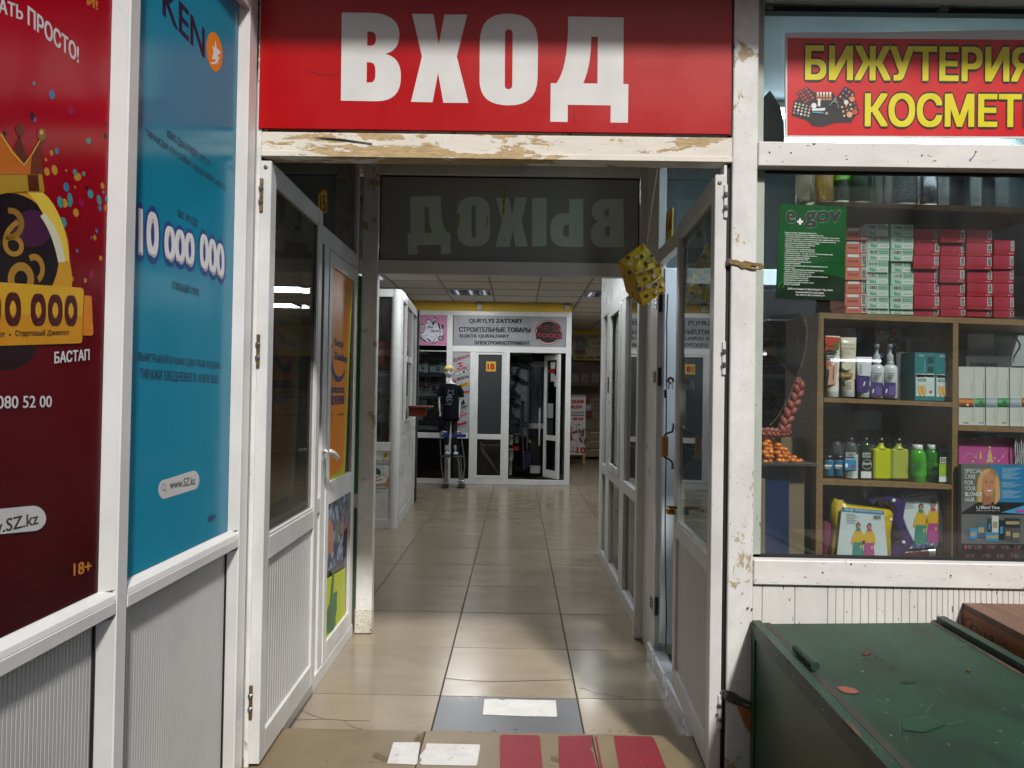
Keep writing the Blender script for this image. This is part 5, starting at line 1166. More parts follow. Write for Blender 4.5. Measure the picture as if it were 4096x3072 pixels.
P.poly([D4(*p) for p in [(590, 660), (612, 645), (662, 660), (668, 700), (650, 760), (622, 784), (585, 760)]], NEAR, 3); P.poly([D4(*p) for p in [(600, 672), (616, 656), (655, 668), (660, 700), (645, 750), (622, 772), (598, 752)]], ink('#b3a3b8'), 4); P.poly([D4(*p) for p in [(612, 690), (640, 680), (645, 720), (625, 745), (608, 735)]], PKM, 5)
P.poly([D4(*p) for p in [(590, 828), (598, 815), (682, 875), (676, 892)]], NEAR, 4); P.line([D4(600, 792), D4(690, 850)], 1.5, NEAR, 4); P.poly([D4(*p) for p in [(688, 856), (698, 842), (748, 872), (738, 890)]], NEAR, 4)
P.line([D4(758, 905), D4(800, 842)], 3.0, NEAR, 4); P.line([D4(782, 915), D4(832, 872)], 2.5, NEAR, 4); P.disc(*D4(875, 838), 11.5, 10, NEAR, 4, 26); P.disc(*D4(875, 838), 7.5, 6.6, ink('#a08aa0'), 5, 26); P.disc(*D4(892, 790), 11, 7.6, NEAR, 4, 26, ri=.85, rot=.3)
P.disc(*D4(686, 795), 7, 4, NEAR, 3, 14, a0=0, a1=180, ri=.8); P.disc(*D4(768, 812), 7, 4, NEAR, 3, 14, a0=0, a1=180, ri=.8); P.line([D4(812, 775), D4(825, 850)], 1.5, RED_, 4); P.line([D4(795, 668), D4(800, 660), D4(808, 670), D4(818, 656), D4(824, 668), D4(800, 700)], 1, NEAR, 4)
P.build('printed_artwork', fm)
GSM = mat('grey_sign_print', '#8f9094', .38, var=.30, vs=2.4)
a, b, g = spanel('', B2, 588, 586, 1838, 930, GSM); ts = thing('tool_shop_sign', 'long grey fascia sign with black lettering and a red PRO TOOLS roundel', 'sign', (a.x, SY, a.z)); g.build('board', ts)
P = Print(lambda x, y: on_y(x, y, SY + .008), (0, -1, 0), 1, .0012)
def st(s, x0, y0, x1, y1, h, bold=.06): P.text(s, B2(x0, y0), B2(x1, y1), B2(x0, y0 - h), NEAR, 2, bold)
st('QURYLYS ZATTARY', 758, 676, 1358, 680, 56); st('СТРОИТЕЛЬНЫЕ ТОВАРЫ', 650, 768, 1446, 774, 56); st('ELEKTR QURALDARY', 658, 836, 1210, 838, 42, .05); st('ЭЛЕКТРОИНСТРУМЕНТ', 820, 906, 1434, 914, 42, .05)
random.seed(5)
for k in range(60):
    x = random.uniform(660, 1430); y = random.choice((620, 680, 712, 772)); P.line([B2(x, y - 6), B2(x + random.uniform(-3, 3), y + random.uniform(8, 14) * (1 if y in (680, 772) else -1))], random.uniform(.6, 1.4), NEAR, 3)
P.disc(*B2(1640, 772), 53, 50, RED_, 2, 48); P.disc(*B2(1640, 772), 53, 50, ink('#b8722a'), 3, 16, a0=60, a1=180, ri=.95); P.disc(*B2(1640, 772), 49, 46.5, ink('#b9b3b0'), 4, 48); P.disc(*B2(1642, 770), 47, 43.5, ink('#0c0b0c'), 5, 48)
P.rect(*B2(1506, 770), *B2(1790, 848), ink('#0c0b0c'), 6)
P.text('PRO', B2(1512, 746), B2(1648, 742), B2(1512, 698), ink('#7c1420'), 7, .02); P.text('TOOLS', B2(1510, 828), B2(1788, 836), B2(1510, 782), ink('#8f1624'), 7, .03)
gx, gy = B2(1728, 722); P.disc(gx, gy, 15, 14, ink('#6e121d'), 7, 30, ri=.72)
for k in range(8): a_ = math.radians(45 * k); P.disc(gx + 16 * math.cos(a_), gy + 15 * math.sin(a_), 3, 3, ink('#6e121d'), 7, 8)
P.line([(gx - 7, gy - 7), (gx + 7, gy + 7)], 2.4, ink('#6e121d'), 8); P.line([(gx + 7, gy - 7), (gx - 7, gy + 7)], 2.4, ink('#6e121d'), 8)
P.build('lettering', ts)
# door 18
d18 = thing('shop_door', 'narrow white door with a dark pane and yellow number 18', 'door', ((xd0 + xd1) / 2, SY, .08))
zT = zD - .006; zd1, zd0 = sy(*B3(1000, 655)).z, sy(*B3(1000, 712)).z; xs0, xs1 = sy(*B2(874, 1300)).x, sy(*B2(1130, 1300)).x; xm0, xm1 = sy(*B2(1160, 1300)).x, sy(*B2(1216, 1300)).x
Q = dict(par=d18, y0=-.006, d=.05)
xs0, xs1, = sy(*B3(858, 400)).x, sy(*B3(1118, 400)).x; xm1 = sy(*B3(1205, 400)).x; xm0 = sy(*B3(1140, 400)).x; xd0 = sy(*B3(822, 400)).x
sbox('stile', xd0 + .003, xs0, .078, zT, **Q); sbox('stile', xs1, xm0, .078, zT, **Q); sbox('top_rail', xs0 + .0004, xs1 - .0004, sy(*B2(1000, 1020)).z, zT - .0005, par=d18, y0=-.005, d=.048)
sbox('middle_rail', xs0 + .0004, xs1 - .0004, zd0, zd1, par=d18, y0=-.005, d=.048); zbr = sy(*B3(1000, 1112)).z; sbox('bottom_rail', xs0 + .0004, xs1 - .0004, .0785, zbr, par=d18, y0=-.005, d=.048)
sbox('dark_pane', xs0, xs1, zd1, sy(*B2(1000, 1020)).z, mat('charcoal_film', '#2b2d2f', .45, var=.05), .01, .006, 0, d18)
sbox('glass_pane', xs0, xs1, zbr, zd0, mat('dark_glass_lower', '#191614', .06, var=.6, vs=5), .012, .003, 0, d18)
P = Print(lambda x, y: on_y(x, y, SY + .012), (0, -1, 0), 1, .0012); 
P.poly([B3(*p) for p in [(880, 740), (900, 735), (930, 830), (1010, 940), (1095, 1090), (1060, 1060), (960, 930), (905, 850)]], ink('#3d3a36', .3), 0); P.poly([B3(*p) for p in [(900, 772), (1095, 772), (1095, 778), (900, 780)]], ink('#55534e'), 0)
P.build('plastic_wrap', d18)
t = thing('number_plate', 'square yellow plate reading 18 on the charcoal door pane', 'sign', sy(*B2(1006, 1206)))
a, b = sy(*B2(950, 1206)), sy(*B2(1063, 1095)); Geo().box(a.x, b.x, SY + .004, SY + .0095, a.z, b.z, mat('yellow_plate', '#d0b126', .4), c=.001).build('plate', t)
P = Print(lambda x, y: on_y(x, y, SY + .004), (0, -1, 0), 1, .0012); P.text('18', B2(966, 1186), B2(1046, 1186), B2(966, 1116), RED_, 1, .06)
for q in ((952, 1098, 1062, 1102), (952, 1200, 1062, 1204), (952, 1098, 956, 1204), (1058, 1098, 1062, 1204)): P.rect(*B2(*q[:2]), *B2(*q[2:]), ink('#b08a3a'), 1)
P.build('numerals', t)
sbox('mullion', xm0 + .0005, xm1, .0725, zD - .0005, y0=-.008, d=.075)
# open leaf at the right, hinged on the right post
hx = sy(*D5(800, 500)).x; lf = Leaf((hx - .005, SY + .005), (sy(*D5(605, 500)).x + .055, SY + .36), 1)
d19 = thing('shop_door', 'open glass door of the tool shop with leaflets on it', 'door', (hx - .005, SY + .005, .08), math.atan2(-(lf.d.x), lf.d.y))
def l9(nm, s0, s1, z0, z1, t0, t1, m, c=.002, ): return Geo().box(t0, t1, s0, s1, z0 - .08, z1 - .08, m, c=c).build(nm, d19, False)
W9 = lf.w
for nm, a_, b_ in (('stile', 0, .06), ('stile', W9 - .06, W9)): l9(nm, a_, b_, .09, 1.93, -.02, .02, PVCI)
for nm, a_, b_ in (('top_rail', 1.85, 1.93), ('middle_rail', zF - .02, zE - .02), ('bottom_rail', .09, .20)): l9(nm, .0604, W9 - .0604, a_, b_, -.0195, .0195, PVCI)
l9('glass_pane', .055, W9 - .055, zE - .02, 1.85, -.001, .001, glass('open_door_glass', (.4, .42, .42), 1, .01), 0); l9('lower_panel', .055, W9 - .055, .2, zF - .02, -.003, .003, BP, 0)
for (s0, s1, z0, z1, cc_, lb) in ((.12, .25, 1.72, 1.82, '#b9b9b9', 'leaflet'), (.12, .30, 1.66, 1.71, '#8f1620', 'leaflet'), (.14, .24, 1.53, 1.65, '#a9a9ad', 'leaflet'), (.06, .14, 1.45, 1.62, '#a9a9ad', 'leaflet'), (.16, .32, .98, 1.20, '#8f9296', 'leaflet'), (.16, .30, .68, .95, '#2a2c2e', 'leaflet')):
    l9('leaflet', s0, s1, z0, z1, -.005, -.0035, mat('leaf_' + cc_.lstrip('#'), cc_, .5, var=.15, vs=40), 0)
# interior of the tool shop
IY = 11.4
iy = lambda c, x, y: on_y(*c(x, y), IY)
PEG = mat('pegboard', '#9b9ea3', .3, .6, var=.25, vs=30)
pg = thing('pegboard', 'perforated metal tool board behind the open shop doorway', 'pegboard', iy(D5, 300, 1000))
a, b = iy(D5, 200, 1010), iy(D5, 440, 205); Geo().box(a.x, b.x, IY + .02, IY + .03, a.z, b.z, PEG, c=.001).build('board', pg)
g = Geo(); HO = mat('peg_hole', '#1d1f22', .8); nx = 13; nz = 42
for i in range(nx):
    for j in range(nz):
        x = a.x + (i + .5 + (.5 if j % 2 else 0)) * (b.x - a.x) / nx; z = a.z + (j + .5) * (b.z - a.z) / nz
        if x < b.x - .01: g.quad((x - .008, IY + .0195, z), (x, IY + .0195, z - .010), (x + .008, IY + .0195, z), (x, IY + .0195, z + .010), HO)
g.build('holes', pg, kind='stuff')
Geo().box(b.x + .004, b.x + .035, IY, IY + .03, 0.1, b.z + .05, mat('grey_upright', '#6d7074', .4, .5), c=.002).build('upright', pg)
NAVT, TOOLB = mat('navy_tool_plastic', '#10182a', .4), mat('black_tool_plastic', '#101114', .35)
def drill(px, py, s, label, ang=0, cc=NAVT, c=D5, Y=IY - .06):
    o = on_y(*c(px, py), Y); t = thing('cordless_drill', label, 'drill', o); R = Matrix.Translation(o) @ Matrix.Rotation(ang, 4, 'Y')
    Geo().box(-.055 * s, .06 * s, -.03, .03, .075 * s, .125 * s, cc, c=.008, M=R).box(.06 * s, .10 * s, -.018, .018, .085 * s, .118 * s, TOOLB, c=.006, M=R).build('body', t)
    Geo().box(-.035 * s, -.0 * s, -.018, .018, -.02 * s, .0745 * s, TOOLB, c=.006, M=R).build('handle', t)
    Geo().box(-.06 * s, .03 * s, -.03, .03, -.06 * s, -.0205 * s, cc, c=.006, M=R).build('battery', t)
    Geo().tube([R @ Vector((.10 * s, 0, .10 * s)), R @ Vector((.15 * s, 0, .10 * s))], .004, STEEL, 6).build('bit', t)
drill(345, 330, 1.7, 'navy cordless drill highest on the pegboard in the doorway', .35); drill(305, 480, 1.5, 'navy cordless drill below the first one on the pegboard', .45)
drill(262, 280, 1.0, 'small drill at the upper left corner of the pegboard', .1, TOOLB); drill(265, 745, 1.2, 'small black drill halfway down the pegboard', .1, TOOLB)
def lump(nm, cat, label, c, x0, y0, x1, y1, m, Y, d=.12, parts=None):
    """a rounded tool or carton body with handle or lid from its photo box"""
    a, b = on_y(*c(x0, y1), Y), on_y(*c(x1, y0), Y); t = thing(nm, label, cat, ((a.x + b.x) / 2, Y + d / 2, a.z)); h, w = b.z - a.z, b.x - a.x
    if parts == 'bucket':
        cxx = (a.x + b.x) / 2; Geo().lathe([(w * .42, a.z), (w * .48, b.z - h * .1), (w * .5, b.z - h * .1), (w * .5, b.z)], (cxx, Y + w * .5, 0), m, 20).build('tub', t); Geo().lathe([(w * .52, 0), (w * .52, h * .06), (w * .4, h * .08)], (cxx, Y + w * .5, b.z - h * .03), m, 20).build('lid', t)
    elif parts == 'saw':
        Geo().box(a.x, a.x + w * .7, Y, Y + d, a.z + h * .35, b.z - h * .15, m, c=.012).build('body', t); Geo().tube([(a.x + w * .05, Y + d / 2, b.z - h * .2), (a.x + w * .15, Y + d / 2, b.z), (a.x + w * .5, Y + d / 2, b.z), (a.x + w * .6, Y + d / 2, b.z - h * .2)], .012, TOOLB, 8).build('handle', t)
        Geo().box(a.x + w * .7, b.x, Y + d * .4, Y + d * .5, a.z + h * .4, a.z + h * .6, STEEL, c=.001).build('blade', t)
    else:
        Geo().box(a.x, b.x, Y, Y + d, a.z, b.z - h * .12, m, c=.006).build('body', t); Geo().box(a.x - .004, b.x + .004, Y - .004, Y + d, b.z - h * .12, b.z, m if parts is None else parts, c=.004).build('lid', t)
    return t
lump('chainsaw', 'chainsaw', 'black chainsaw lying across the pegboard middle', D5, 246, 545, 420, 612, TOOLB, IY - .2, .14, 'saw')
lump('power_tool', 'power tool', 'black power tool with trailing cord under the chainsaw', D5, 242, 600, 330, 665, TOOLB, IY - .16, .12, 'saw')
g = Geo()
for k in range(5): g.tube([on_y(*D5(300 + 8 * k, 640), IY - .1), on_y(*D5(315 + 12 * k, 700), IY - .13), on_y(*D5(305 + 14 * k, 650 + 20 * k), IY - .1)], .005, TOOLB, 6)
solo(g, 'cable_tangle', 'tangle of black power cords hanging from the pegboard tools', 'cord')
lump('toolbox', 'toolbox', 'dark toolbox near the bottom of the pegboard', D5, 242, 810, 355, 880, mat('dark_slate_plastic', '#232a2e', .4), IY - .2, .18); lump('toolbox', 'toolbox', 'dark case stacked under the other toolbox', D5, 242, 884, 350, 970, mat('dark_slate_plastic', '#232a2e', .4), IY - .2, .18)
lump('paint_bucket', 'bucket', 'white bucket standing on the stack inside the tool shop', D5, 228, 1005, 285, 1105, mat('white_bucket', '#a9aaa9', .4), IY - .3, .2, 'bucket'); lump('paint_bucket', 'bucket', 'white lidded bucket with a red label second in the stack', D5, 226, 1155, 290, 1255, mat('white_bucket', '#a9aaa9', .4), IY - .32, .2, 'bucket')
lump('paint_bucket', 'bucket', 'white bucket with a dark label at the bottom on the shop floor', D5, 224, 1268, 276, 1436, mat('white_bucket', '#a9aaa9', .4), IY - .5, .2, 'bucket')
lump('red_case', 'case', 'red plastic case in the middle of the tool shop clutter', D5, 274, 1120, 350, 1170, mat('red_case', '#8c1118', .4), IY - .3, .2)
lump('trimmer', 'trimmer', 'tall black garden trimmer standing in the tool shop', D5, 366, 615, 408, 870, TOOLB, IY - .3, .06); lump('trimmer_engine', 'engine', 'dark blue engine unit at the foot of the trimmer', D5, 350, 850, 455, 905, mat('deep_blue_plastic', '#0d1c3f', .4), IY - .32, .16)
Geo_ = Geo(); [Geo_.tube([on_y(*D5(385, 900), IY - .25), on_y(*D5(375 + 30 * k, 1380), IY - .25)], .012, STEEL if k else TOOLB, 8) for k in range(2)]; solo(Geo_, 'tool_shaft', 'pair of long tool shafts leaning below the trimmer engine', 'shaft')
lump('grinder', 'bench grinder', 'grey bench grinder with a round guard on the shelf', D5, 280, 985, 352, 1085, mat('grey_cast', '#6a6b6a', .5), IY - .28, .14, 'bucket')
lump('machine', 'machine', 'dark blue machine standing on the tool shop floor', D5, 385, 1180, 490, 1360, mat('deep_blue_plastic', '#0d1c3f', .4), IY - .2, .3); lump('machine', 'machine', 'black machine crowding the tool shop doorway', D5, 460, 1050, 580, 1330, TOOLB, IY - .1, .35)
lump('yellow_tool', 'power tool', 'small yellow power tool in the dark doorway clutter', D5, 452, 1045, 492, 1110, mat('tool_yellow', '#8f8a1c', .4), IY - .25, .1, 'saw')
lump('white_box', 'box', 'low white box on the floor inside the open shop doorway', D5, 472, 1352, 586, 1420, mat('white_carton', '#8f8f8e', .6), SY + .45, .3)
lump('jerry_can', 'can', 'low dark case on the shop floor beside the white box', D5, 300, 1330, 450, 1400, TOOLB, IY - .1, .3)
lump('green_box', 'box', 'green carton on top of the pegboard', D5, 328, 122, 510, 190, mat('green_carton', '#1f6a44', .5), IY - .02, .3); lump('tool_carton', 'box', 'white and blue tool carton above the green one', D5, 276, 60, 490, 116, mat('white_blue_carton', '#9aa4ad', .5), IY + .02, .3, mat('blue_lid', '#2c5f8c', .5))
a, b = iy(D5, 505, 178), iy(D5, 620, 40); solo(Geo().box(a.x, b.x, IY + .5, IY + .6, a.z, b.z + .1, mat('olive_wall', '#6b6228', .7), c=0), 'wall_panel', 'olive wall patch above the blue grey cabinet', 'wall')
cbt = thing('display_cabinet', 'blue grey glass cabinet behind the open shop door', 'cabinet', iy(D5, 520, 920)); a, b = iy(D5, 440, 905), iy(D5, 720, 180)
Geo().box(a.x, b.x, IY + .18, IY + .2, a.z + .05, b.z - .09, mat('blue_grey_glass', '#53656f', .12, var=.1), c=0).build('glass_pane', cbt); Geo().box(a.x, b.x, IY + .16, IY + .22, b.z - .09, b.z, PVCI).build('top_rail', cbt); Geo().box(a.x, b.x, IY + .16, IY + .22, a.z - .03, a.z + .049, PVCI).build('bottom_rail', cbt); Geo().box(a.x, b.x, IY + .2, IY + .5, .02, a.z - .04, TOOLB).build('base', cbt)
rk = thing('hanging_display', 'tall black and white hanging display beside the open door', 'display stand', iy(D5, 575, 800)); a, b = iy(D5, 552, 690), iy(D5, 600, 432); Geo().box(a.x, b.x, IY - .2, IY - .17, a.z, b.z, TOOLB, c=.004).build('card', rk); Geo().box(a.x + .02, a.x + .045, IY - .16, IY - .14, a.z - .6, b.z, PVCI).build('pole', rk)
# window left of the banner: shelves, cartons, pegboard and tools
WY = 11.0
wy = lambda c, x, y: on_y(*c(x, y), WY)
sh = thing('shop_shelving', 'black shelving behind the left tool shop window', 'shelf', wy(B3, 300, 600))
for y0, y1 in ((1005, 1055), (1310, 1348)):
    a, b = wy(D4, 480, y1), wy(D4, 990, y0); Geo().box(a.x - .6, b.x, WY, WY + .4, a.z, b.z, mat('black_shelf', '#121314', .4), c=.003).build('shelf_board', sh)
for c, y0, y1 in ((B3, 235, 262), (B3, 505, 545)):
    a, b = wy(c, 180, y1), wy(c, 480, y0); Geo().box(a.x - .6, b.x + .05, WY - .05, WY + .4, a.z, b.z, mat('black_shelf', '#121314', .4), c=.003).build('shelf_board', sh)
a, b = wy(D4, 560, 1660), wy(D4, 990, 1350); Geo().box(a.x - .5, b.x, WY + .40, WY + .41, a.z - .5, b.z + 1.0, PEG, c=0).build('back_panel', sh)
g = Geo()
for i in range(34):
    for j in range(40):
        x = a.x - .1 + i * .028 + (.014 if j % 2 else 0); z = a.z - .45 + j * .026; g.quad((x - .006, WY + .3995, z), (x, WY + .3995, z - .007), (x + .006, WY + .3995, z), (x, WY + .3995, z + .007), HO)
g.build('peg_holes', sh, kind='stuff')
def carton(c, x0, y0, x1, y1, Y, label):
    t = lump('mask_carton', 'box', label, c, x0, y0, x1, y1, mat('black_carton', '#1c1f24', .5), Y, .25)
    P = Print(lambda x, y: on_y(x, y, Y), (0, -1, 0), 3, .0015); q = lambda u, v: c(x0 + (x1 - x0) * u, y0 + (y1 - y0) * v)
    P.poly([q(.03, .28), q(.97, .22), q(.97, .97), q(.03, .97)], ink('#9fb0bc'), 1); P.poly([q(.03, .84), q(.6, .88), q(.6, .97), q(.03, .97)], ink('#25507a'), 2); P.text('SOLARIS', q(.07, .38), q(.5, .38), q(.07, .28), ink('#1c4a78'), 2, .05)
    P.disc(*q(.5, .58), 7, 8, NEAR, 2, 18, ri=.6); P.disc(*q(.52, .66), 4, 4, NEAR, 2, 12); P.poly([q(.66, .42), q(.94, .42), q(.94, .9), q(.66, .9)], ink('#c8ccce'), 2)
    for k in range(5): P.poly([q(.69, .48 + .08 * k), q(.9, .48 + .08 * k), q(.9, .5 + .08 * k), q(.69, .5 + .08 * k)], ink('#6a6e72'), 3)
    P.poly([q(.6, .06), q(.92, .06), q(.92, .1), q(.6, .1)], WHI, 1); P.build('printed_face', t)
carton(D4, 722, 1160, 952, 1310, WY - .02, 'black and white respirator carton on the right of the shelf'); carton(D4, 560, 1135, 712, 1302, WY - .0, 'black and white carton left of the respirator carton')
lump('circular_saw', 'power tool', 'red and black circular saw hanging left on the window pegboard', D4, 590, 1350, 680, 1560, mat('dark_red_plastic', '#5a1218', .4), WY + .2, .14, 'saw'); lump('angle_grinder', 'power tool', 'black looped tool hanging in the middle of the window pegboard', D4, 745, 1355, 850, 1445, TOOLB, WY + .25, .1, 'saw'); lump('heat_gun', 'power tool', 'teal heat gun on the lower shelf behind the mannequin', D4, 755, 1490, 845, 1570, mat('teal_tool', '#1d3a3e', .4), WY + .2, .1, 'saw')
lump('battery_case', 'case', 'dark case with an orange tab on the lower window shelf', B3, 210, 262, 300, 330, mat('teal_tool', '#1d3a3e', .4), WY - .03, .2, mat('orange_tab', '#a85a18', .5)); lump('battery_case', 'case', 'dark round-edged tool behind the mannequin arm', B3, 345, 280, 440, 330, TOOLB, WY - .03, .2)
lump('blister_pack', 'package', 'clear plastic wrapped package on the lowest window shelf', B3, 205, 560, 430, 610, mat('clear_wrap', '#5d6468', .15, var=.6, vs=25), WY - .05, .2); lump('tool_case', 'case', 'dark tool case behind the mannequin legs', B3, 250, 395, 430, 505, TOOLB, WY - .02, .3)
# alarm siren and motion sensor on the yellow band
t = thing('alarm_siren', 'white and red alarm siren on the yellow band', 'alarm', sy(*B2(880, 522))); a, b = sy(*B2(853, 522)), sy(*B2(908, 430)); mz = sy(*B2(880, 470)).z
Geo().box(a.x, b.x, SY - .03, SY + .018, a.z, mz, mat('white_abs', '#c4c2c2', .35), c=.006).build('housing', t); Geo().box(a.x + .004, b.x - .004, SY - .028, SY + .018, mz + .0005, b.z, mat('red_lens', '#6a1216', .2), c=.005).build('lens', t)
Geo().extr([(a.x + .004, SY - .0305, mz), (b.x - .004, SY - .0305, mz), ((a.x + b.x) / 2 + .01, SY - .0305, mz + .035), ((a.x + b.x) / 2 - .01, SY - .0305, mz + .035)], (0, .003, 0), mat('white_abs', '#c4c2c2', .35)).build('cap', t); Geo().lathe([(.004, 0), (.004, .002)], ((a.x + b.x) / 2, SY - .03, a.z + .03), DARK, 10, ax=(0, -1, 0)).build('indicator', t)
t = thing('motion_sensor', 'small white motion sensor near the right end of the yellow band', 'sensor', sy(*B2(1846, 522))); a, b = sy(*B2(1822, 522)), sy(*B2(1870, 458))
Geo().box(a.x, b.x, SY - .02, SY + .018, a.z, b.z - .012, mat('white_abs', '#c4c2c2', .35), c=.008).build('housing', t); Geo().lathe([((b.x - a.x) * .42, 0), ((b.x - a.x) * .36, .012)], ((a.x + b.x) / 2, SY - .001, b.z - .012), TOOLB, 14).build('lens', t)

# ============================================================ BACK OF THE HALL
fyb = lambda Y: (lambda x, y: on_y(x, y, Y))
QY = 14.6
a, b = on_y(*B2(1885, 1030), QY), on_y(*B2(2212, 800), QY)
bs = thing('back_shop_sign', 'dim cream shop sign with a workman in overalls at the end of the hall', 'sign', (a.x, QY, a.z)); CREAM = mat('cream_sign', '#b0a890', .5, var=.1)
Geo().box(a.x - .1, a.x + 2.2, QY, QY + .03, a.z, b.z, CREAM, c=.002).build('board', bs); Geo().box(a.x - .1, a.x + 2.2, QY + .0, QY + .04, b.z + .001, b.z + .10, YEL, c=.002).build('yellow_strip', bs)
P = Print(fyb(QY), (0, -1, 0), 1, .002); GRYM = ink('#6d6a66')
P.svg('M 1950 815 L 2040 815 L 2065 880 L 2055 930 L 2052 1030 L 1945 1030 L 1940 900', GRYM, 1, T=B2); P.svg('M 1890 860 C 1890 820 1940 805 1960 815 L 1945 850 L 1915 880', ink('#a07a5a'), 2, T=B2); P.svg('M 2040 815 C 2060 850 2085 900 2105 960 L 2090 970 L 2055 900', ink('#8a7468'), 2, T=B2)
P.poly([B2(*p) for p in [(1925, 970), (2050, 965), (2052, 1000), (1930, 1005)]], ink('#6b2018'), 3); P.rect(*B2(1955, 885), *B2(2005, 908), ink('#9c9a96'), 3)
P.text('СТРОИТЕЛЬНЫЕ', B2(2075, 836), B2(2350, 838), B2(2075, 818), NEAR, 2, .03); P.text('PRO', B2(2176, 908), B2(2240, 909), B2(2176, 890), NEAR, 2, .03); P.disc(*B2(2140, 898), 5.5, 5.5, RED_, 2, 4, ri=.8, rot=.78); P.disc(*B2(2140, 898), 2.6, 2.6, RED_, 2, 14, ri=.7)
P.text('8 (707', B2(2156, 965), B2(2235, 966), B2(2156, 948), NEAR, 2, .03); P.text('8 (708', B2(2156, 996), B2(2235, 997), B2(2156, 980), NEAR, 2, .03); P.build('lettering', bs)
a, b = on_y(*B2(1912, 1080), QY - .03), on_y(*B2(2212, 1030), QY - .03)
bt = thing('boutique_sign', 'yellow strip sign reading бутик № at the end of the hall', 'sign', (a.x, QY, a.z)); Geo().box(a.x, a.x + 1.9, QY - .03, QY - .004, a.z, b.z, mat('yellow_strip_sign', '#a89a22', .5), c=.002).build('board', bt)
P = Print(fyb(QY - .03), (0, -1, 0), 1, .002); P.text('бутик №', B2(1952, 1070), B2(2240, 1072), B2(1952, 1034), NEAR, 1, .07); P.build('lettering', bt)
ru = thing('red_display', 'dark red shelf display with framed pictures at the end of the hall', 'display', on_y(*B2(2000, 1350), QY)); a, b = on_y(*B2(1880, 1345), QY), on_y(*B2(2212, 1100), QY)
Geo().box(a.x - .1, a.x + 2.0, QY + .02, QY + .3, a.z, b.z, mat('dark_red_wood', '#3c1410', .5, var=.3), c=.003).build('board', ru); Geo().box(a.x - .1, a.x + 2.0, QY - .02, QY + .3, a.z - .03, a.z - .001, mat('brown_ledge', '#5c4426', .5), c=.003).build('ledge', ru)
for k, x0 in enumerate((1890, 2000, 2120, 2230)):
    p, q = on_y(*B2(x0, 1330), QY + .01), on_y(*B2(x0 + 85, 1225), QY + .01); Geo().box(p.x, q.x, QY + .005, QY + .018, p.z, q.z, mat('framed_print_%d' % (k % 2), ['#5c4a38', '#6b3a34'][k % 2], .4, var=.9, vs=14), c=.002).build('framed_picture', ru)
dr_ = thing('drawer_unit', 'beige drawer unit standing against the far wall', 'drawers', on_y(*D5(1160, 1245), 14.9))
for k in range(3):
    p, q = on_y(*D5(1090, 1240 - 95 * k), 14.9), on_y(*D5(1250, 1150 - 95 * k), 14.9); Geo().box(p.x - .3, q.x + .3, 14.9, 15.25, p.z + .006, q.z, mat('beige_drawer', '#8d7a5e', .5), c=.004).build('drawer', dr_)
    Geo().box((p.x + q.x) / 2 - .05, (p.x + q.x) / 2 + .12, 14.885, 14.898, q.z - .03, q.z - .012, PVCI, c=.002).build('handle', dr_)
for px, py, r_, lb in ((1108, 620, 0, 'red price card above the white disc beside the A-board'), (1125, 765, 1, 'wide red price card beside the A-board')):
    p, q = on_y(*D5(px - 16 - 14 * r_, py + 32), 15.2), on_y(*D5(px + 20 + 14 * r_, py - 32), 15.2); solo(Geo().box(p.x, q.x, 15.2, 15.21, p.z, q.z, mat('red_card', '#8c1c22', .5), c=.001), 'price_card', lb, 'card')
solo(Geo().lathe([(.09, 0), (.09, .01), (.03, .012)], on_y(*D5(1108, 690), 15.27), mat('white_abs', '#c4c2c2', .35), 20, ax=(0, -1, 0)), 'wall_clock', 'small pale disc between the red cards on the far wall', 'disc')
# A-board
AY = 13.5; ab = thing('a_board', 'white A-board with red lettering and swirling leaves', 'sign board', on_z(*D5(1000, 1310)))
AY = on_z(*D5(1080, 1330)).y
a, b = on_y(*D5(700, 1212), AY), on_y(*D5(1088, 556), AY); WBD = mat('white_board_print', '#b4b2b0', .5, var=.06)
Geo().box(a.x, b.x, AY, AY + .02, a.z, b.z, WBD, c=.002).build('board', ab); LG = wood('pale_leg_wood', '#8c7448', '#a88c5a', 12)
for x in (a.x + .02, b.x - .035): Geo().box(x, x + .04, AY + .022, AY + .05, 0.002, b.z - .02, LG, c=.002).build('leg', ab); Geo().extr([(x, AY + .35, 0.002), (x + .03, AY + .35, 0.002), (x + .03, AY + .38, 0.002), (x, AY + .38, 0.002)], (0, -.30, b.z - .05), LG).build('leg', ab)
Geo().box(a.x + .02, b.x - .02, AY + .34, AY + .36, .12, .16, LG, c=.002).build('brace', ab)
P = Print(fyb(AY), (0, -1, 0), 1, .0015)
P.text('ЖЕНСКАЯ', D5(755, 648), D5(1066, 645), D5(755, 606), RED_, 1, .08); P.text('ОДЕЖДА', D5(790, 710), D5(1054, 708), D5(790, 668), RED_, 1, .08)
P.text('БОЛЬШИХ', D5(930, 756), D5(1066, 756), D5(930, 738), NEAR, 1, .05); P.text('РАЗМЕРОВ', D5(925, 788), D5(1070, 788), D5(925, 768), NEAR, 1, .05); P.text('48-62', D5(935, 832), D5(1062, 832), D5(935, 800), RED_, 1, .09)
P.text('бутик', D5(862, 1198), D5(988, 1198), D5(862, 1160), RED_, 1, .02); P.text('10', D5(985, 1202), D5(1084, 1200), D5(985, 1130), ink('#9c2030'), 2, .05)
P.svg('M 860 820 L 905 820 C 930 900 920 960 948 1050 L 900 1064 L 860 1064', RED_, 1, T=D5)
LFC = ink('#5d3a30')
for q in ([(925, 900), (945, 950), (1010, 980), (1060, 1040), (1080, 1110)], [(1000, 975), (985, 930), (985, 890), (1015, 875)], [(945, 950), (925, 910)], [(1040, 1010), (1010, 960), (1015, 935)]): P.line([D5(*p) for p in q], 2.0, LFC, 1)
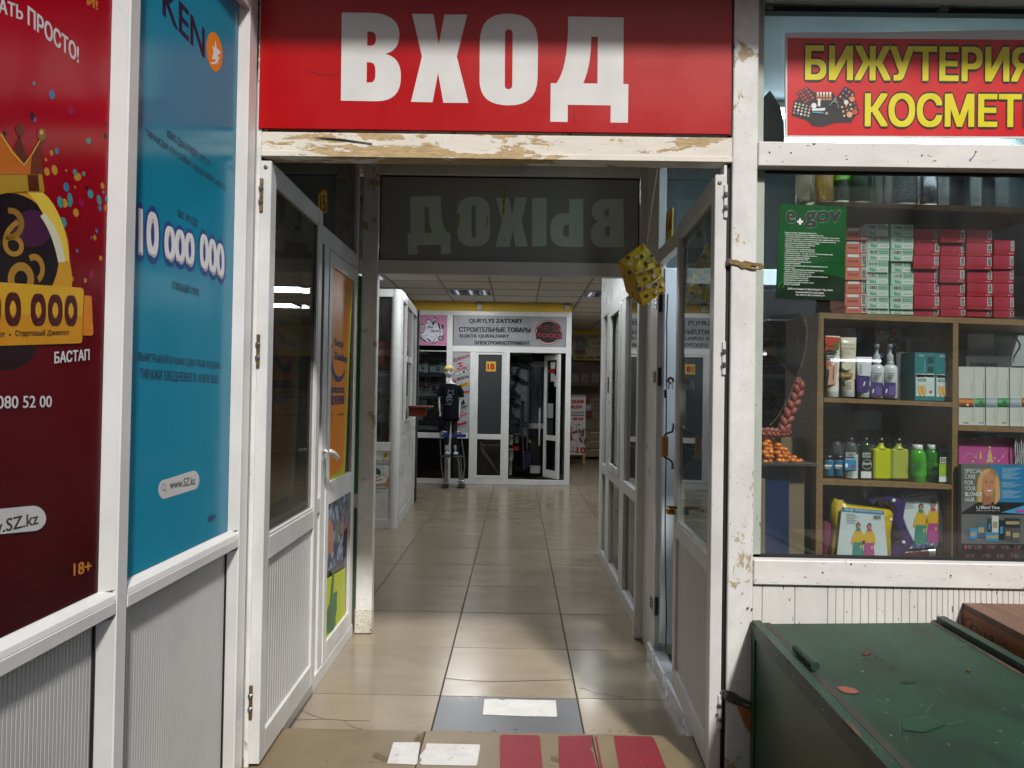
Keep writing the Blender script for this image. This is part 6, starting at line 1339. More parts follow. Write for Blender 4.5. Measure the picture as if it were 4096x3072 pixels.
for cx_, cy_, rx_, ry_, ro in ((1022, 950, 5, 10, -.6), (1055, 975, 6, 16, 0), (1080, 1060, 5, 16, .3), (1030, 1050, 5, 14, -.5), (965, 965, 5, 14, 1.2), (1012, 880, 5, 3, 0), (1065, 935, 7, 3, .3)): P.disc(*D5(cx_, cy_), rx_, ry_, LFC, 2, 12, rot=ro)
P.disc(*D5(955, 1095), 15, 18, LFC, 1, 24, ri=.93); P.disc(*D5(915, 1140), 13, 11, LFC, 1, 24, ri=.92); P.disc(*D5(965, 862), 7, 7, LFC, 1, 16, a0=-20, a1=200, ri=.9); P.rect(*D5(900, 558), *D5(1086, 576), ink('#7c7a76'), 1)
P.build('lettering', ab)

# ============================================================ MANNEQUIN ON DRYWALL STILTS
MY = 10.05
m_ = lambda x, y, dy=0: on_y(*B2(x, y), MY + dy)
n_ = lambda x, y, dy=0: on_y(*B3(x, y), MY + dy)
MW = mat('mannequin_white', '#c9cbd0', .3, var=.03); HAIRY = mat('yellow_hair', '#c8b25a', .5, var=.25, vs=40, bump=.6, bs=60)
SHIRT = mat('navy_shirt', '#070915', .9, var=.15, vs=10, bump=.2, bs=60, spec=.15); SHORT = mat('black_shorts', '#08090a', .9, var=.1)
man = thing('mannequin', 'blond child mannequin in a navy cat t-shirt raised on stilts', 'mannequin', n_(560, 890))
def skin(nodes, edges, name, m, parent, sub=2, root=0):
    me = bpy.data.meshes.new(name); inv = parent.matrix_basis.inverted(); me.from_pydata([tuple(inv @ Vector(p[0])) for p in nodes], edges, [])
    o = bpy.data.objects.new(name, me); COL.objects.link(o)
    sk = o.modifiers.new('s', 'SKIN'); sk.use_smooth_shade = True
    for i, (p, r) in enumerate(nodes):
        v = me.skin_vertices[0].data[i]; v.radius = r if isinstance(r, tuple) else (r, r); v.use_root = (i == root)
    ss = o.modifiers.new('u', 'SUBSURF'); ss.levels = sub; ss.render_levels = sub
    dg = bpy.context.evaluated_depsgraph_get(); dg.update(); me2 = bpy.data.meshes.new_from_object(o.evaluated_get(dg)); bpy.data.objects.remove(o)
    me2.materials.clear(); me2.materials.append(m); me2.name = name
    for p in me2.polygons: p.use_smooth = True
    o = bpy.data.objects.new(name, me2); COL.objects.link(o); o.parent = parent; return o
px = 1 / 2.765 / 2841 * MY     # one crop pixel in metres at the mannequin
pel = n_(562, 480); chest = m_(558, 1440); neckb = m_(556, 1345); neckt = m_(548, 1290); head = m_(546, 1215)
shL, shR = m_(462, 1375), m_(655, 1375); elL, elR = m_(432, 1500), m_(672, 1500); wrL, wrR = n_(438, 385), n_(655, 395); haL, haR = n_(445, 430), n_(655, 440)
hpL, hpR = n_(525, 500), n_(600, 500); knL, knR = n_(518, 640), n_(600, 640); anL, anR = n_(515, 850), n_(612, 850)
N = [(pel, (42 * px, 30 * px)), (chest, (46 * px, 30 * px)), (neckb, 24 * px), (neckt, 17 * px), (shL, 17 * px), (elL, 12 * px), (wrL, 9 * px), (haL, (8 * px, 5 * px)), (shR, 17 * px), (elR, 12 * px), (wrR, 9 * px), (haR, (8 * px, 5 * px)), (hpL, 26 * px), (knL, 19 * px), (anL, 13 * px), (hpR, 26 * px), (knR, 19 * px), (anR, 13 * px)]
for f_ in range(4): pass
E_ = [(0, 1), (1, 2), (2, 3), (2, 4), (4, 5), (5, 6), (6, 7), (2, 8), (8, 9), (9, 10), (10, 11), (0, 12), (12, 13), (13, 14), (0, 15), (15, 16), (16, 17)]
for base_i, sgn_ in ((7, -1), (11, 1)):
    for k, (dx, dy, ln, r) in enumerate(((-6, -2, 26, 3.2), (-2, -3, 30, 3.4), (2, -2, 29, 3.3), (6, 0, 24, 3.0))):
        b0 = len(N); o_ = N[base_i][0]; N.append((o_ + Vector((dx * px, dy * px, -10 * px)), r * px)); N.append((o_ + Vector((dx * px * 1.1, (dy - 5) * px, -ln * px)), r * .8 * px)); E_ += [(base_i, b0), (b0, b0 + 1)]
    b0 = len(N); o_ = N[base_i - 1][0]; N.append((N[base_i][0] + Vector((-sgn_ * 8 * px, -5 * px, 4 * px)), 3.6 * px)); N.append((N[base_i][0] + Vector((-sgn_ * 12 * px, -9 * px, -8 * px)), 3.0 * px)); E_ += [(base_i, b0), (b0, b0 + 1)]
skin(N, E_, 'body', MW, man)
# head with features
g = Geo(); hc = m_(546, 1212); hw_, hh_ = 54 * px, 66 * px
seg, rings = 28, 22; vs = []; fs = []
for i in range(rings + 1):
    th = math.pi * i / rings; zz = math.cos(th)
    for k in range(seg):
        an = 2 * math.pi * k / seg; x = math.sin(th) * math.cos(an); y = math.sin(th) * math.sin(an)
        w = hw_ * (1.0 - .30 * max(0, -zz) ** 1.3); dpt = hw_ * 1.18
        X, Y, Zz = x * w, y * dpt, zz * hh_
        if y < 0:    # face side points at the camera
            f = max(0, -y); nx_ = x; e = 0
            e += .20 * math.exp(-((nx_ / .13) ** 2 + ((zz + .16) / .20) ** 2))            # nose
            e += .08 * math.exp(-((nx_ / .22) ** 2 + ((zz + .48) / .07) ** 2))            # lips
            e += .07 * math.exp(-((nx_ / .22) ** 2 + ((zz + .80) / .12) ** 2))            # chin
            e -= .10 * (math.exp(-(((nx_ - .36) / .17) ** 2 + ((zz - .02) / .10) ** 2)) + math.exp(-(((nx_ + .36) / .17) ** 2 + ((zz - .02) / .10) ** 2)))
            Y -= e * hw_
        vs.append(hc + Vector((X, Y, Zz)))
for i in range(rings):
    for k in range(seg): k2 = (k + 1) % seg; fs.append((i * seg + k, (i + 1) * seg + k, (i + 1) * seg + k2, i * seg + k2))
g.add(vs, fs, MW, True)
for s in (-1, 1): g.ball(hc + Vector((s * hw_ * .98, 0, -hh_ * .05)), 11 * px, MW, 10, 8, (.45, .7, 1.1))
hd_ = g.build('head', man)
EYE, LIP = mat('painted_eye', '#1b1c22', .3), mat('painted_lip', '#a58c90', .4)
for s in (-1, 1):
    Geo().ball(hc + Vector((s * hw_ * .36, -hw_ * 1.02, hh_ * .0)), 8 * px, EYE, 12, 8, (1.2, .4, .55)).build('eye', hd_)
    Geo().tube([hc + Vector((s * hw_ * .16, -hw_ * 1.14, hh_ * .14)), hc + Vector((s * hw_ * .38, -hw_ * 1.10, hh_ * .19)), hc + Vector((s * hw_ * .60, -hw_ * .98, hh_ * .12))], 1.6 * px, EYE, 6).build('eyebrow', hd_)
Geo().ball(hc + Vector((0, -hw_ * 1.09, -hh_ * .48)), 10 * px, LIP, 12, 8, (1.2, .35, .38)).build('mouth', hd_)
g = Geo(); vs = []; fs = []; random.seed(4)
for i in range(11):
    th = math.pi * .60 * i / 10
    for k in range(26):
        an = 2 * math.pi * k / 26; x, y, zz = math.sin(th) * math.cos(an), math.sin(th) * math.sin(an), math.cos(th)
        lim = 1.0
        if y < -.15: zz = max(zz, .30 + .10 * math.sin(an * 6 + 1) )
        vs.append(hc + Vector((x * hw_ * 1.10, y * hw_ * 1.30, zz * hh_ * 1.10 + random.uniform(-1, 1) * px)))
for i in range(10):
    for k in range(26): k2 = (k + 1) % 26; fs.append((i * 26 + k, (i + 1) * 26 + k, (i + 1) * 26 + k2, i * 26 + k2))
g.add(vs, fs, HAIRY, True)
for k in range(9):
    a_ = -0.75 + k * .18; g.tube([hc + Vector((a_ * hw_ * .5, -hw_ * .9, hh_ * .98)), hc + Vector((a_ * hw_ * .9, -hw_ * 1.25, hh_ * .7)), hc + Vector((a_ * hw_ * 1.1, -hw_ * 1.26, hh_ * (.36 + .06 * (k % 3))))], [9 * px, 9 * px, 3 * px], HAIRY, 6)
g.build('hair', man)
# t-shirt: lofted rings with sleeves
def loft(rows, m, name, parent, seg=24):
    g = Geo(); vs = []; fs = []
    for (c_, rx_, ry_) in rows:
        for k in range(seg): an = 2 * math.pi * k / seg; vs.append(Vector(c_) + Vector((rx_ * math.cos(an), ry_ * math.sin(an) * (1 + .06 * math.sin(an * 5 + c_[2] * 9)), 0)))
    for i in range(len(rows) - 1):
        for k in range(seg): k2 = (k + 1) % seg; fs.append((i * seg + k, i * seg + k2, (i + 1) * seg + k2, (i + 1) * seg + k))
    g.add(vs, fs, m, True); return g
g = loft([(m_(556, 1338), 26 * px, 26 * px), (m_(556, 1345), 62 * px, 34 * px), (m_(556, 1356), 92 * px, 44 * px), (m_(558, 1390), 100 * px, 50 * px), (m_(560, 1480), 92 * px, 52 * px), (m_(562, 1600), 88 * px, 52 * px), (n_(562, 420), 90 * px, 54 * px), (n_(560, 470), 96 * px, 56 * px), (n_(560, 506), 94 * px, 57 * px), (n_(560, 503), 86 * px, 52 * px)], SHIRT, 't', man)
for s, S0, S1, S2 in ((-1, m_(478, 1368), m_(442, 1430), m_(434, 1482)), (1, m_(640, 1368), m_(675, 1430), m_(682, 1492))):
    g.tube([S0, S1, S2], [30 * px, 30 * px, 27 * px], SHIRT, 14)
tsh = g.build('t_shirt', man)
P = Print(fyb(MY - 56 * px), (0, -1, 0), 1, .002); CW = ink('#8f929c')
cat = [(532, 1405), (545, 1420), (572, 1418), (590, 1405), (588, 1440), (596, 1452), (575, 1468), (590, 1450), (585, 1440)]
P.line([B2(*p) for p in [(532, 1405), (545, 1424), (574, 1422), (590, 1405), (586, 1438), (594, 1455), (570, 1462), (550, 1465), (526, 1450), (534, 1436), (532, 1405)]], 1.0, CW)
P.line([B2(*p) for p in [(535, 1462), (515, 1490), (512, 1520), (525, 1545), (560, 1560), (568, 1575), (540, 1570), (495, 1568)]], 1.0, CW); P.line([B2(*p) for p in [(560, 1465), (575, 1500), (576, 1540), (560, 1556)]], .9, CW)
P.text('BETTER', B2(527, 1496), B2(575, 1494), B2(527, 1480), CW, 2, .03); P.text('Life', B2(536, 1476), B2(562, 1472), B2(538, 1460), CW, 2, .01, shear=.3); P.text('Cats', B2(520, 1526), B2(566, 1524), B2(522, 1504), CW, 2, .01, shear=.3)
P.build('printed_cat', tsh)
g = Geo()
for kx_, a1, a2, a3 in ((-1, n_(530, 500), n_(518, 640), n_(512, 772)), (1, n_(600, 500), n_(602, 640), n_(603, 772))): g.tube([a1, a2, a3], [36 * px, 32 * px, 27 * px], SHORT, 16)
g.build('shorts', man)
SHO = mat('white_shoe', '#b4b8bc', .4)
for s, p_ in ((-1, n_(530, 868)), (1, n_(618, 872))):
    Geo().ball(p_ + Vector((0, -20 * px, 4 * px)), 26 * px, SHO, 16, 10, (1.1, 1.9, .85)).build('shoe', man)
# stilts, one thing each
ALU = mat('aluminium_tube', '#a9adb3', .25, .9, var=.1); STB = mat('blue_strap', '#16256e', .6); 
def stilt(s, label):
    q = (lambda x, y, d=0: n_(x, y, d)) if s < 0 else (lambda x, y, d=0: n_(1118 - x + (lambda t: t)(0), y, d))
    L = s < 0; f = lambda xl, xr, y, d=0: n_(xl if L else xr, y, d)
    t = thing('drywall_stilt', label, 'stilt', f(503, 675, 1222), group=None)
    Geo().tube([f(442, 672, 640), f(452, 708, 900), f(458, 715, 1020), f(480, 700, 1120), f(482, 698, 1160)], 6.5 * px, ALU, 8).build('side_strut', t)
    Geo().tube([f(500, 640, 920, .02), f(505, 668, 1170, .02)], 13 * px, ALU, 14).build('main_tube', t); Geo().tube([f(522, 668, 920, .05), f(522, 690, 1165, .05)], 7 * px, ALU, 10).build('main_tube', t)
    a, b = f(462, 598, 905), f(560, 700, 893); Geo().box(a.x, b.x, MY - .14, MY + .12, a.z, b.z, TOOLB, c=.004).build('foot_plate', t)
    Geo().tube([f(445, 608, 640), f(470, 625, 632, -.05), f(510, 650, 634, -.05), f(525, 672, 642)], 12 * px, ALU, 10).build('calf_bracket', t)
    a, b = f(462, 585, 685), f(545, 735, 650); Geo().box(a.x, b.x, MY - .085, MY - .06, a.z, b.z, STB, c=.003).build('strap', t)
    c_ = f(524, 622, 840); Geo().tube([c_ + Vector((-22 * px, -.03, -12 * px)), c_ + Vector((-8 * px, -.06, 22 * px)), c_ + Vector((10 * px, -.06, 18 * px)), c_ + Vector((30 * px, -.03, -18 * px))], 3.5 * px, STB, 6).build('strap', t)
    a, b = f(478, 648, 1205), f(535, 712, 1165); Geo().box(a.x, b.x, MY - .05, MY + .10, a.z, b.z, ALU, c=.004).build('ankle_block', t)
    a, b = f(466, 636, 1224), f(540, 720, 1203); Geo().box(a.x, b.x, MY - .10, MY + .12, .002, .03, TOOLB, c=.005).build('rubber_sole', t)
    for yy in (1180, 1195): Geo().lathe([(4 * px, 0), (4 * px, .01)], f(490, 660, yy, -.05), STEEL, 10, ax=(0, -1, 0)).build('bolt', t)
stilt(-1, 'aluminium drywall stilt under the mannequin nearer the kiosk'); stilt(1, 'aluminium drywall stilt under the mannequin beside the banner')

# ============================================================ COSMETICS SHOP WINDOW (right)
YG = 2.392                                   # glass plane
gy = lambda x, y: on_y(x, y, YF - .004)
win = thing('shop_window', 'white framed cosmetics shop window with plank panelling below', 'shop window', (1.7, YG, .085))
xw0, xw1 = .7845, 2.75
zs1, zs0, zh0, zh1 = gy(3500, 2248).z, gy(3500, 2348).z, gy(3500, 670).z, gy(3500, 571).z
NAILW = worn('nail_holed_white_paint', '#d9d6d3', '#a08870', .30, 9, (.6, 1, 1.6), .4, .70, smear=.1)
Geo().box(xw0, xw1, YF - .004, YF + .06, zs0, zs1, PILL if 0 else NAILW, c=.003).build('sill', win)
Geo().box(xw0, xw1, YF - .004, YF + .06, zh0, zh1, NAILW, c=.003).build('head_beam', win)
PUT = worn('flaking_grey_green_putty', '#a3aca2', '#6f7368', .35, 14, (1, 1, .5), .55, .68)
Geo().box(xw0, xw0 + .036, YG - .006, YG + .03, zs1 + .0005, zh0 - .0005, PUT, c=.002).build('side_strip', win); Geo().box(xw0, xw0 + .03, YG - .006, YG + .03, zh1 + .0005, 2.675, PUT, c=.002).build('side_strip', win)
Geo().box(xw0, xw1, YG - .006, YG + .008, zs1 + .0002, zs1 + .010, BLACK, c=0).box(xw0 + .037, xw1, YG - .006, YG + .008, zh0 - .010, zh0 - .0002, BLACK, c=0).build('gasket', win)
Geo().box(xw0 + .02, xw1, YG, YG + .003, zs1, zh0, GLASSW, c=0).build('glass_pane', win); Geo().box(xw0 + .02, xw1, YG, YG + .003, zh1, 2.675, GLASSW, c=0).build('glass_pane', win)
PLK = worn('scuffed_white_plank', '#d6d3cf', '#a79a86', .12, 10, (1, 1, .35), .45, .70, smear=.1)
x = gy(*A8(80, 650)).x - .1075; k = 0
while x < xw1:
    a_ = max(x, xw0); Geo().box(a_ + .0007, x + .1068, YF + .006, YF + .03, .087, zs0 - .0005, PLK, c=.0015).build('plank', win)
    if k >= 3:
        g = Geo()
        for q in range(1, 4 if k < 6 else 6): g.box(x + q * .1075 / (4 if k < 6 else 6) - .0009, x + q * .1075 / (4 if k < 6 else 6) + .0009, YF + .0052, YF + .0062, .09, zs0 - .002, mat('groove_tone', '#8f877c', .8), c=0)  # grooves drawn as darker strips on the plank face
        g.build('groove', win, kind='stuff')
    x += .1075; k += 1
Geo().box(xw0, xw1, YF + .031, YF + .05, .087, zs0 - .001, DARK, c=0).build('backing', win)
NLM = mat('dark_nail', '#191512', .5, .5)
for p in [A6(118, 923), A6(248, 925), A6(1041, 941), A8(612, 425), A8(440, 476), A8(1215, 494)]:
    Geo().lathe([(.0028, 0), (.0028, .001), (.001, .0014)], on_y(*p, YF - .004), NLM, 10, ax=(0, -1, 0)).build('nail', win)
a_, b_ = on_y(*A6(1356, 945), YF - .004), on_y(*A6(1367, 920), YF - .022); Geo().tube([a_, b_], .0012, NLM, 8).lathe([(.0034, 0), (.0034, .001)], b_, NLM, 12, ax=(.2, -1, .5)).build('nail', win)

# room behind the glass
ROOM = mat('pale_blue_wall', '#93a5aa', .6, var=.06, vs=2)
wall('shop_wall', 'pale blue wall at the back of the cosmetics shop', .72, 3.6, 3.925, 3.96, 0, 2.68, ROOM); wall('shop_wall', 'pale blue wall on the far right of the cosmetics shop', 3.6, 3.64, 2.42, 3.96, 0, 2.68, ROOM)
rl = thing('ceiling_light', 'cool white tube light on the cosmetics shop ceiling', 'ceiling light', (1.5, 3.2, 2.60)); Geo().box(.95, 2.25, 3.16, 3.26, 2.63, 2.654, PVCI).build('housing', rl); Geo().tube([(1.0, 3.21, 2.61), (2.2, 3.21, 2.61)], .013, mat('cool_tube', '#ffffff', .5, var=0, emit='#e4f0ff', es=14.0), 10).build('lamp_tube', rl)
ld = bpy.data.lights.new('lamp', 'AREA'); lo_ = bpy.data.objects.new('lamp', ld); COL.objects.link(lo_); lo_.parent = rl; ld.shape = 'RECTANGLE'; ld.size = 1.2; ld.size_y = .06; ld.energy = 20.0; ld.color = (.86, .94, 1.0); lo_.location = (.1, .01, -.02)
CLT = mat('dark_coat', '#1b2226', .8, var=.3, vs=6, bump=.4, bs=12)
q = [on_y(*A6(*p), 2.75) for p in [(108, 560), (122, 548), (150, 590), (185, 650), (205, 740), (210, 860), (195, 900), (105, 900)]]
solo(Geo().extr(q, (0, .12, 0), CLT), 'hanging_coat', 'dark grey garment hanging behind the upper window at its left edge', 'coat')
a_, b_ = on_y(*A6(1440, 185), 2.9), on_y(*A6(1900, 118), 2.9); solo(Geo().box(a_.x, b_.x, 2.9, 3.1, a_.z, b_.z, mat('olive_grey_box', '#5d6760', .7), c=.005), 'wall_duct', 'olive grey duct seen through the top of the shop window', 'duct')
PCT = mat('speckled_ceiling_panel', '#b3c4c9', .8, var=.05); PF = worn('pinholed_panel', '#aebfc4', '#aebfc4', 0.0, 12, speck=.60, c3='#59676c', smear=.02)
a_, b_ = on_y(*A6(100, 850), 3.3), on_y(*A6(240, 275), 3.3); solo(Geo().box(a_.x - .1, b_.x + 1.6, 3.3, 3.31, a_.z - .1, b_.z, PF, c=0), 'acoustic_panel', 'pinholed pale panel behind the upper shop window', 'panel')

solo(Geo().box(.72, 3.6, 2.45, 3.92, 2.655, 2.672, ROOM, c=0), 'shop_ceiling', 'pale blue ceiling of the cosmetics shop', 'ceiling')
# shelving unit
YS = 2.50
SHW = wood('brown_chipboard_edge', '#5d452a', '#8a6b42', 26, (2, 1, 6), .55); DKW = mat('black_shelf_back', '#0c0b0d', .35, var=.2)
un = thing('shelving_unit', 'brown edged shelving unit filled with cosmetics behind the glass', 'shelf', (1.5, YS, .6))
def board(c, pts, nm, depth=.30, Y=YS): q = [on_y(*(p if len(p) == 2 and c is None else c(*p)), Y) for p in pts]; return Geo().extr(q, (0, depth, 0), SHW).build(nm, un)
board(None, [D6(975, 618), D7(1900, 650), D7(1900, 722), D6(975, 665)], 'shelf_board', Y=YS + .001)
board(A7, [(412, 378), (1900, 431), (1900, 466), (412, 412)], 'shelf_board')
board(A7, [(412, 413), (447, 413.6), (437, 1990), (396, 1990)], 'upright', Y=YS + .0005)
board(A7, [(1230, 442), (1262, 443), (1252, 2010), (1218, 2010)], 'upright', Y=YS + .0005)
board(A7, [(448, 893), (1227, 922), (1227, 950), (448, 920)], 'shelf_board'); board(A7, [(442, 1388), (1221, 1422), (1221, 1450), (442, 1420)], 'shelf_board')
board(A7, [(1259, 1062), (1900, 1082), (1900, 1112), (1259, 1092)], 'shelf_board')
board(A7, [(400, 1985), (1900, 2020), (1900, 2080), (400, 2040)], 'shelf_board', Y=YS + .002)
p0, p1 = on_y(*A7(950, 1990), YS + .3), on_y(*A7(1900, 440), YS + .3)
def back(c, x0, y0, x1, y1, m=DKW, Y=YS + .305): a, b = on_y(*c(x0, y1), Y), on_y(*c(x1, y0), Y); return Geo().box(a.x, b.x, Y, Y + .01, a.z, b.z, m, c=0).build('back_panel', un)
back(A6, 400, 1290, 1900, 1900); back(A7, 400, 470, 1900, 2000, mat('dim_shelf_back', '#20222a', .35, var=.4, vs=6), YS + .33); back(A7, 915, 440, 1235, 900); back(A7, 910, 940, 1225, 1400); back(A7, 430, 1420, 690, 1990); back(A7, 690, 1560, 1230, 1990); back(A7, 1250, 1110, 1320, 1990)
back(A7, 640, 470, 760, 900, mat('mirror_back', '#2b3348', .15, .6), YS + .3); back(A7, 440, 940, 915, 1400, mat('dim_back', '#1a1c22', .2), YS + .31)
tr_k = thing('trinket_rack', 'colourful trinkets hanging at the back of the tube shelf', 'trinkets', on_y(*A7(840, 640), YS + .115)); random.seed(2)
for k in range(40): Geo().ball(on_y(*A7(random.uniform(765, 912), random.uniform(480, 650)), YS + .115 + random.uniform(-.01, .008)), random.uniform(.005, .011), ink(random.choice(['#a8323c', '#c46a5c', '#2f6a9c', '#b8b0b4', '#3f7a4c', '#a07a1c', '#c9c6c8'])), 8, 6).build('trinket', tr_k)
a_, b_ = on_y(*A7(450, 640), YS + .10), on_y(*A7(640, 472), YS + .10); solo(Geo().box(a_.x, b_.x, YS + .10, YS + .105, a_.z, b_.z, mat('lavender_opening_light', '#d9dbea', .3, var=.4, vs=9), c=.001), 'opening_card', 'added pale lavender card for the bright opening behind the two tall tubes', 'card')  # pale colour stands in for the back-lit opening behind the shelf
a_, b_ = on_y(*A7(765, 640), YS + .13), on_y(*A7(915, 488), YS + .13); solo(Geo().box(a_.x, b_.x, YS + .13, YS + .135, a_.z, b_.z, mat('pale_opening_light', '#e0e2ea', .4, var=.5, vs=30), c=.001), 'opening_card', 'added pale card for the bright opening behind the hanging trinkets', 'card')  # near-white card added where the shelf opens onto the bright room
a_, b_ = on_y(*A7(60, 2000), 3.34), on_y(*A7(430, 250), 3.34); solo(Geo().box(a_.x - .1, b_.x, 3.34, 3.36, a_.z - .2, b_.z, mat('dark_backdrop', '#2c2d31', .9, var=.5, vs=5, stretch=(1, 1, .2)), c=.002), 'backdrop', 'added dark grey curtain behind the cloth stacks left of the shelving', 'backdrop')  # dark sheet added to hide the bright room wall
# dim clutter seen left of the unit
for i_, (x0, y0, x1, y1, cc_, lb) in enumerate(((100, 420, 400, 560, '#3c3d40', 'grey folded cloth in the dim corner left of the shelving'), (90, 640, 395, 740, '#2a2629', 'dark folded cloth under the grey one left of the shelving'), (150, 780, 400, 1010, '#44464a', 'grey stack of knitwear left of the shelving'), (100, 860, 390, 1090, '#2f2b28', 'brown stack of cloth behind the pink braid'))):
    a_, b_ = on_y(*A7(x0, y1), 2.95 + .05 * i_), on_y(*A7(x1, y0), 2.95 + .05 * i_); t = thing('folded_cloth', lb, 'cloth', ((a_.x + b_.x) / 2, 3, a_.z)); n_l = 4; h = (b_.z - a_.z) / n_l; m = mat('cloth_%d' % i_, cc_, .9, var=.3, vs=6, bump=.5, bs=10)
    for k in range(n_l): Geo().box(a_.x + random.uniform(0, .03), b_.x - random.uniform(0, .03), 2.95 + .05 * i_, 3.25, a_.z + k * h + .001, a_.z + (k + 1) * h - .001, m, c=h * .3).build('fold', t)

# ---- goods
def PR(Y, lay=1, gap=.0004): return Print(lambda x, y: on_y(x, y, Y), (0, -1, 0), lay, gap)
def orect(P, c, x0, y0, x1, y1, m, lay=1, sl=.02): P.poly([c(x0, y0), c(x1, y0 + sl * (x1 - x0)), c(x1, y1 + sl * (x1 - x0)), c(x0, y1)], m, lay)
def pbox(nm, cat, label, c, x0, y0, x1, y1, Y, d, m, grp=None, sl=.02, top=None):
    """carton standing with its front face on the plane Y; sl = the slope of the shelf it stands on"""
    q = [on_y(*c(x0, y0), Y), on_y(*c(x1, y0 + sl * (x1 - x0)), Y), on_y(*c(x1, y1 + sl * (x1 - x0)), Y), on_y(*c(x0, y1), Y)]
    t = thing(nm, label, cat, (q[2] + q[3]) / 2, group=grp); Geo().extr(q, (0, d, 0), m, top).build('carton', t); return t
ORD = ['bottom', 'second', 'third', 'fourth', 'fifth', 'sixth', 'seventh', 'eighth', 'ninth', 'tenth']
BK, PW = ink('#17171a'), ink('#c9ccca')
REDC, GRC, SAC = mat('red_carton', '#960f24', .4, var=.08, vs=12, rnd=.08), mat('mint_carton', '#8fb3a0', .45, var=.06, vs=12, rnd=.05), mat('salmon_carton', '#b5604e', .45, var=.1, vs=12, rnd=.08)
random.seed(11)
def dye_box(kind, x0, x1, y0, y1, label, grp):
    Y = YS + .02 + random.uniform(0, .012); j = random.uniform(-4, 4); x0 += j; x1 += j; w, h = x1 - x0, y1 - y0
    t = pbox('dye_carton', 'box', label, A7, x0, y0 + 1.2, x1 - 1.5, y1 - 1, Y, .12, {'r': REDC, 'g': GRC, 's': SAC}[kind], grp); P = PR(Y); S = lambda u, v: (x0 + w * u, y0 + h * v + .02 * w * u)
    R = lambda a, b, c_, d, m, l=1: P.poly([A7(*S(a, b)), A7(*S(c_, b)), A7(*S(c_, d)), A7(*S(a, d))], m, l)
    if kind == 'r':
        R(.02, .05, .98, .62, ink('#a3203c'), 0); R(.02, .80, .98, .97, ink('#8c0c20'), 0); a, b = S(.80, .08), S(.96, .72); P.barcode(*A7(*a), *A7(*b), BK, PW, 2, vert=True, seed=int(x0 + y0))
        for k in range(4): R(.04 + .05 * (k % 2), .16 + .12 * k, .5 + .06 * (k % 3), .18 + .12 * k, ink('#7c1426'), 1)
        for k in range(3): R(.72 + .07 * k, .84, .76 + .07 * k, .94, ink('#c98a90'), 2)
    elif kind == 'g':
        a, b = S(.12, .06), S(.5, .44); P.barcode(*A7(*a), *A7(*b), BK, PW, 2, seed=int(x0 + y0)); R(.03, .46, .98, .94, ink('#9dbfae'), 0)
        P.text('fito', A7(*S(.16, .86)), A7(*S(.42, .86)), A7(*S(.16, .58)), ink('#2f4a3c'), 2, 0); R(.5, .58, .97, .9, PW, 1)
        for k in range(4): R(.56 + .1 * k, .1, .62 + .1 * k, .26, ink('#5d7c6b'), 1)
        R(.58, .66, .9, .69, ink('#6a706c'), 2); R(.55, .76, .94, .79, ink('#6a706c'), 2); R(.56, .32, .95, .36, ink('#5d7c6b'), 1)
    else:
        R(.08, .10, .6, .30, PW, 1); a, b = S(.72, .06), S(.94, .90); P.barcode(*A7(*a), *A7(*b), BK, PW, 2, vert=True, seed=int(x0 + y0))
        for k in range(4): R(.12 + .12 * k, .5, .2 + .12 * k, .66, ink('#8f3f34'), 1)
    P.build('printed_face', t)
def column(kind, x0, x1, ys, word, grp):
    n = len(ys) - 1
    for k in range(n):
        o_ = 'top' if k == 0 else ORD[n - 1 - k]; where = ('%s box' % o_) if o_ in ('top', 'bottom') else ('%s from the bottom' % o_)
        dye_box(kind, x0, x1, ys[k], ys[k + 1], '%s, %s' % (word, where), grp)
so = lambda y: (y) * 1
A6toA7 = 1000 * 1.5137
c_s = [1375 - A6toA7 + 0] + [1375 - A6toA7 + 79.5 * k for k in range(1, 8)] + [382]
c_s = [-139, -60, 23, 101, 181, 260, 340, 381]
c_s = [1375 - 1513.7, 1452 - 1513.7, 20, 101, 181, 261, 341, 381] if 0 else [-139, -61, 18, 100, 181, 261, 341, 382]
column('s', 578, 712, c_s, 'salmon dye carton in the stack beside the green poster', 'salmon dye cartons stacked on the shelf')
c_g = [-159, -82, -7, 65, 136, 208, 281, 355, 388]
column('g', 706, 842, c_g, 'mint green dye carton in the left mint stack', 'mint dye cartons stacked on the shelf'); column('g', 852, 990, [y + 3 for y in c_g], 'mint green dye carton in the right mint stack', 'mint dye cartons stacked on the shelf')
c_r = [-129, -48, 33, 113, 195, 276, 356, 399]
column('r', 992, 1148, c_r, 'red dye carton in the red stack beside the mint boxes', 'red dye cartons stacked on the shelf'); column('r', 1153, 1306, [y + 2 for y in c_r], 'red dye carton in the second red stack', 'red dye cartons stacked on the shelf')
column('r', 1312, 1468, [y + 4 for y in c_r], 'red dye carton in the third red stack', 'red dye cartons stacked on the shelf'); column('r', 1474, 1600, [y + 12 for y in [-75, 18, 103, 188, 270, 355, 396]], 'red dye carton in the short rightmost red stack', 'red dye cartons stacked on the shelf')

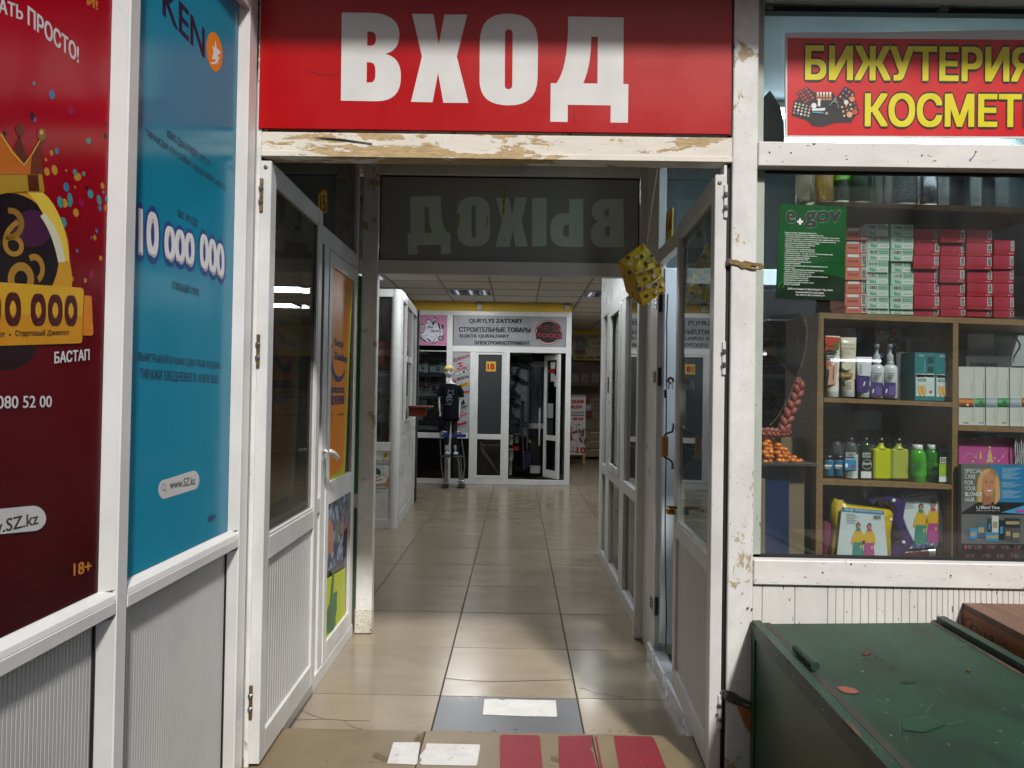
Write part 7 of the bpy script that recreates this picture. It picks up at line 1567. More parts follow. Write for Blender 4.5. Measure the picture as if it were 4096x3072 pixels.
def bottle(label, c, xm, wpx, ytop, ybot, m, cap=None, Y=YS + .06, shoulder=.22, capf=.14, capw=.45, nm='bottle', cat='bottle', grp=None, square=False, label_m=None, lab=(.35, .85), neck=None, capm=None, flat=1.0):
    b = on_y(*c(xm, ybot), Y); t_ = on_y(*c(xm, ytop), Y); h = t_.z - b.z; r = abs(on_y(*c(xm + wpx / 2, ybot), Y).x - b.x)
    t = thing(nm, label, cat, b, group=grp); hb = h * (1 - capf); nk = neck or r * capw
    prof = [(r * .9, 0), (r, h * .02), (r, hb * (1 - shoulder))] + [(nk + (r - nk) * math.cos(math.radians(a)), hb * (1 - shoulder) + hb * shoulder * math.sin(math.radians(a))) for a in (20, 45, 70)] + [(nk, hb)]
    seg = 4 if square else 20
    g = Geo()
    if square:
        g.box(b.x - r, b.x + r, b.y - r * .5, b.y + r * .5, b.z, b.z + hb * (1 - shoulder), m, c=r * .18); g.lathe([(r * .6, hb * (1 - shoulder)), (nk, hb * (1 - shoulder * .5)), (nk, hb)], b, m, 16)
    else: g.lathe(prof, b, m, seg, sy=flat)
    g.build('body', t)
    if capm is not None: Geo().lathe([(nk * 1.15, hb), (nk * 1.2, hb + h * .01), (nk * 1.15, h * .995), (nk * .8, h)], b, capm, 16).build('cap', t)
    if label_m is not None:
        rr = r * (1.004)
        if square: Geo().box(b.x - r * .9, b.x + r * .9, b.y - r * .5 - .0012, b.y - r * .5 - .0004, b.z + hb * (1 - lab[1]), b.z + hb * (1 - lab[0]), label_m, c=0).build('label', t)
        else:
            gg = Geo(); vs = []; n = 14
            for k in range(n + 1): an = math.radians(-160 + 140 * k / n); vs += [(b.x + rr * math.cos(an), b.y + rr * flat * math.sin(an), b.z + hb * (1 - lab[1])), (b.x + rr * math.cos(an), b.y + rr * flat * math.sin(an), b.z + hb * (1 - lab[0]))]
            gg.add(vs, [(2 * k, 2 * k + 2, 2 * k + 3, 2 * k + 1) for k in range(n)], label_m, True); gg.build('label', t)
    return t
def liq(n, c, rough=.08): return mat('liquid_' + n, c, rough, var=.08, spec=.7, coat=.6, trans=.1)
BLC, WHC = mat('black_cap', '#0e0e10', .3), mat('white_cap', '#c4c6c4', .35)
YT = YS + .07
# top shelf
bottle('clear beige bottle, leftmost on the top shelf', D6, 815, 225, 130, 650, liq('beige', '#b5aa8c'), Y=YT, capm=WHC, shoulder=.18); bottle('amber yellow bottle second on the top shelf', D6, 1045, 215, 130, 640, liq('amber', '#cfa53c'), Y=YT, capm=WHC, shoulder=.2)
bottle('bright lime green bottle on the top shelf', D6, 1252, 195, 130, 630, liq('lime', '#7be01e'), Y=YT, capm=WHC, shoulder=.2, label_m=mat('dark_green_label', '#16401a', .4), lab=(.42, .98)); bottle('dark green tapered bottle right of the lime one', D6, 1470, 225, 130, 640, mat('dark_green_plastic', '#1d4a32', .3), Y=YT, shoulder=.05, capf=.02)
bottle('grey green bottle on the top shelf', D7, 25, 110, 60, 600, mat('grey_green_plastic', '#75827b', .35), Y=YT, shoulder=.1); bottle('slim grey bottle with fine print', D7, 135, 112, 60, 605, mat('slim_grey', '#8a8f90', .3, var=.2, vs=60, stretch=(.2, .2, 6)), Y=YT, shoulder=.1)
bottle('pale silver bottle with a dark text label', D7, 318, 250, 60, 612, mat('pale_silver', '#a4acb0', .25, .3), Y=YT, shoulder=.08, label_m=mat('small_print_label', '#6c7376', .5, var=.8, vs=70, stretch=(1, 1, 4)), lab=(.3, .96)); bottle('thin magenta bottle squeezed between silver ones', D7, 463, 24, 60, 614, mat('magenta_plastic', '#7e2a58', .3), Y=YT + .03)
bottle('brushed silver can on the top shelf', D7, 585, 208, 60, 618, mat('brushed_can', '#b0bcc4', .22, .9, var=.2, vs=40), Y=YT, shoulder=.05)
NVB, LBL = mat('charcoal_carton', '#2c3336', .35, var=.1), ink('#9aa4a6')
for k, (x0, x1, xb, lb) in enumerate(((690, 838, 990, 'charcoal carton with a pale ingredients label, left of its pair'), (1048, 1198, 1335, 'charcoal carton with a pale ingredients label, right of its pair'), (1335, 1500, 1640, 'grey carton with a rounded pale panel at the right of the top shelf'), (1655, 1800, 1900, 'blue grey carton at the right end of the top shelf'))):
    y0 = 262 + k * 6; y1 = 621 + .027 * (x0 - 600)
    q = [on_y(*D7(x0, y0 - 5 * 0), YT - .03), on_y(*D7(x1, y0 - 8), YT - .03), on_y(*D7(x1, y1 + 4), YT - .03), on_y(*D7(x0, y1), YT - .03)]
    t = thing('perfume_carton', lb, 'box', q[3], group='charcoal perfume cartons on the top shelf'); dx = on_y(*D7(xb, y0), YT + .05).x - q[1].x
    Geo().extr(q, (dx, .08, 0), NVB if k < 2 else mat('blue_grey_carton', '#56666c', .35)).build('carton', t)
    P = PR(YT - .03); P.poly([D7(x0 + 14, y0 + 22), D7(x1 - 16, y0 + 16), D7(x1 - 16, y1 - 10), D7(x0 + 14, y1 - 12)], LBL if k < 2 else ink('#66767b'), 1)
    for r in range(16): P.poly([D7(x0 + 22, y0 + 36 + r * 18), D7(x1 - 24 - (r * 37 % 30), y0 + 35 + r * 18), D7(x1 - 24 - (r * 37 % 30), y0 + 38 + r * 18), D7(x0 + 22, y0 + 40 + r * 18)], ink('#3b4346') if k < 2 else LBL, 2)
    P.build('label', t)
    if k == 2: 
        P = PR(YT + .01); 
# shelf C
def tube_pack(label, c, x0, x1, y0, y1, body, capc, Y=YS + .05):
    a, b = on_y(*c(x0, y1), Y), on_y(*c(x1, y0), Y); w = b.x - a.x; xm = (a.x + b.x) / 2; h = b.z - a.z; t = thing('cream_tube', label, 'tube', (xm, Y, a.z))
    ch = h * .09; Geo().lathe([(w * .36, 0), (w * .38, .002), (w * .38, ch)], (xm, Y, a.z), capc, 20).build('cap', t)
    g = Geo(); vs = []; n = 20; rows = 8
    for i in range(rows + 1):
        f = i / rows; rx = w * (.39 + .11 * f); ry = w * .36 * (1 - f) ** .7 + .001
        for k in range(n): an = 2 * math.pi * k / n; vs.append((xm + rx * math.cos(an), Y + ry * math.sin(an), a.z + ch + (h - ch) * f))
    fs = [(i * n + k, i * n + (k + 1) % n, (i + 1) * n + (k + 1) % n, (i + 1) * n + k) for i in range(rows) for k in range(n)]
    g.add(vs, fs + [tuple(range(rows * n, rows * n + n))], body, True); g.build('tube', t); return t, (lambda lay=1: PR(Y - w * .40, lay))
TUBW = mat('white_tube', '#c9c5bd', .25, var=.03)
t, q = tube_pack('red topped Foot Cream tube at the left end of the shelf', A7, 452, 548, 520, 890, TUBW, mat('frosty_cap', '#a8b0b4', .3)); P = q()
P.poly([A7(*p) for p in [(456, 524), (546, 530), (540, 600), (520, 616), (480, 600), (458, 612)]], ink('#b0361c'), 1); P.text('Foot+', A7(458, 588), A7(522, 590), A7(458, 572), ink('#2c3a22'), 2, .02); P.text('Cream', A7(466, 604), A7(534, 606), A7(466, 590), ink('#2f6a2c'), 2, .02); P.poly([A7(*p) for p in [(505, 570), (540, 545), (530, 600), (515, 640), (520, 600)]], ink('#3f6b2e'), 2)
for k in range(4): P.poly([A7(458, 618 + 14 * k), A7(530 - 6 * k, 618 + 14 * k), A7(530 - 6 * k, 624 + 14 * k), A7(458, 624 + 14 * k)], ink('#3a3a3a'), 1)
P.poly([A7(*p) for p in [(460, 672), (500, 700), (530, 690), (520, 712), (490, 722), (462, 700)]], ink('#b8442a'), 1); P.poly([A7(*p) for p in [(478, 700), (506, 700), (500, 780), (508, 815), (470, 818), (478, 760)]], ink('#b98d78'), 2); P.poly([A7(*p) for p in [(512, 680), (528, 690), (518, 815), (505, 810)]], ink('#c39a86'), 2); P.build('printed_front', t)
t, q = tube_pack('cream coloured goat milk tube with a gold band', A7, 546, 645, 530, 888, mat('cream_tube_body', '#bdb6a4', .22, var=.03), mat('frosty_cap', '#a8b0b4', .3)); P = q()
P.text("GOAT'S MILK", A7(560, 600), A7(634, 602), A7(560, 590), BK, 2, .01); P.text('Belle Jardin', A7(562, 580), A7(624, 582), A7(562, 568), ink('#5a564c'), 2, 0); P.poly([A7(548, 742), A7(622, 746), A7(620, 774), A7(549, 770)], ink('#8a6a1c'), 1); P.disc(*A7(588, 700), 24, 20, ink('#8f8a7c'), 1, 26, ri=.93); P.disc(*A7(588, 700), 20, 17, ink('#c9c2b0'), 1, 24)
P.text('КОЗЬЕ МОЛОКО', A7(556, 764), A7(618, 766), A7(556, 752), ink('#d9c48a'), 2, .02); P.poly([A7(*p) for p in [(552, 790), (572, 800), (578, 828), (560, 825)]], BK, 2)
for k in range(5): P.poly([A7(582, 800 + 9 * k), A7(614, 801 + 9 * k), A7(614, 804 + 9 * k), A7(582, 803 + 9 * k)], ink('#6a665c'), 1)
P.build('printed_front', t)
PUR, PUL = ink('#3c2a66'), ink('#6b569a')
t, q = tube_pack('white and purple WORKS foot cream tube', A7, 640, 738, 648, 892, mat('white_tube2', '#b9bec4', .25, var=.02), mat('clear_cap', '#9ba2a8', .2)); P = q(); P.poly([A7(645, 758), A7(728, 764), A7(716, 862), A7(646, 858)], PUR, 1); P.text('WORKS', A7(676, 752), A7(676, 692), A7(664, 752), BK, 2, .02); P.text('foot', A7(676, 840), A7(678, 775), A7(662, 840), PUL, 3, .02); P.poly([A7(*p) for p in [(690, 795), (698, 800), (690, 825), (682, 822)]], PW, 3); P.build('printed_front', t)
for xm, lb in ((766, 'white spray bottle with a purple lavender label, left of the pair'), (846, 'white spray bottle with a purple lavender label, right of the pair')):
    t = bottle(lb, A7, xm, 84, 672, 898, mat('white_spray_plastic', '#c2c6c8', .25), Y=YS + .055, shoulder=.16, capf=.10, capw=.42, capm=mat('clear_cap', '#9ba2a8', .2), nm='spray_bottle', cat='spray bottle', grp='pair of lavender spray bottles')
    b = on_y(*A7(xm, 672), YS + .055); Geo().lathe([(.012, 0), (.012, .02), (.006, .028), (.006, .045), (.009, .046), (.009, .060)], b, mat('clear_cap', '#9ba2a8', .2), 14).build('spray_head', t)
    P = PR(YS + .055 - .0285); P.poly([A7(xm - 36, 800), A7(xm + 36, 804), A7(xm + 35, 888), A7(xm - 36, 884)], PUR, 1); P.text('WORKS', A7(xm - 26, 800), A7(xm - 26, 738), A7(xm - 38, 800), ink('#3a3d4a'), 2, .02)
    for k in range(4): P.poly([A7(xm - 18, 744 + 11 * k), A7(xm + 30 - 5 * k, 745 + 11 * k), A7(xm + 30 - 5 * k, 750 + 11 * k), A7(xm - 18, 749 + 11 * k)], ink('#4a4d55'), 2)
    random.seed(xm)
    for k in range(9): x = xm - 6 + k * 4; P.poly([A7(x, 880), A7(x + 2, 815 + random.uniform(0, 30)), A7(x + 6, 820), A7(x + 3, 880)], PUL, 2)
    P.poly([A7(xm - 22, 840), A7(xm - 14, 842), A7(xm - 20, 868), A7(xm - 28, 862)], PW, 3); P.build('printed_front', t)
pbox('grey_packet', 'packet', 'grey blister packet leaning beside the teal boxes', A7, 886, 618, 962, 905, YS + .09, .04, mat('grey_packet', '#5d6065', .4, var=.4, vs=20))
TEA, CW2 = mat('teal_carton', '#1c6f73', .4, var=.06), ink('#c3cdcc')
for k, (x0, x1, lb) in enumerate(((998, 1120, 'teal and white foot care carton with Chinese characters, left of the pair'), (1122, 1245, 'teal and white foot care carton with Chinese characters, right of the pair'))):
    y0, y1 = 620 + 4 * k, 909 + 4 * k; q = [on_y(*A7(x0, y0), YS + .03), on_y(*A7(x1, y0 + 2), YS + .03), on_y(*A7(x1, y1 + 3), YS + .03), on_y(*A7(x0, y1), YS + .03)]
    t = thing('foot_care_carton', lb, 'box', q[3], group='pair of teal foot care cartons'); Geo().extr(q, (-.018 if k == 0 else -.004, .07, 0), TEA).build('carton', t); P = PR(YS + .03); C = lambda x, y: A7(x + (x0 - 998), y + 4 * k)
    P.poly([C(1004, 752), C(1116, 756), C(1116, 886), C(1004, 884)], CW2, 1)
    for cx_, r_ in ((1020, 15), (1046, 19), (1080, 20), (1104, 13)): P.disc(*C(cx_, 760), r_ / 1.5, 8, CW2, 1, 16)
    P.rect(*C(1014, 778), *C(1066, 795), ink('#1f6a6e'), 2); P.text('保健脚剂', C(1018, 792), C(1062, 792), C(1018, 781), CW2, 3, .01)
    P.text('脚', C(1072, 690), C(1112, 690), C(1072, 645), ink('#11383c'), 2, .02); P.text('爽', C(1072, 748), C(1112, 748), C(1072, 702), ink('#11383c'), 2, .02); P.text('Xiduo', C(1020, 645), C(1054, 645), C(1020, 632), CW2, 2, .01, shear=.2)
    P.text('JIAO SHUANG', C(1053, 740), C(1053, 670), C(1060, 740), CW2, 2, .01)
    for dx in (0, 24): P.svg('M 1014 838 C 1010 815 1030 812 1036 835 C 1040 850 1044 870 1032 886 C 1020 880 1018 860 1014 838', ink('#b8842c'), 3, T=lambda x, y: C(x + dx, y)); P.svg('M 1017 838 C 1014 820 1028 817 1033 837 C 1037 852 1040 868 1031 881 C 1022 876 1021 858 1017 838', ink('#d3a85c'), 4, T=lambda x, y: C(x + dx, y))
    P.rect(*C(1085, 852), *C(1100, 868), ink('#a8322c'), 3)
    for r in range(6): P.poly([C(1008, 800 + 12 * r), C(1114, 802 + 12 * r), C(1114, 803.5 + 12 * r), C(1008, 801.5 + 12 * r)], ink('#a7b3b2'), 2)
    if k == 0: 
        for r in range(9): pass
    P.build('printed_face', t)
# shelf D bottles
YD = YS + .05
BLL = ink('#2a7aa8'); CLR = mat('clear_plastic', '#5d6668', .08, var=.05, coat=.5, trans=.5)
for xm, lb in ((474, 'blue labelled remover jar, leftmost on the lower shelf'), (537, 'blue labelled remover jar, second on the lower shelf')):
    t = bottle(lb, A7, xm, 62, 1240, 1367, mat('blue_jar', '#2b6f96', .2), Y=YD, shoulder=.1, capf=.22, capw=.85, capm=BLC, nm='jar', cat='jar', grp='blue labelled jars'); P = PR(YD - .0205); orect(P, A7, xm - 22, 1300, xm + 20, 1312, PW, 1); orect(P, A7, xm - 20, 1318, xm + 10, 1322, PW, 1); P.build('printed_front', t)
t = bottle('nail polish remover bottle with a blue and white label', A7, 609, 80, 1135, 1380, CLR, Y=YD, shoulder=.3, capf=.1, capw=.34, capm=BLC, label_m=mat('white_paper_label', '#b3b7ba', .5), lab=(.34, .99)); P = PR(YD - .027)
P.barcode(*A7(580, 1226), *A7(640, 1250), BK, PW, 2, seed=5); orect(P, A7, 574, 1258, 644, 1330, BLL, 1); P.text('ЖИДКОСТЬ', A7(578, 1272), A7(642, 1274), A7(578, 1260), PW, 2, .02); P.poly([A7(*p) for p in [(600, 1318), (625, 1302), (640, 1300), (622, 1320)]], ink('#a01c3c'), 2); P.disc(*A7(584, 1304), 5, 9, ink('#d9dfe4'), 2, 14)
for k in range(5): orect(P, A7, 578, 1336 + 8 * k, 620 + 5 * (k % 3), 1339 + 8 * k, ink('#55595c'), 1)
P.build('printed_front', t)
t = bottle('dark green bottle with a round white script label', A7, 700, 66, 1135, 1384, mat('dark_bottle', '#16301c', .12, coat=.5), Y=YD, shoulder=.3, capf=.1, capw=.36, capm=BLC); P = PR(YD - .0235); P.barcode(*A7(682, 1228), *A7(728, 1256), BK, PW, 2, seed=8); P.disc(*A7(708, 1298), 19, 20, ink('#a5aaa4'), 1, 24, ri=.9); P.text('Миндаль', A7(682, 1305), A7(732, 1302), A7(682, 1286), PW, 2, .02, shear=.3); orect(P, A7, 672, 1340, 734, 1380, PW, 1); P.build('printed_front', t)
for xm, w, y0, cc_, lb in ((790, 106, 1135, '#bcc410', 'bright yellow square bottle on the lower shelf'), (897, 104, 1138, '#a9b04a', 'pale olive yellow square bottle beside the bright one')):
    t = bottle(lb, A7, xm, w, y0, 1388, liq(cc_.lstrip('#'), cc_), Y=YD, shoulder=.16, capf=.12, capw=.3, capm=BLC, square=True)
for xm, w, lb, cc_ in ((1012, 98, 'green mouthwash bottle with a white cap, left of the pair', '#3fa018'), (1098, 86, 'green mouthwash bottle with a white cap, right of the pair', '#2b7a1c')):
    t = bottle(lb, A7, xm, w, 1178, 1408 if xm < 1050 else 1400, liq(cc_.lstrip('#'), cc_), Y=YD + (0 if xm < 1050 else .03), shoulder=.3, capf=.12, capw=.5, capm=WHC, grp='pair of green white-capped bottles', label_m=mat('green_print_label', '#3c9a2c', .4), lab=(.42, .78)); P = PR(YD - .034 if xm < 1050 else YD)
    for k in range(6): orect(P, A7, xm - 38, 1275 + 9 * k, xm + 20 + 7 * (k % 3), 1279 + 9 * k, ink('#1c5a1c'), 1)
    P.build('printed_front', t)
t = bottle('small bottle with a lime label and white header at the right end', A7, 1180, 76, 1168, 1410, mat('dark_bottle', '#16301c', .12, coat=.5), Y=YD, shoulder=.24, capf=.12, capw=.5, capm=BLC); P = PR(YD - .0265); P.barcode(*A7(1150, 1254), *A7(1214, 1290), BK, PW, 2, seed=18); orect(P, A7, 1144, 1292, 1214, 1368, ink('#7fae2c'), 1); P.text('Супер', A7(1148, 1340), A7(1208, 1336), A7(1148, 1318), ink('#c9a81c'), 2, .02, shear=.3); orect(P, A7, 1144, 1370, 1212, 1404, PW, 1); P.build('printed_front', t)
t = bottle('clear glass bottle with a tall black stopper behind the blue jars', A7, 523, 66, 1120, 1370, CLR, Y=YD + .08, shoulder=.3, capf=.14, capw=.3, capm=BLC)
for k, xm in enumerate((570, 650, 735, 835, 880, 925, 975, 1145)): bottle('black capped bottle in the back row, %s' % ['behind the blue jars', 'behind the remover bottle', 'behind the dark green bottle', 'behind the bright yellow bottle', 'between the two yellow bottles', 'behind the pale yellow bottle', 'left of the green pair', 'behind the lime label bottle'][k], A7, xm, 60, 1130 + 5 * (k % 3), 1375, mat('dark_bottle', '#16301c', .12, coat=.5) if k % 2 else CLR, Y=YD + .10, shoulder=.3, capf=.12, capw=.42, capm=BLC, grp='black capped bottles in the back row')
# raincoats in clear pouches
def pouch(label, c, pts, m_in, card, Y, nm='raincoat_pack', seed=1):
    q = [on_y(*c(*p), Y) for p in pts]; t = thing(nm, label, 'raincoat pack', min(q, key=lambda v: v.z)); cx_ = sum((v for v in q), Vector()) / len(q); g = Geo(); r = random.Random(seed)
    rings = [(1.0, 0.035), (.985, .012), (.93, 0.0), (.6, -.012), (.0, -.016)]; n = len(q); vs = []; fs = []
    for f, dy in rings[:-1]:
        for v in q: vs.append(cx_ + (v - cx_) * f + Vector((0, dy + r.uniform(-.002, .002), 0)))
    vs.append(cx_ + Vector((0, rings[-1][1], 0)))
    for i in range(len(rings) - 2): fs += [(i * n + k, i * n + (k + 1) % n, (i + 1) * n + (k + 1) % n, (i + 1) * n + k) for k in range(n)]
    fs += [((len(rings) - 2) * n + k, (len(rings) - 2) * n + (k + 1) % n, len(vs) - 1) for k in range(n)]
    g.add(vs, fs, m_in, True); vs2 = [v + Vector((0, .05, 0)) for v in q]; g.add(q_ := [cx_ + (v - cx_) + Vector((0, .035, 0)) for v in q] + vs2, [(k, (k + 1) % n, (k + 1) % n + n, k + n) for k in range(n)], m_in); g.build('pouch', t)
    ins = [on_y(*c(*p), Y - .018) for p in card]; Geo().extr(ins, (0, .001, 0), mat('raincoat_card', '#b9c3c6', .3, var=.04)).build('card', t); return t
def figures(P, T, hx, hy, s, c1, c2):
    sk, hr, ye = ink('#9a7560'), ink('#241a16'), ink('#c29a10')
    P.disc(*T(hx, hy - 16 * s), 9 * s, 11 * s, hr, 3, 16); P.disc(*T(hx, hy - 11 * s), 7.5 * s, 9 * s, sk, 4, 16); P.poly([T(hx + a * s, hy + b * s) for a, b in [(-14, 4), (14, 4), (34, 50), (40, 95), (28, 100), (20, 64), (24, 100), (-28, 100), (-20, 66), (-32, 100), (-44, 92), (-34, 50)]], ye, 3)
    P.poly([T(hx + a * s, hy + b * s) for a, b in [(-28, 86), (24, 86), (34, 190), (-38, 190)]], c1, 4); P.poly([T(hx + a * s, hy + b * s) for a, b in [(-14, 2), (14, 2), (8, 20), (-8, 20)]], c1, 5)
    P.rect(*T(hx - 24 * s, hy + 190 * s), *T(hx - 10 * s, hy + 214 * s), sk, 4); P.rect(*T(hx + 4 * s, hy + 190 * s), *T(hx + 18 * s, hy + 214 * s), sk, 4); P.poly([T(hx + a * s, hy + b * s) for a, b in [(6, 108), (22, 106), (20, 124), (10, 126)]], ye, 5)
def card_print(t, Y, T, x0, y0, w, figs, sl):
    P = PR(Y - .0185); P.poly([T(x0, y0), T(x0 + w, y0 + w * sl), T(x0 + w, y0 + w * sl + 24), T(x0, y0 + 24)], ink('#2d77a6'), 1); P.text('TH-168', T(x0 + 16, y0 + 19 + sl * 16), T(x0 + 66, y0 + 19 + sl * 66), T(x0 + 16, y0 + 5 + sl * 16), PW, 2, .03); P.text('WEATHER PROTECTION SYSTEM', T(x0 + 80, y0 + 15 + sl * 80), T(x0 + w - 14, y0 + 15 + sl * w), T(x0 + 80, y0 + 4 + sl * 80), PW, 2, .02)
    for k in range(7): P.line([T(x0 + 26, y0 + 40 + 9 * k), T(x0 + 80 + 9 * (k % 3), y0 + 43 + 9 * k)], 1.3, ink('#6a7072'), 1)
    a, b = T(x0 + w - 66, y0 + 46), T(x0 + w - 14, y0 + 76); P.barcode(*a, *b, BK, PW, 2, seed=3)
    for hx, hy, s, c1 in figs: figures(P, T, hx, hy, s, c1, None)
    return P
TGR, MAG = ink('#1f7a6c'), ink('#9c3a7c')
t = pouch('raincoat pack with yellow and teal coats, front left on the window bottom', A8, [(520, 28), (560, 40), (600, 66), (860, 96), (880, 120), (866, 250), (870, 392), (480, 394), (500, 300), (515, 200)], mat('yellow_raincoat', '#b59a10', .2, var=.25, vs=14, bump=.6, bs=22, coat=.5), [(556, 80), (810, 102), (835, 392), (524, 392)], YS + .03, seed=2)
P = card_print(t, YS + .03, A8, 556, 80, 254, [(655, 205, 1.0, TGR), (722, 208, 1.0, MAG)], .085); P.build('printed_card', t)
solo(Geo().tube([on_y(*A8(x, y), YS + .06) for x, y in ((516, 392), (516, 250), (520, 120), (526, 60), (548, 40), (566, 70), (600, 80))], .012, mat('teal_pouch_edge', '#2d6f78', .3, var=.2), 10), 'pouch_strap', 'teal edged strap of the front raincoat pouch', 'strap')
t = pouch('raincoat pack with two children in yellow coats, right on the window bottom', A7, [(880, 1490), (905, 1478), (1120, 1456), (1140, 1480), (1200, 1745), (1215, 1800), (1190, 1790), (960, 1822), (930, 1815), (935, 1700), (915, 1600)], mat('yellow_raincoat', '#b59a10', .2), [(896, 1484), (1125, 1462), (1205, 1780), (962, 1808)], YS + .07, seed=5)
def TR7(x, y): dx, dy = x - 896, y - 1484; a = -.20; return A7(896 + dx * math.cos(a * .3) - dy * math.sin(a), 1484 + dy * 1.0 - dx * .09)
P = PR(YS + .07 - .0185); P.poly([A7(*p) for p in [(896, 1484), (1125, 1462), (1130, 1480), (900, 1508)]], ink('#2d77a6'), 1); P.text('TH-168', A7(914, 1502), A7(958, 1496), A7(912, 1488), PW, 2, .03); P.text('WEATHER PROTECTION', A7(966, 1490), A7(1110, 1474), A7(964, 1481), PW, 2, .02)
for k in range(6): P.line([A7(930, 1520 + 9 * k), A7(985 + 8 * (k % 3), 1515 + 9 * k)], 1.3, ink('#6a7072'), 1)
P.barcode(*A7(1090, 1500), *A7(1130, 1536), BK, PW, 2, seed=6)
figures(P, A7, 1035, 1570, 1.1, TGR, None); figures(P, A7, 1108, 1560, 1.1, MAG, None); P.text('RainCoat', A7(988, 1808), A7(1180, 1784), A7(984, 1782), ink('#1c4a8c'), 5, .04); P.build('printed_card', t)
PRP = mat('purple_vinyl', '#33205c', .25, var=.2, vs=12, bump=.6, bs=18, coat=.4)
pc = thing('purple_raincoat', 'folded purple raincoat with white snaps between the two packs', 'raincoat', on_y(*A8(900, 390), YS + .1)); g = Geo()
g.tube([on_y(*A7(x, y), YS + .06) for x, y in ((720, 1520), (760, 1480), (830, 1500), (890, 1540), (880, 1620), (905, 1700), (940, 1760), (880, 1820), (870, 1880))], [.018, .022, .028, .03, .026, .028, .03, .026, .02], PRP, 12); g.tube([on_y(*A7(x, y), YS + .085) for x, y in ((700, 1480), (770, 1470), (800, 1540), (850, 1600), (900, 1680))], .022, PRP, 10); g.build('folds', pc)
for p in ((869, 1518), (853, 1632), (930, 1770), (872, 1516)): Geo().ball(on_y(*A7(*p), YS + .028), .0065, PW, 12, 8, (1, .4, 1)).build('snap', pc)
hd2 = thing('hair_dryer', 'maroon hair dryer with a silver nozzle lying at the bottom', 'hair dryer', on_y(*A8(1035, 395), YS + .08)); a_, b_ = on_y(*A8(870, 365), YS + .08), on_y(*A8(1065, 352), YS + .08); b2 = on_y(*A8(1200, 350), YS + .08)
Geo().tube([a_, b_], [.016, .020], mat('maroon_plastic', '#4a1a22', .25), 16).build('body', hd2); Geo().tube([b_, b_ + (b2 - b_) * .15, b2], [.021, .023, .030], mat('silver_plastic', '#8f9290', .25, .5), 18).build('nozzle', hd2); Geo().tube([b_ + (b2 - b_) * .28, b_ + (b2 - b_) * .34], .0262, BLC, 18).build('ring', hd2)
mg = Geo().tube([on_y(*A8(x, y), YS + .08) for x, y in ((470, 392), (462, 320), (475, 250), (485, 190), (520, 185))], [.03, .028, .03, .026, .02], mat('magenta_cloth', '#6e2048', .8, var=.3, vs=8, bump=.5, bs=14), 12); solo(mg, 'magenta_cloth', 'bunched magenta cloth left of the raincoat packs', 'cloth')
# right bay: white perfume cartons
wbx = [(1264, 1358, 'orange sunset'), (1359, 1428, 'green palm, left of two'), (1429, 1496, 'pale sky, left of two'), (1497, 1573, 'green palm, right of two'), (1574, 1643, 'pale sky, right of two'), (1644, 1740, 'dark sunset'), (1741, 1810, 'green palm at the far end')]
STRP = {'o': ['#7a3a14', '#c9772c', '#3a2418'], 'g': ['#2f7a48', '#6fae7c', '#1f5230'], 'p': ['#8296a2', '#a7b4ba', '#6c7f8b']}
for k, (x0, x1, lb) in enumerate(wbx):
    y0, y1 = 706 + k * 1.3, 1061 + k * 2; t = pbox('perfume_box', 'box', 'tall white perfume box with a %s picture strip' % lb, A7, x0, y0, x1 - 1, y1 - 2, YS + .02 + .004 * (k % 2), .06, mat('white_perfume_box', '#b9bab4', .35, var=.03), 'tall white perfume boxes in the right bay', .02, None); P = PR(YS + .02 + .004 * (k % 2))
    cs = STRP['o' if 'sunset' in lb else 'g' if 'green' in lb else 'p']; orect(P, A7, x0 + 2, 897, x1 - 4, 950, ink(cs[0]), 1); orect(P, A7, x0 + 2, 905, x1 - 4, 925, ink(cs[1]), 2); orect(P, A7, x0 + 2, 937, x1 - 4, 950, ink(cs[2]), 2)
    if 'sunset' in lb: P.disc(*A7((x0 + x1) / 2 + 5, 937), 5, 5, ink('#f3c878'), 3, 14)
    if 'green' in lb:
        for a_ in range(6): P.line([A7((x0 + x1) / 2 + 6, 920), A7((x0 + x1) / 2 + 6 + 22 * math.cos(a_ * 1.05), 920 + 16 * math.sin(a_ * 1.05))], 2, ink('#123a20'), 3)
    P.line([A7(x1 - 14, 790), A7(x1 - 14, 885)], 1.3, ink('#8a8c88'), 1); P.line([A7(x1 - 14, 960), A7(x1 - 14, 1040)], 1.3, ink('#8a8c88'), 1)
    if k in (0, 1, 3, 5): P.text('AVON', A7(x0 + 28, 1050), A7(x0 + 56, 1050), A7(x0 + 28, 1042), BK, 2, .03)
    P.build('printed_face', t)
t = pbox('notice', 'notice', 'white notice reading ВНИМАНИЕ! standing behind the perfume boxes', A7, 1310, 640, 1585, 820, YS + .14, .002, mat('notice_paper', '#c3c8cc', .6, var=.02)); P = PR(YS + .14); P.text('ВНИМАНИЕ!', A7(1332, 700), A7(1502, 704), A7(1332, 682), ink('#2b3a52'), 1, .02, shear=0); P.build('lettering', t)
t = pbox('light_panel', 'panel', 'bright white panel behind the notice in the right bay', A7, 1320, 508, 1480, 640, YS + .2, .01, mat('glossy_white_card', '#c9cfd6', .3)); 
t = pbox('light_panel', 'panel', 'dull grey white sheet at the right behind the notice', A7, 1482, 515, 1900, 700, YS + .22, .01, mat('grey_white_sheet', '#9ba1a4', .5))
chn = Geo()
for k in range(22): an = k / 21; p = on_y(*A7(1590 + 30 * math.sin(an * 5) + 40 * an, 520 + 160 * an), YS + .1); chn.ball(p, .0035, STEEL, 8, 6)
solo(chn, 'silver_bracelet', 'silver bracelet chain dangling in the right bay', 'bracelet')
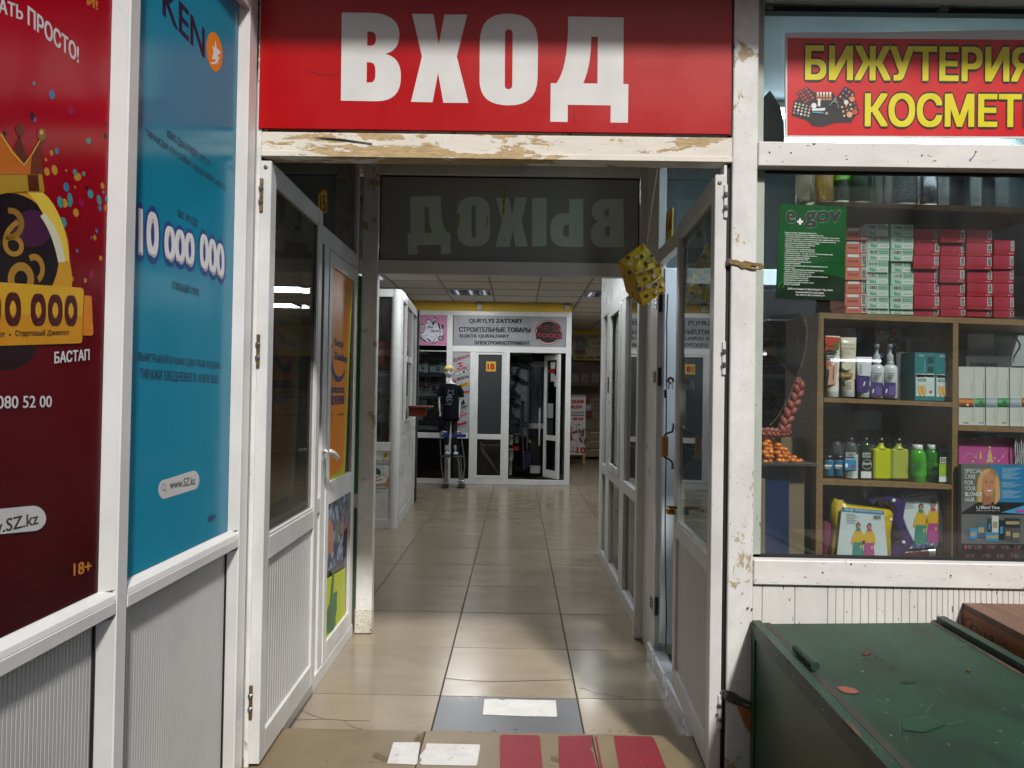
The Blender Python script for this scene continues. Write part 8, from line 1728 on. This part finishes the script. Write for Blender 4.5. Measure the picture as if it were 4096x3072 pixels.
# pink gift bag and pearls
PKB = mat('pink_gift_bag', '#b04e88', .3, var=.12, vs=5, coat=.4); t = pbox('gift_bag', 'gift bag', 'glossy pink gift bag with gold trees under the perfume boxes', A7, 1264, 1138, 1600, 1300, YS + .05, .06, PKB, None, .01); P = PR(YS + .05); GT = ink('#c2a070')
for hx, s in ((1450, 1.0), (1395, .5)): P.poly([A7(hx + a * s, 1240 + b * s) for a, b in [(0, -40), (10, -15), (6, -14), (18, 12), (10, 12), (24, 46), (-24, 46), (-10, 12), (-18, 12), (-6, -14), (-10, -15)]], GT, 2); stx = 0; P.disc(*A7(hx, 1240 - 46 * s), 4 * s, 5 * s, ink('#dcc79a'), 3, 5)
for q in ([(1290, 1260), (1320, 1230), (1355, 1240), (1350, 1265)], [(1500, 1290), (1540, 1230), (1580, 1210), (1590, 1240)], [(1400, 1290), (1360, 1255), (1380, 1225)]): P.line([A7(*p) for p in q], 1.8, ink('#c98ab0'), 2)
for x, y in ((1365, 1252), (1480, 1260), (1530, 1250), (1350, 1280), (1505, 1275)): P.disc(*A7(x, y), 4, 4, ink('#cfae9a'), 2, 12)
P.rect(*A7(1345, 1138), *A7(1372, 1150), PW, 2); P.build('printed_face', t); Geo().tube([on_y(*A7(x, y), YS + .048) for x, y in ((1380, 1140), (1400, 1125), (1440, 1130), (1480, 1122), (1520, 1130), (1560, 1128), (1575, 1140))], .002, STR, 6).build('handle', t)
pe = thing('pearl_strands', 'strands of grey pearls hanging beside the pink gift bag', 'necklace', on_y(*A7(1635, 1290), YS + .03)); PEA = mat('grey_pearl', '#a7a9a8', .2, .2, var=.05)
for s in range(7):
    g = Geo(); 
    for k in range(24): g.ball(on_y(*A7(1606 + s * 12 + 2 * math.sin(k * .4 + s), 1112 + k * 7.8), YS + .03 + .006 * (s % 3)), .0030, PEA, 8, 6)
    g.build('strand', pe, kind=None)
# blonde hair poster box
HY = YS - .03; hp = pbox('hair_dye_display', 'display box', 'hair dye display card reading SPECIAL CARE FOR YOUR BLONDE HAIR', A7, 1280, 1296, 1900, 2000, HY, .02, mat('grey_display_card', '#5c5d5e', .35, var=.05), None, .008); P = PR(HY)
P.poly([A7(*p) for p in [(1445, 1300), (1900, 1306), (1900, 1560), (1620, 1560), (1520, 1540)]], ink('#1f6f9c'), 1); P.poly([A7(*p) for p in [(1280, 1596), (1282, 1588), (1378, 1526), (1900, 1530), (1900, 1604)]], ink('#0d0e10'), 3)
HR1, HR2, SK, SK2 = ink('#8f6f44'), ink('#b8955e'), ink('#b0785a'), ink('#8f5a42')
P.svg('M 1365 1560 C 1370 1500 1360 1440 1375 1380 C 1390 1320 1440 1305 1475 1330 C 1510 1350 1520 1420 1512 1470 C 1520 1510 1500 1540 1470 1545 L 1440 1560', HR1, 2, T=A7)
P.svg('M 1380 1540 C 1375 1480 1370 1420 1388 1370 C 1400 1335 1430 1318 1455 1330 C 1440 1360 1400 1400 1402 1460 C 1404 1500 1400 1520 1395 1545', HR2, 3, T=A7); P.svg('M 1490 1360 C 1515 1400 1505 1450 1512 1480 C 1512 1510 1495 1535 1475 1540 C 1490 1500 1480 1440 1480 1400', HR2, 4, T=A7)
P.svg('M 1404 1400 C 1408 1350 1440 1340 1465 1355 C 1488 1370 1486 1420 1476 1450 C 1468 1480 1448 1500 1430 1490 C 1410 1478 1402 1440 1404 1400', SK, 5, T=A7); P.svg('M 1412 1480 C 1425 1498 1445 1500 1455 1490 L 1460 1540 L 1405 1545', SK2, 4, T=A7)
for ex_ in (1427, 1462): P.disc(*A7(ex_, 1405), 4.5, 2, ink('#2a1c18'), 6, 12, rot=.15); P.line([A7(ex_ - 9, 1394), A7(ex_ + 9, 1396)], 1.2, ink('#5a4028'), 6)
P.svg('M 1425 1450 C 1435 1462 1458 1462 1466 1450 C 1458 1458 1436 1458 1425 1450', ink('#e2dcd8'), 7, T=A7); P.disc(*A7(1446, 1458), 9, 3.2, ink('#d8cfca'), 6, 14); P.disc(*A7(1446, 1461), 10, 4.4, ink('#8c4440'), 5.5, 14); P.line([A7(1446, 1405), A7(1450, 1432), A7(1444, 1436)], 1.4, SK2, 6)
for s, x0, y, x1, w in (('SPECIAL', 1296, 1350, 1405, 0), ('CARE', 1296, 1383, 1360, -.01), ('FOR', 1296, 1420, 1348, -.01), ('YOUR', 1296, 1455, 1362, -.01), ('BLONDE', 1298, 1490, 1402, .02), ('HAIR', 1298, 1523, 1357, -.01)): P.text(s, A7(x0, y), A7(x1, y + 1), A7(x0, y - 26), PW, 8, w)
for k in range(22):
    y = 1322 + k * 7 + (14 if k > 9 else 0) + (14 if k > 14 else 0); P.line([A7(1525, y), A7(1640 - 17 * (k * 5 % 4), y + .6)], 1.2, ink('#a9c3d2'), 2)
P.disc(*A7(1380, 1557), 8, 8, PW, 5, 20, ri=.75, a0=-60, a1=220); P.text('Blond Time', A7(1398, 1566), A7(1508, 1568), A7(1398, 1548), PW, 5, .02); P.text('ORIGINAL AND REST SINCE 1992', A7(1368, 1579), A7(1510, 1580), A7(1368, 1574), PW, 5, 0); P.poly([A7(*p) for p in [(1520, 1588), (1900, 1470), (1900, 1530), (1690, 1600)]], ink('#3b8fbd'), 4); P.rect(*A7(1608, 1572), *A7(1690, 1588), ink('#b03a8c'), 6)
P.poly([A8(*p) for p in [(1280, 300), (1900, 306), (1900, 420), (1280, 412)]], ink('#120c0f'), 3)
for k, (x, y) in enumerate(((1296, 332), (1354, 332), (1436, 332), (1520, 332), (1594, 332), (1310, 384), (1406, 384), (1490, 384), (1576, 384))):
    P.text(str(k + 1), A8(x, y), A8(x + 14, y), A8(x, y - 22), ink('#a83050'), 5, 0)
    for r in range(4): P.line([A8(x + 20, y - 20 + 6 * r), A8(x + 48 - 6 * (r % 2), y - 20 + 6 * r)], 1.0, ink('#8a7f82'), 5)
for x0, y0, x1, y1, cc_ in ((1325, 205, 1375, 275, '#2f7fae'), (1373, 168, 1422, 262, '#3f5a70'), (1436, 145, 1460, 240, '#31393c'), (1462, 130, 1504, 235, '#b8bbb9'), (1422, 230, 1505, 285, '#3a7fa6'), (1505, 155, 1538, 275, '#1c1f22'), (1540, 145, 1635, 200, '#23292c'), (1540, 195, 1582, 280, '#4a4844'), (1582, 205, 1635, 288, '#4f4b46')):
    P.poly([A8(x0, y0), A8(x1, y0 + 3), A8(x1 - 2, y1 + 3), A8(x0 + 2, y1)], ink(cc_), 3 if y0 < 200 else 4)
    P.rect(*A8(x0 + 6, y0 + (y1 - y0) * .35), *A8(x1 - 8, y0 + (y1 - y0) * .7), ink('#9a8a70') if x0 not in (1436, 1505) else ink('#2f7fae'), 5)
P.rect(*A8(1322, 265), *A8(1372, 275), ink('#1f6f9c'), 6); P.build('printed_artwork', hp)
# pink braid, beads, folders at the left of the window
def braid(pts, r, label, nm='hair_braid'):
    t = thing(nm, label, 'hair braid', on_y(*A7(*pts[-1]), YS)); P3 = [on_y(*A7(*p), YS + .02) for p in pts]; m = mat('pink_braid_hair', '#8c4239', .6, var=.3, vs=30, bump=.6, bs=60, stretch=(1, 1, .3)); N_ = 60; seg = []
    for i in range(N_ + 1):
        f = i / N_ * (len(P3) - 1); j = min(int(f), len(P3) - 2); seg.append(P3[j].lerp(P3[j + 1], f - j))
    for s in range(3):
        path = []
        for i, p in enumerate(seg):
            d = (seg[min(i + 1, N_)] - seg[max(i - 1, 0)]).normalized(); side = d.cross(Vector((0, 1, 0))).normalized(); a = i / N_ * 2 * math.pi * 2.6 + s * 2 * math.pi / 3; tp_ = min(1, .35 + i / 14, .6 + (N_ - i) / 20); path.append(p + side * math.sin(a) * r * .58 * tp_ + Vector((0, 1, 0)) * math.sin(2 * a) * r * .4 * tp_)
        Geo().tube(path, [r * .60 * min(1, .4 + i / 14, .7 + (N_ - i) / 20) for i in range(N_ + 1)], m, 8).build('strand', t)
braid([(292, 772), (296, 830), (275, 900), (250, 960), (222, 1030), (205, 1085), (215, 1110)], .019, 'thick pink plaited hairpiece hanging left of the shelving')
braid([(250, 1100), (180, 1108), (110, 1102), (20, 1112)], .015, 'pink plaited hairpiece lying across above the orange beads')
g = Geo(); HB = mat('dark_hair', '#141012', .6, var=.3)
for k in range(26):
    u = k / 25; a_ = [(300 - 200 * u * .9, 385 + 10 * u), (335 - 190 * u, 480), (325 - 190 * u, 600), (305 - 120 * u, 700), (290 - 6 * u, 770)]
    g.tube([on_y(*A7(x, y), YS + .03 + .03 * math.sin(k)) for x, y in a_], .0012, HB, 4)
solo(g, 'hairpiece', 'loose dark hairpiece spread out above the pink braid', 'hairpiece')
solo(Geo().tube([on_y(*A7(x, y), YG + .02) for x, y in ((308, 380), (330, 410), (346, 470), (344, 530), (336, 600), (322, 660), (300, 730), (282, 772), (262, 830), (238, 890), (205, 945), (170, 1010), (120, 1060))], .0016, mat('gold_flecked_cord', '#7c7048', .4, .5, var=.8, vs=60), 6), 'cord', 'flecked cord hanging behind the glass beside the green poster', 'cord')
bd = thing('bead_pile', 'heap of glossy orange beads in the lower left of the window', 'beads', on_y(*A7(150, 1285), YS)); bd2 = mat('orange_bead', '#cc701a', .15, .05, var=.25, vs=6, coat=.6); random.seed(9); nb = 0
for r in range(8):
    y = 1278 - r * 24; xe = 318 - r * 32
    for k in range(12):
        x = 12 + k * 27 + (13 if r % 2 else 0) + random.uniform(-6, 6)
        if x < xe and x > 55: Geo().ball(on_y(*A7(x, y + random.uniform(-5, 5)), YS - .02 + .02 * (k % 3) + r * .008), .0105 * random.uniform(.85, 1.15), bd2, 12, 8, (1.25, 1, .85)).build('bead', bd); nb += 1
a_, b_ = on_y(*A7(55, 1306), YS - .04), on_y(*A7(400, 1290), YS - .04); solo(Geo().box(a_.x, b_.x, YS - .05, YS + .15, a_.z, b_.z, mat('tray_edge', '#3b352e', .4), c=.002), 'tray', 'thin dark tray under the orange beads', 'tray')
t = pbox('kraft_sheet', 'board', 'brown kraft board standing behind the orange beads', A7, 190, 1132, 326, 1290, YS + .12, .01, mat('kraft_board', '#6e5f48', .8, var=.1)); t = pbox('kraft_sheet', 'board', 'tall brown cardboard sheet right of the blue folder', A7, 232, 1312, 328, 2010, YS + .01, .02, mat('kraft_board', '#6e5f48', .8, var=.1)); 
t = pbox('blue_folder', 'folder', 'dark blue folder standing under the bead tray', A7, 70, 1310, 236, 2010, YS + .0, .02, mat('navy_folder', '#12264e', .25, var=.2, vs=3)); t = pbox('kraft_sheet', 'board', 'narrow cardboard strip left of the blue folder', A7, 60, 1385, 92, 2010, YS - .02, .015, mat('kraft_board', '#6e5f48', .8, var=.1)); t = pbox('dark_case', 'case', 'black speckled case between the cardboard and the shelving', A7, 330, 1300, 400, 2010, YS + .05, .1, worn('speckled_black', '#0c0c0d', '#0c0c0d', 0, 20, speck=.66, c3='#6a6a6a'))

# ---- signs on the window
cs_ = thing('cosmetics_sign', 'red sign with yellow БИЖУТЕРИЯ КОСМЕТИКА lettering on the window', 'sign', on_y(*A6(216, 828), YG - .012)); SYN = YG - .014
q = [on_y(*A6(*p), SYN) for p in [(214, 200), (330, 195), (700, 196), (1300, 186), (2150, 172), (2150, 838), (216, 828)]]; Geo().extr(q, (0, .008, 0), mat('white_sign_edge', '#cfcdcc', .5, var=.04)).build('board', cs_)
P = PR(SYN); P.poly([A6(*p) for p in [(226, 229), (2150, 246), (2150, 828), (226, 819)]], mat('red_banner_print', '#c0060c', .4, var=.05, vs=3), 1); YLW = ink('#d6c80e', .4)
P.text('БИЖУТЕРИЯ', A6(332, 484), A6(1712, 496), A6(334, 276), YLW, 4, .034, under=[(.072, BK)], res=4); P.text('КОСМЕТИКА', A6(693, 768), A6(2120, 776), A6(695, 564), YLW, 4, .034, under=[(.072, BK)], res=4)
P.poly([A6(*p) for p in [(262, 615), (300, 590), (290, 560), (345, 525), (385, 560), (500, 560), (520, 590), (575, 522), (635, 560), (620, 600), (662, 670), (610, 745), (510, 745), (440, 770), (380, 765), (340, 730), (250, 700)]], BK, 2)
def pal(pts, rows, cols, cc_):
    (x0, y0), (x1, y1), (x3, y3) = pts; P.poly([A6(x0, y0), A6(x1, y1), A6(x1 + x3 - x0, y1 + y3 - y0), A6(x3, y3)], ink('#1b1416'), 3)
    for i in range(rows):
        for j in range(cols): u, v = (j + .5) / cols, (i + .5) / rows; P.disc(*A6(x0 + (x1 - x0) * u + (x3 - x0) * v, y0 + (y1 - y0) * u + (y3 - y0) * v), 4.6, 4.6, ink(cc_[(i * cols + j) % len(cc_)]), 4, 10)
pal([(278, 562), (342, 528), (328, 632)], 4, 4, ['#a8323c', '#b5404c', '#8f2434', '#c04a58']); pal([(268, 616), (376, 640), (252, 690)], 4, 5, ['#c9a58a', '#8fae9c', '#b7b3b8', '#c07a4a', '#7c6a8c', '#d8d3c8']); pal([(575, 524), (636, 572), (528, 590)], 3, 3, ['#8c5a8f', '#c46a5c', '#d08a5c', '#a84a5c']); pal([(540, 640), (640, 610), (560, 720)], 3, 4, ['#c9a070', '#b56a4a', '#d8b08c', '#8f4a3c'])
for x, y, r, cc_ in ((600, 696, 17, '#c79a72'), (632, 680, 16, '#b8402c'), (580, 622, 14, '#cfcac6'), (615, 602, 15, '#c78a5a'), (385, 642, 16, '#d8d6d8')): P.disc(*A6(x, y), r / 1.5, r / 1.4, ink(cc_), 6, 16)
for k in range(5): x = 408 + 19 * k; P.rect(*A6(x - 7, 576), *A6(x + 7, 608), ink('#c99a6a'), 5); P.rect(*A6(x - 6, 560), *A6(x + 6, 575), ink('#d8d6d2'), 6); P.rect(*A6(x - 5, 588), *A6(x + 5, 600), ink('#6a3a24'), 6)
P.poly([A6(*p) for p in [(410, 600), (424, 598), (424, 645), (408, 645)]], ink('#dcdcdc'), 6); P.poly([A6(*p) for p in [(372, 660), (455, 655), (450, 672), (374, 672)]], ink('#d3d6d8'), 6); P.poly([A6(*p) for p in [(372, 676), (440, 678), (446, 690), (376, 686)]], ink('#5a8a98'), 6); P.disc(*A6(461, 688), 6, 6, ink('#9a9a9a'), 6, 12)
for k in range(9): P.line([A6(480 + 4 * k, 640 - 4 * k), A6(520 + 2 * k, 590 + 8 * k)], 1.6, ink(['#c9c6c4', '#8a6a5c'][k % 2]), 5)
P.build('printed_artwork', cs_)
# e.gov poster
ep = thing('service_poster', 'green e.gov services poster taped inside the window beside the hasp', 'poster', on_y(*A7(160, 300), YG - .003)); EY = YG - .0030; EG = mat('green_poster', '#0d4a20', .3, var=.25, vs=2.5)
q = [on_y(*p, EY) for p in (D6(508, 648), D6(1318, 680), A7(571, 310), A7(155, 291))]; Geo().extr(q, (0, .0010, 0), EG).build('sheet', ep)
P = PR(EY, 0); DKG, GLOW = ink('#0c2412', .3), ink('#4f9a62', .35)
P.poly([A7(158, 220), A7(380, 130), A7(572, 170), A7(571, 309), A7(156, 290)], DKG, 1); P.svg('M 250 20 C 330 40 420 20 500 50 C 560 80 570 100 572 130 L 572 90 C 540 60 440 70 380 90 C 320 100 280 60 250 20', ink('#1b4a26', .3), 2, T=A7)
for k in range(5): P.line([A7(165 + 30 * k, 235 - 6 * k), A7(190 + 34 * k, 190 - 8 * k)], 2.5, ink('#2c7a3c', .3), 2)
P.text('e', D6(580, 884), D6(700, 884), D6(580, 735), BK, 3, .034, under=[(.05, GLOW)], res=5); P.text('gov', D6(806, 940), D6(1245, 930), D6(812, 742), BK, 3, .034, under=[(.05, GLOW)], res=5)
P.disc(*D6(752, 852), 13, 13, BK, 3, 20); P.poly([D6(*p) for p in [(738, 900), (738, 880), (718, 878), (716, 850), (734, 858), (740, 840), (752, 820), (764, 840), (770, 858), (788, 850), (786, 878), (766, 882), (766, 902)]], PW, 4)
L = [(566, 1008, 958, 1020, 'Предоставляем следующие виды услуг:'), (566, 1032, 1032, 1048, '• ЭЦП Ключ для физических и юридических лиц'), (566, 1056, 1226, 1080, '• Получение различного вида справок с Egov (справка с пенс, нарко'), (576, 1082, 1228, 1108, 'и туб диспансеров, о наличии или отсутствии недвижимости и т.д.)'), (564, 1106, 1186, 1130, '• Пособия - АСП-Пособия по безработице, на рождение ребенка,'), (574, 1132, 988, 1146, 'многодетным матерям и др виды пособий.'), (560, 1156, 936, 1168, '• Прописка, а также снятие с прописки.'), (560, 1180, 874, 1190, '• Получение кредитной истории.'), (558, 1206, 932, 1218, '•  Свидетельство о рождении ребенка,'), (558, 1230, 930, 1242, '•  Свидетельство о Заключении Брака'),
     (556, 1254, 1148, 1276, '• Налоговые отчёты – 100, 200, 910, 911. С заполнением и без'), (556, 1282, 958, 1294, '• Постановка на учет и очередь на жилье.'), (556, 1306, 874, 1316, '• Назначение жилищной помощи.'), (556, 1330, 850, 1338, '• Открытие/Закрытие ИП, ТОО.'), (554, 1354, 886, 1366, '• Регистрация и установка онлайн'), (564, 1380, 756, 1386, 'кассового аппарата'), (552, 1404, 1082, 1424, '• Справка о категории субъекта предпринимательства'), (566, 1428, 684, 1434, '(elicense.kz)'), (552, 1452, 1038, 1470, '• Людям с ограниченными возможностями подать'), (566, 1478, 928, 1490, 'заявку на разные гос. и соц. пособия.'), (548, 1502, 888, 1514, '• Подача искового заявления в суд'), (548, 1528, 1082, 1546, '• Апостилирование (Штамп) официальных документов'), (548, 1552, 850, 1562, '• Получение архивных справок'), (546, 1578, 852, 1588, '• Бронирование очереди в ЦОН'), (546, 1602, 920, 1616, '• Оказываем все виды ОНЛАЙН УСЛУГ'), (560, 1628, 750, 1634, 'E-GOV и E-LICENCE')]
for x0, y0, x1, y1, s in L: P.text(s, D6(x0, y0), D6(x1, y1), D6(x0, y0 - 19), ink('#c9d6cc'), 5, .03, res=1)
P.text('АДРЕС: ул.Гагарина 56, "Крытый рынок", 1 Ряд, 6 бутик', A7(226, 242), A7(500, 252), A7(226, 228), PW, 5, .03, res=1); P.text('Возможен ВЫЕЗД на любой адрес.', A7(276, 262), A7(448, 268), A7(276, 250), PW, 5, .03, res=1); P.text('Тел.: 8 747 151 48 61, 8 708 359 22 70', A7(274, 278), A7(450, 284), A7(274, 266), PW, 5, .03, res=1)
P.build('printed_artwork', ep)

# ============================================================ GREEN CHEST AND WOODEN CRATE
CG = worn('chipped_green_enamel', '#164a30', '#1f2c1d', .25, 6, (1, 1, 1), .38, .68, c3='#6b5a4c', smear=.22)
CGT = worn('dusty_green_enamel', '#133a27', '#2b2a20', .46, 8, (1, .6, 1), .5, .71, c3='#6f6658', smear=.38)
CGF = worn('rubbed_green_edge', '#1b3a2c', '#4a3b30', .68, 9, (3, .6, 1), .45, .66, c3='#6b5a4c', smear=.25); zc = .600; qz = lambda x, y, z=zc: on_z(*A8(x, y), z)
bl, br_ = qz(10, 770), qz(1095, 757); fl = qz(1037, 1900); 
ch = thing('metal_chest', 'big dark green metal chest with a chipped lid in the lower right', 'chest', ((bl.x + br_.x) / 2, 1.75, .085))
yB = bl.y; dL = (qz(830, 1659) - bl); kf = (0.95 - yB) / dL.y; flx = bl.x + dL.x * kf
dR = qz(1659, 1025) - qz(1150, 742); 
xl0, xl1 = bl.x, flx; wq = qz(1150, 742, .618).x - bl.x
PtL = lambda y, o=0: Vector((xl0 + (y - yB) * (xl1 - xl0) / (0.95 - yB) + o, y, 0))
sk_ = (xl1 - xl0) / (0.95 - yB)
rzc = math.atan(-sk_)
body = [PtL(yB), PtL(0.95), PtL(0.95, wq), PtL(yB, wq)]
Geo().extr([v + Vector((0, 0, .087)) for v in [PtL(yB, .004), PtL(0.95, .004), PtL(0.95, wq - .004), PtL(yB - .0, wq - .004)]], (0, 0, zc - .03 - .087), CG).build('body', ch)
def strip(o0, o1, z0, z1, nm, m=CG, y0=None, y1=.95): y0 = y0 or yB; return Geo().extr([PtL(y0, o0) + Vector((0, 0, z0)), PtL(y1, o0) + Vector((0, 0, z0)), PtL(y1, o1) + Vector((0, 0, z0)), PtL(y0, o1) + Vector((0, 0, z0))], (0, 0, z1 - z0), m).build(nm, ch)
strip(0, .028, zc - .045, zc + .003, 'lid_flange', CGF); strip(.037, wq - .036, zc - .028, zc - .006, 'lid', CGT, y0=yB - .01); strip(wq - .028, wq, zc - .03, zc + .012, 'lid_flange', CGF)
RB_ = worn('rust_brown_band', '#2e3027', '#4b3a2e', .7, 12, (2, .5, 1), .6, .66)
for o0, o1, oa, ob_ in ((.0282, .0368, .0372, .060), (wq - .0358, wq - .0284, wq - .050, wq - .0362)):
    strip(o0, o1, zc - .029, zc - .022, 'gap_shade', DARK); strip(oa, ob_, zc - .0058, zc - .0052, 'rust_band', RB_)  # black strips paint the shade into the gaps beside the lid
strip(-.0005, .0035, .10, zc - .0455, 'corner_angle', CG, y0=yB, y1=yB - .035)
for off, y0, y1 in ((.046, 2.02, 1.86),):
    a, b = on_z(*A8(280, 935), zc + .012), on_z(*A8(395, 1045), zc + .012); Geo().tube([a, b], .012, CGF, 14).build('hinge_barrel', ch)
for o in ch.children:
    for v in o.data.vertices:
        if v.co.z > .3: v.co.z += (v.co.x + ch.location.x - bl.x) * .016 / wq
LEAF = mat('dry_leaf', '#5a2c18', .7, var=.3)
def leaf(pts, label, m=LEAF): q = [on_z(*A8(*p), zc + .007) for p in pts]; q = [Vector((v.x, v.y, zc - .004 + (v.x - bl.x) * .016 / wq)) for v in q]; solo(Geo().extr(q, (0, 0, .0015), m), 'dry_leaf', label, 'leaf')
leaf([(675, 955), (700, 960), (690, 948), (712, 955), (722, 945), (735, 948), (722, 958), (700, 970)], 'brown dry leaf near the middle of the chest lid'); leaf([(1308, 1062), (1322, 1055), (1336, 1062), (1330, 1074), (1312, 1072)], 'small curled leaf on the right of the chest lid', mat('olive_leaf', '#4a4420', .7))
P = Print(lambda x, y: on_z(x, y, zc + .0), (0, 0, 1), 0); RP = mat('pinkish_paint_spill', '#8a4a3c', .6, var=.2)
P.svg('M 528 1158 C 545 1160 580 1152 600 1165 C 640 1170 660 1185 655 1195 C 640 1205 600 1200 575 1195 C 555 1185 535 1175 528 1158', RP, 0, T=A8)
P.svg('M 905 1140 C 930 1132 980 1130 1005 1140 C 990 1152 930 1156 905 1140', ink('#14201a'), 0, T=A8); P.poly([A8(*p) for p in [(920, 1360), (1060, 1340), (1190, 1395), (1050, 1440), (925, 1420)]], mat('oil_patch', '#173a29', .32, var=.3), 0)
random.seed(21)
for k in range(46): x, y = random.uniform(250, 1500), random.uniform(800, 1400); P.disc(*A8(x, y), random.uniform(1, 3), random.uniform(.7, 1.6), ink('#6f6658' if k % 3 else '#1a1712'), 0, 6)
SCW = ink('#5d7a6a', .6)
for pts in ([(905, 1370), (912, 1440)], [(1110, 1270), (1080, 1300), (1060, 1345), (1040, 1370), (1000, 1385)], [(1130, 1180), (1180, 1215)], [(1180, 1400), (1290, 1375)], [(640, 1000), (720, 985)], [(820, 880), (900, 905)], [(1250, 940), (1330, 925)], [(760, 1240), (830, 1262)]): P.line([A8(*p) for p in pts], 1.2, SCW)
for v in P.g.v: v.z = zc - .0045 + (v.x - bl.x) * .016 / wq
P.g.build('stain', ch, kind='stuff')
# crate
WC, WT2 = wood('orange_brown_ply', '#7a4420', '#a3622f', 5, (1, .3, 6), .6), wood('grey_brown_ply_top', '#4f382b', '#7a5c49', 5, (6, .4, 1), .6)
zk = .672; kz = lambda x, y: on_z(*A8(x, y), zk); k0, k1 = kz(1203, 612), kz(1659, 850); kb = kz(1659, 622)
crt = thing('wooden_crate', 'weathered brown plywood crate with handwriting behind the green chest', 'crate', (k0.x + .3, 1.9, .085)); dk = (k1 - k0); s2 = dk.x / dk.y
KL = lambda y, o=0: Vector((k0.x + (y - k0.y) * s2 + o, y, 0)); ye_ = 1.15
def kbox(o0, o1, y0, y1, z0, z1, m, nm): return Geo().extr([KL(y0, o0) + Vector((0, 0, z0)), KL(y1, o0) + Vector((0, 0, z0)), KL(y1, o1) + Vector((0, 0, z0)), KL(y0, o1) + Vector((0, 0, z0))], (0, 0, z1 - z0), m).build(nm, crt)
kbox(0.002, .85, k0.y, ye_, .087, zk - .022, WC, 'side_panel'); kbox(0.004, .85, k0.y - .008, ye_, zk - .0218, zk - .004, WT2, 'top_board'); kbox(0, .85, k0.y, k0.y - .0075, zk - .03, zk, WC, 'edge_batten'); kbox(-.003, .0015, k0.y, k0.y - .014, .087, zk - .002, WC, 'corner_batten')
# handwriting painted on the crate side
n_s = Vector((1, -s2, 0)).normalized() * -1
P = Print(lambda px, py: CP + _ray(px, py) * ((KL(k0.y, .002) - CP).dot(n_s) / _ray(px, py).dot(n_s)), n_s, 1, .0005); PB = ink('#1d1712', .6)
for pts, w in (([(1298, 762), (1330, 755), (1345, 775), (1335, 835), (1328, 845)], 4), ([(1330, 800), (1370, 800), (1380, 830), (1368, 858), (1345, 850), (1322, 845)], 4), ([(1395, 835), (1398, 870), (1412, 885), (1422, 860), (1424, 840), (1428, 880)], 3.4), ([(1470, 858), (1450, 862), (1448, 885), (1465, 888), (1470, 862), (1472, 905), (1455, 915)], 3.4), ([(1505, 880), (1500, 935)], 3), ([(1528, 912), (1545, 900), (1558, 915), (1545, 940), (1530, 955), (1572, 968)], 3.2)): P.line([A8(*p) for p in pts], w, PB)
P.build('handwriting', crt)
for p in ((1236, 642), (1268, 950)): pass
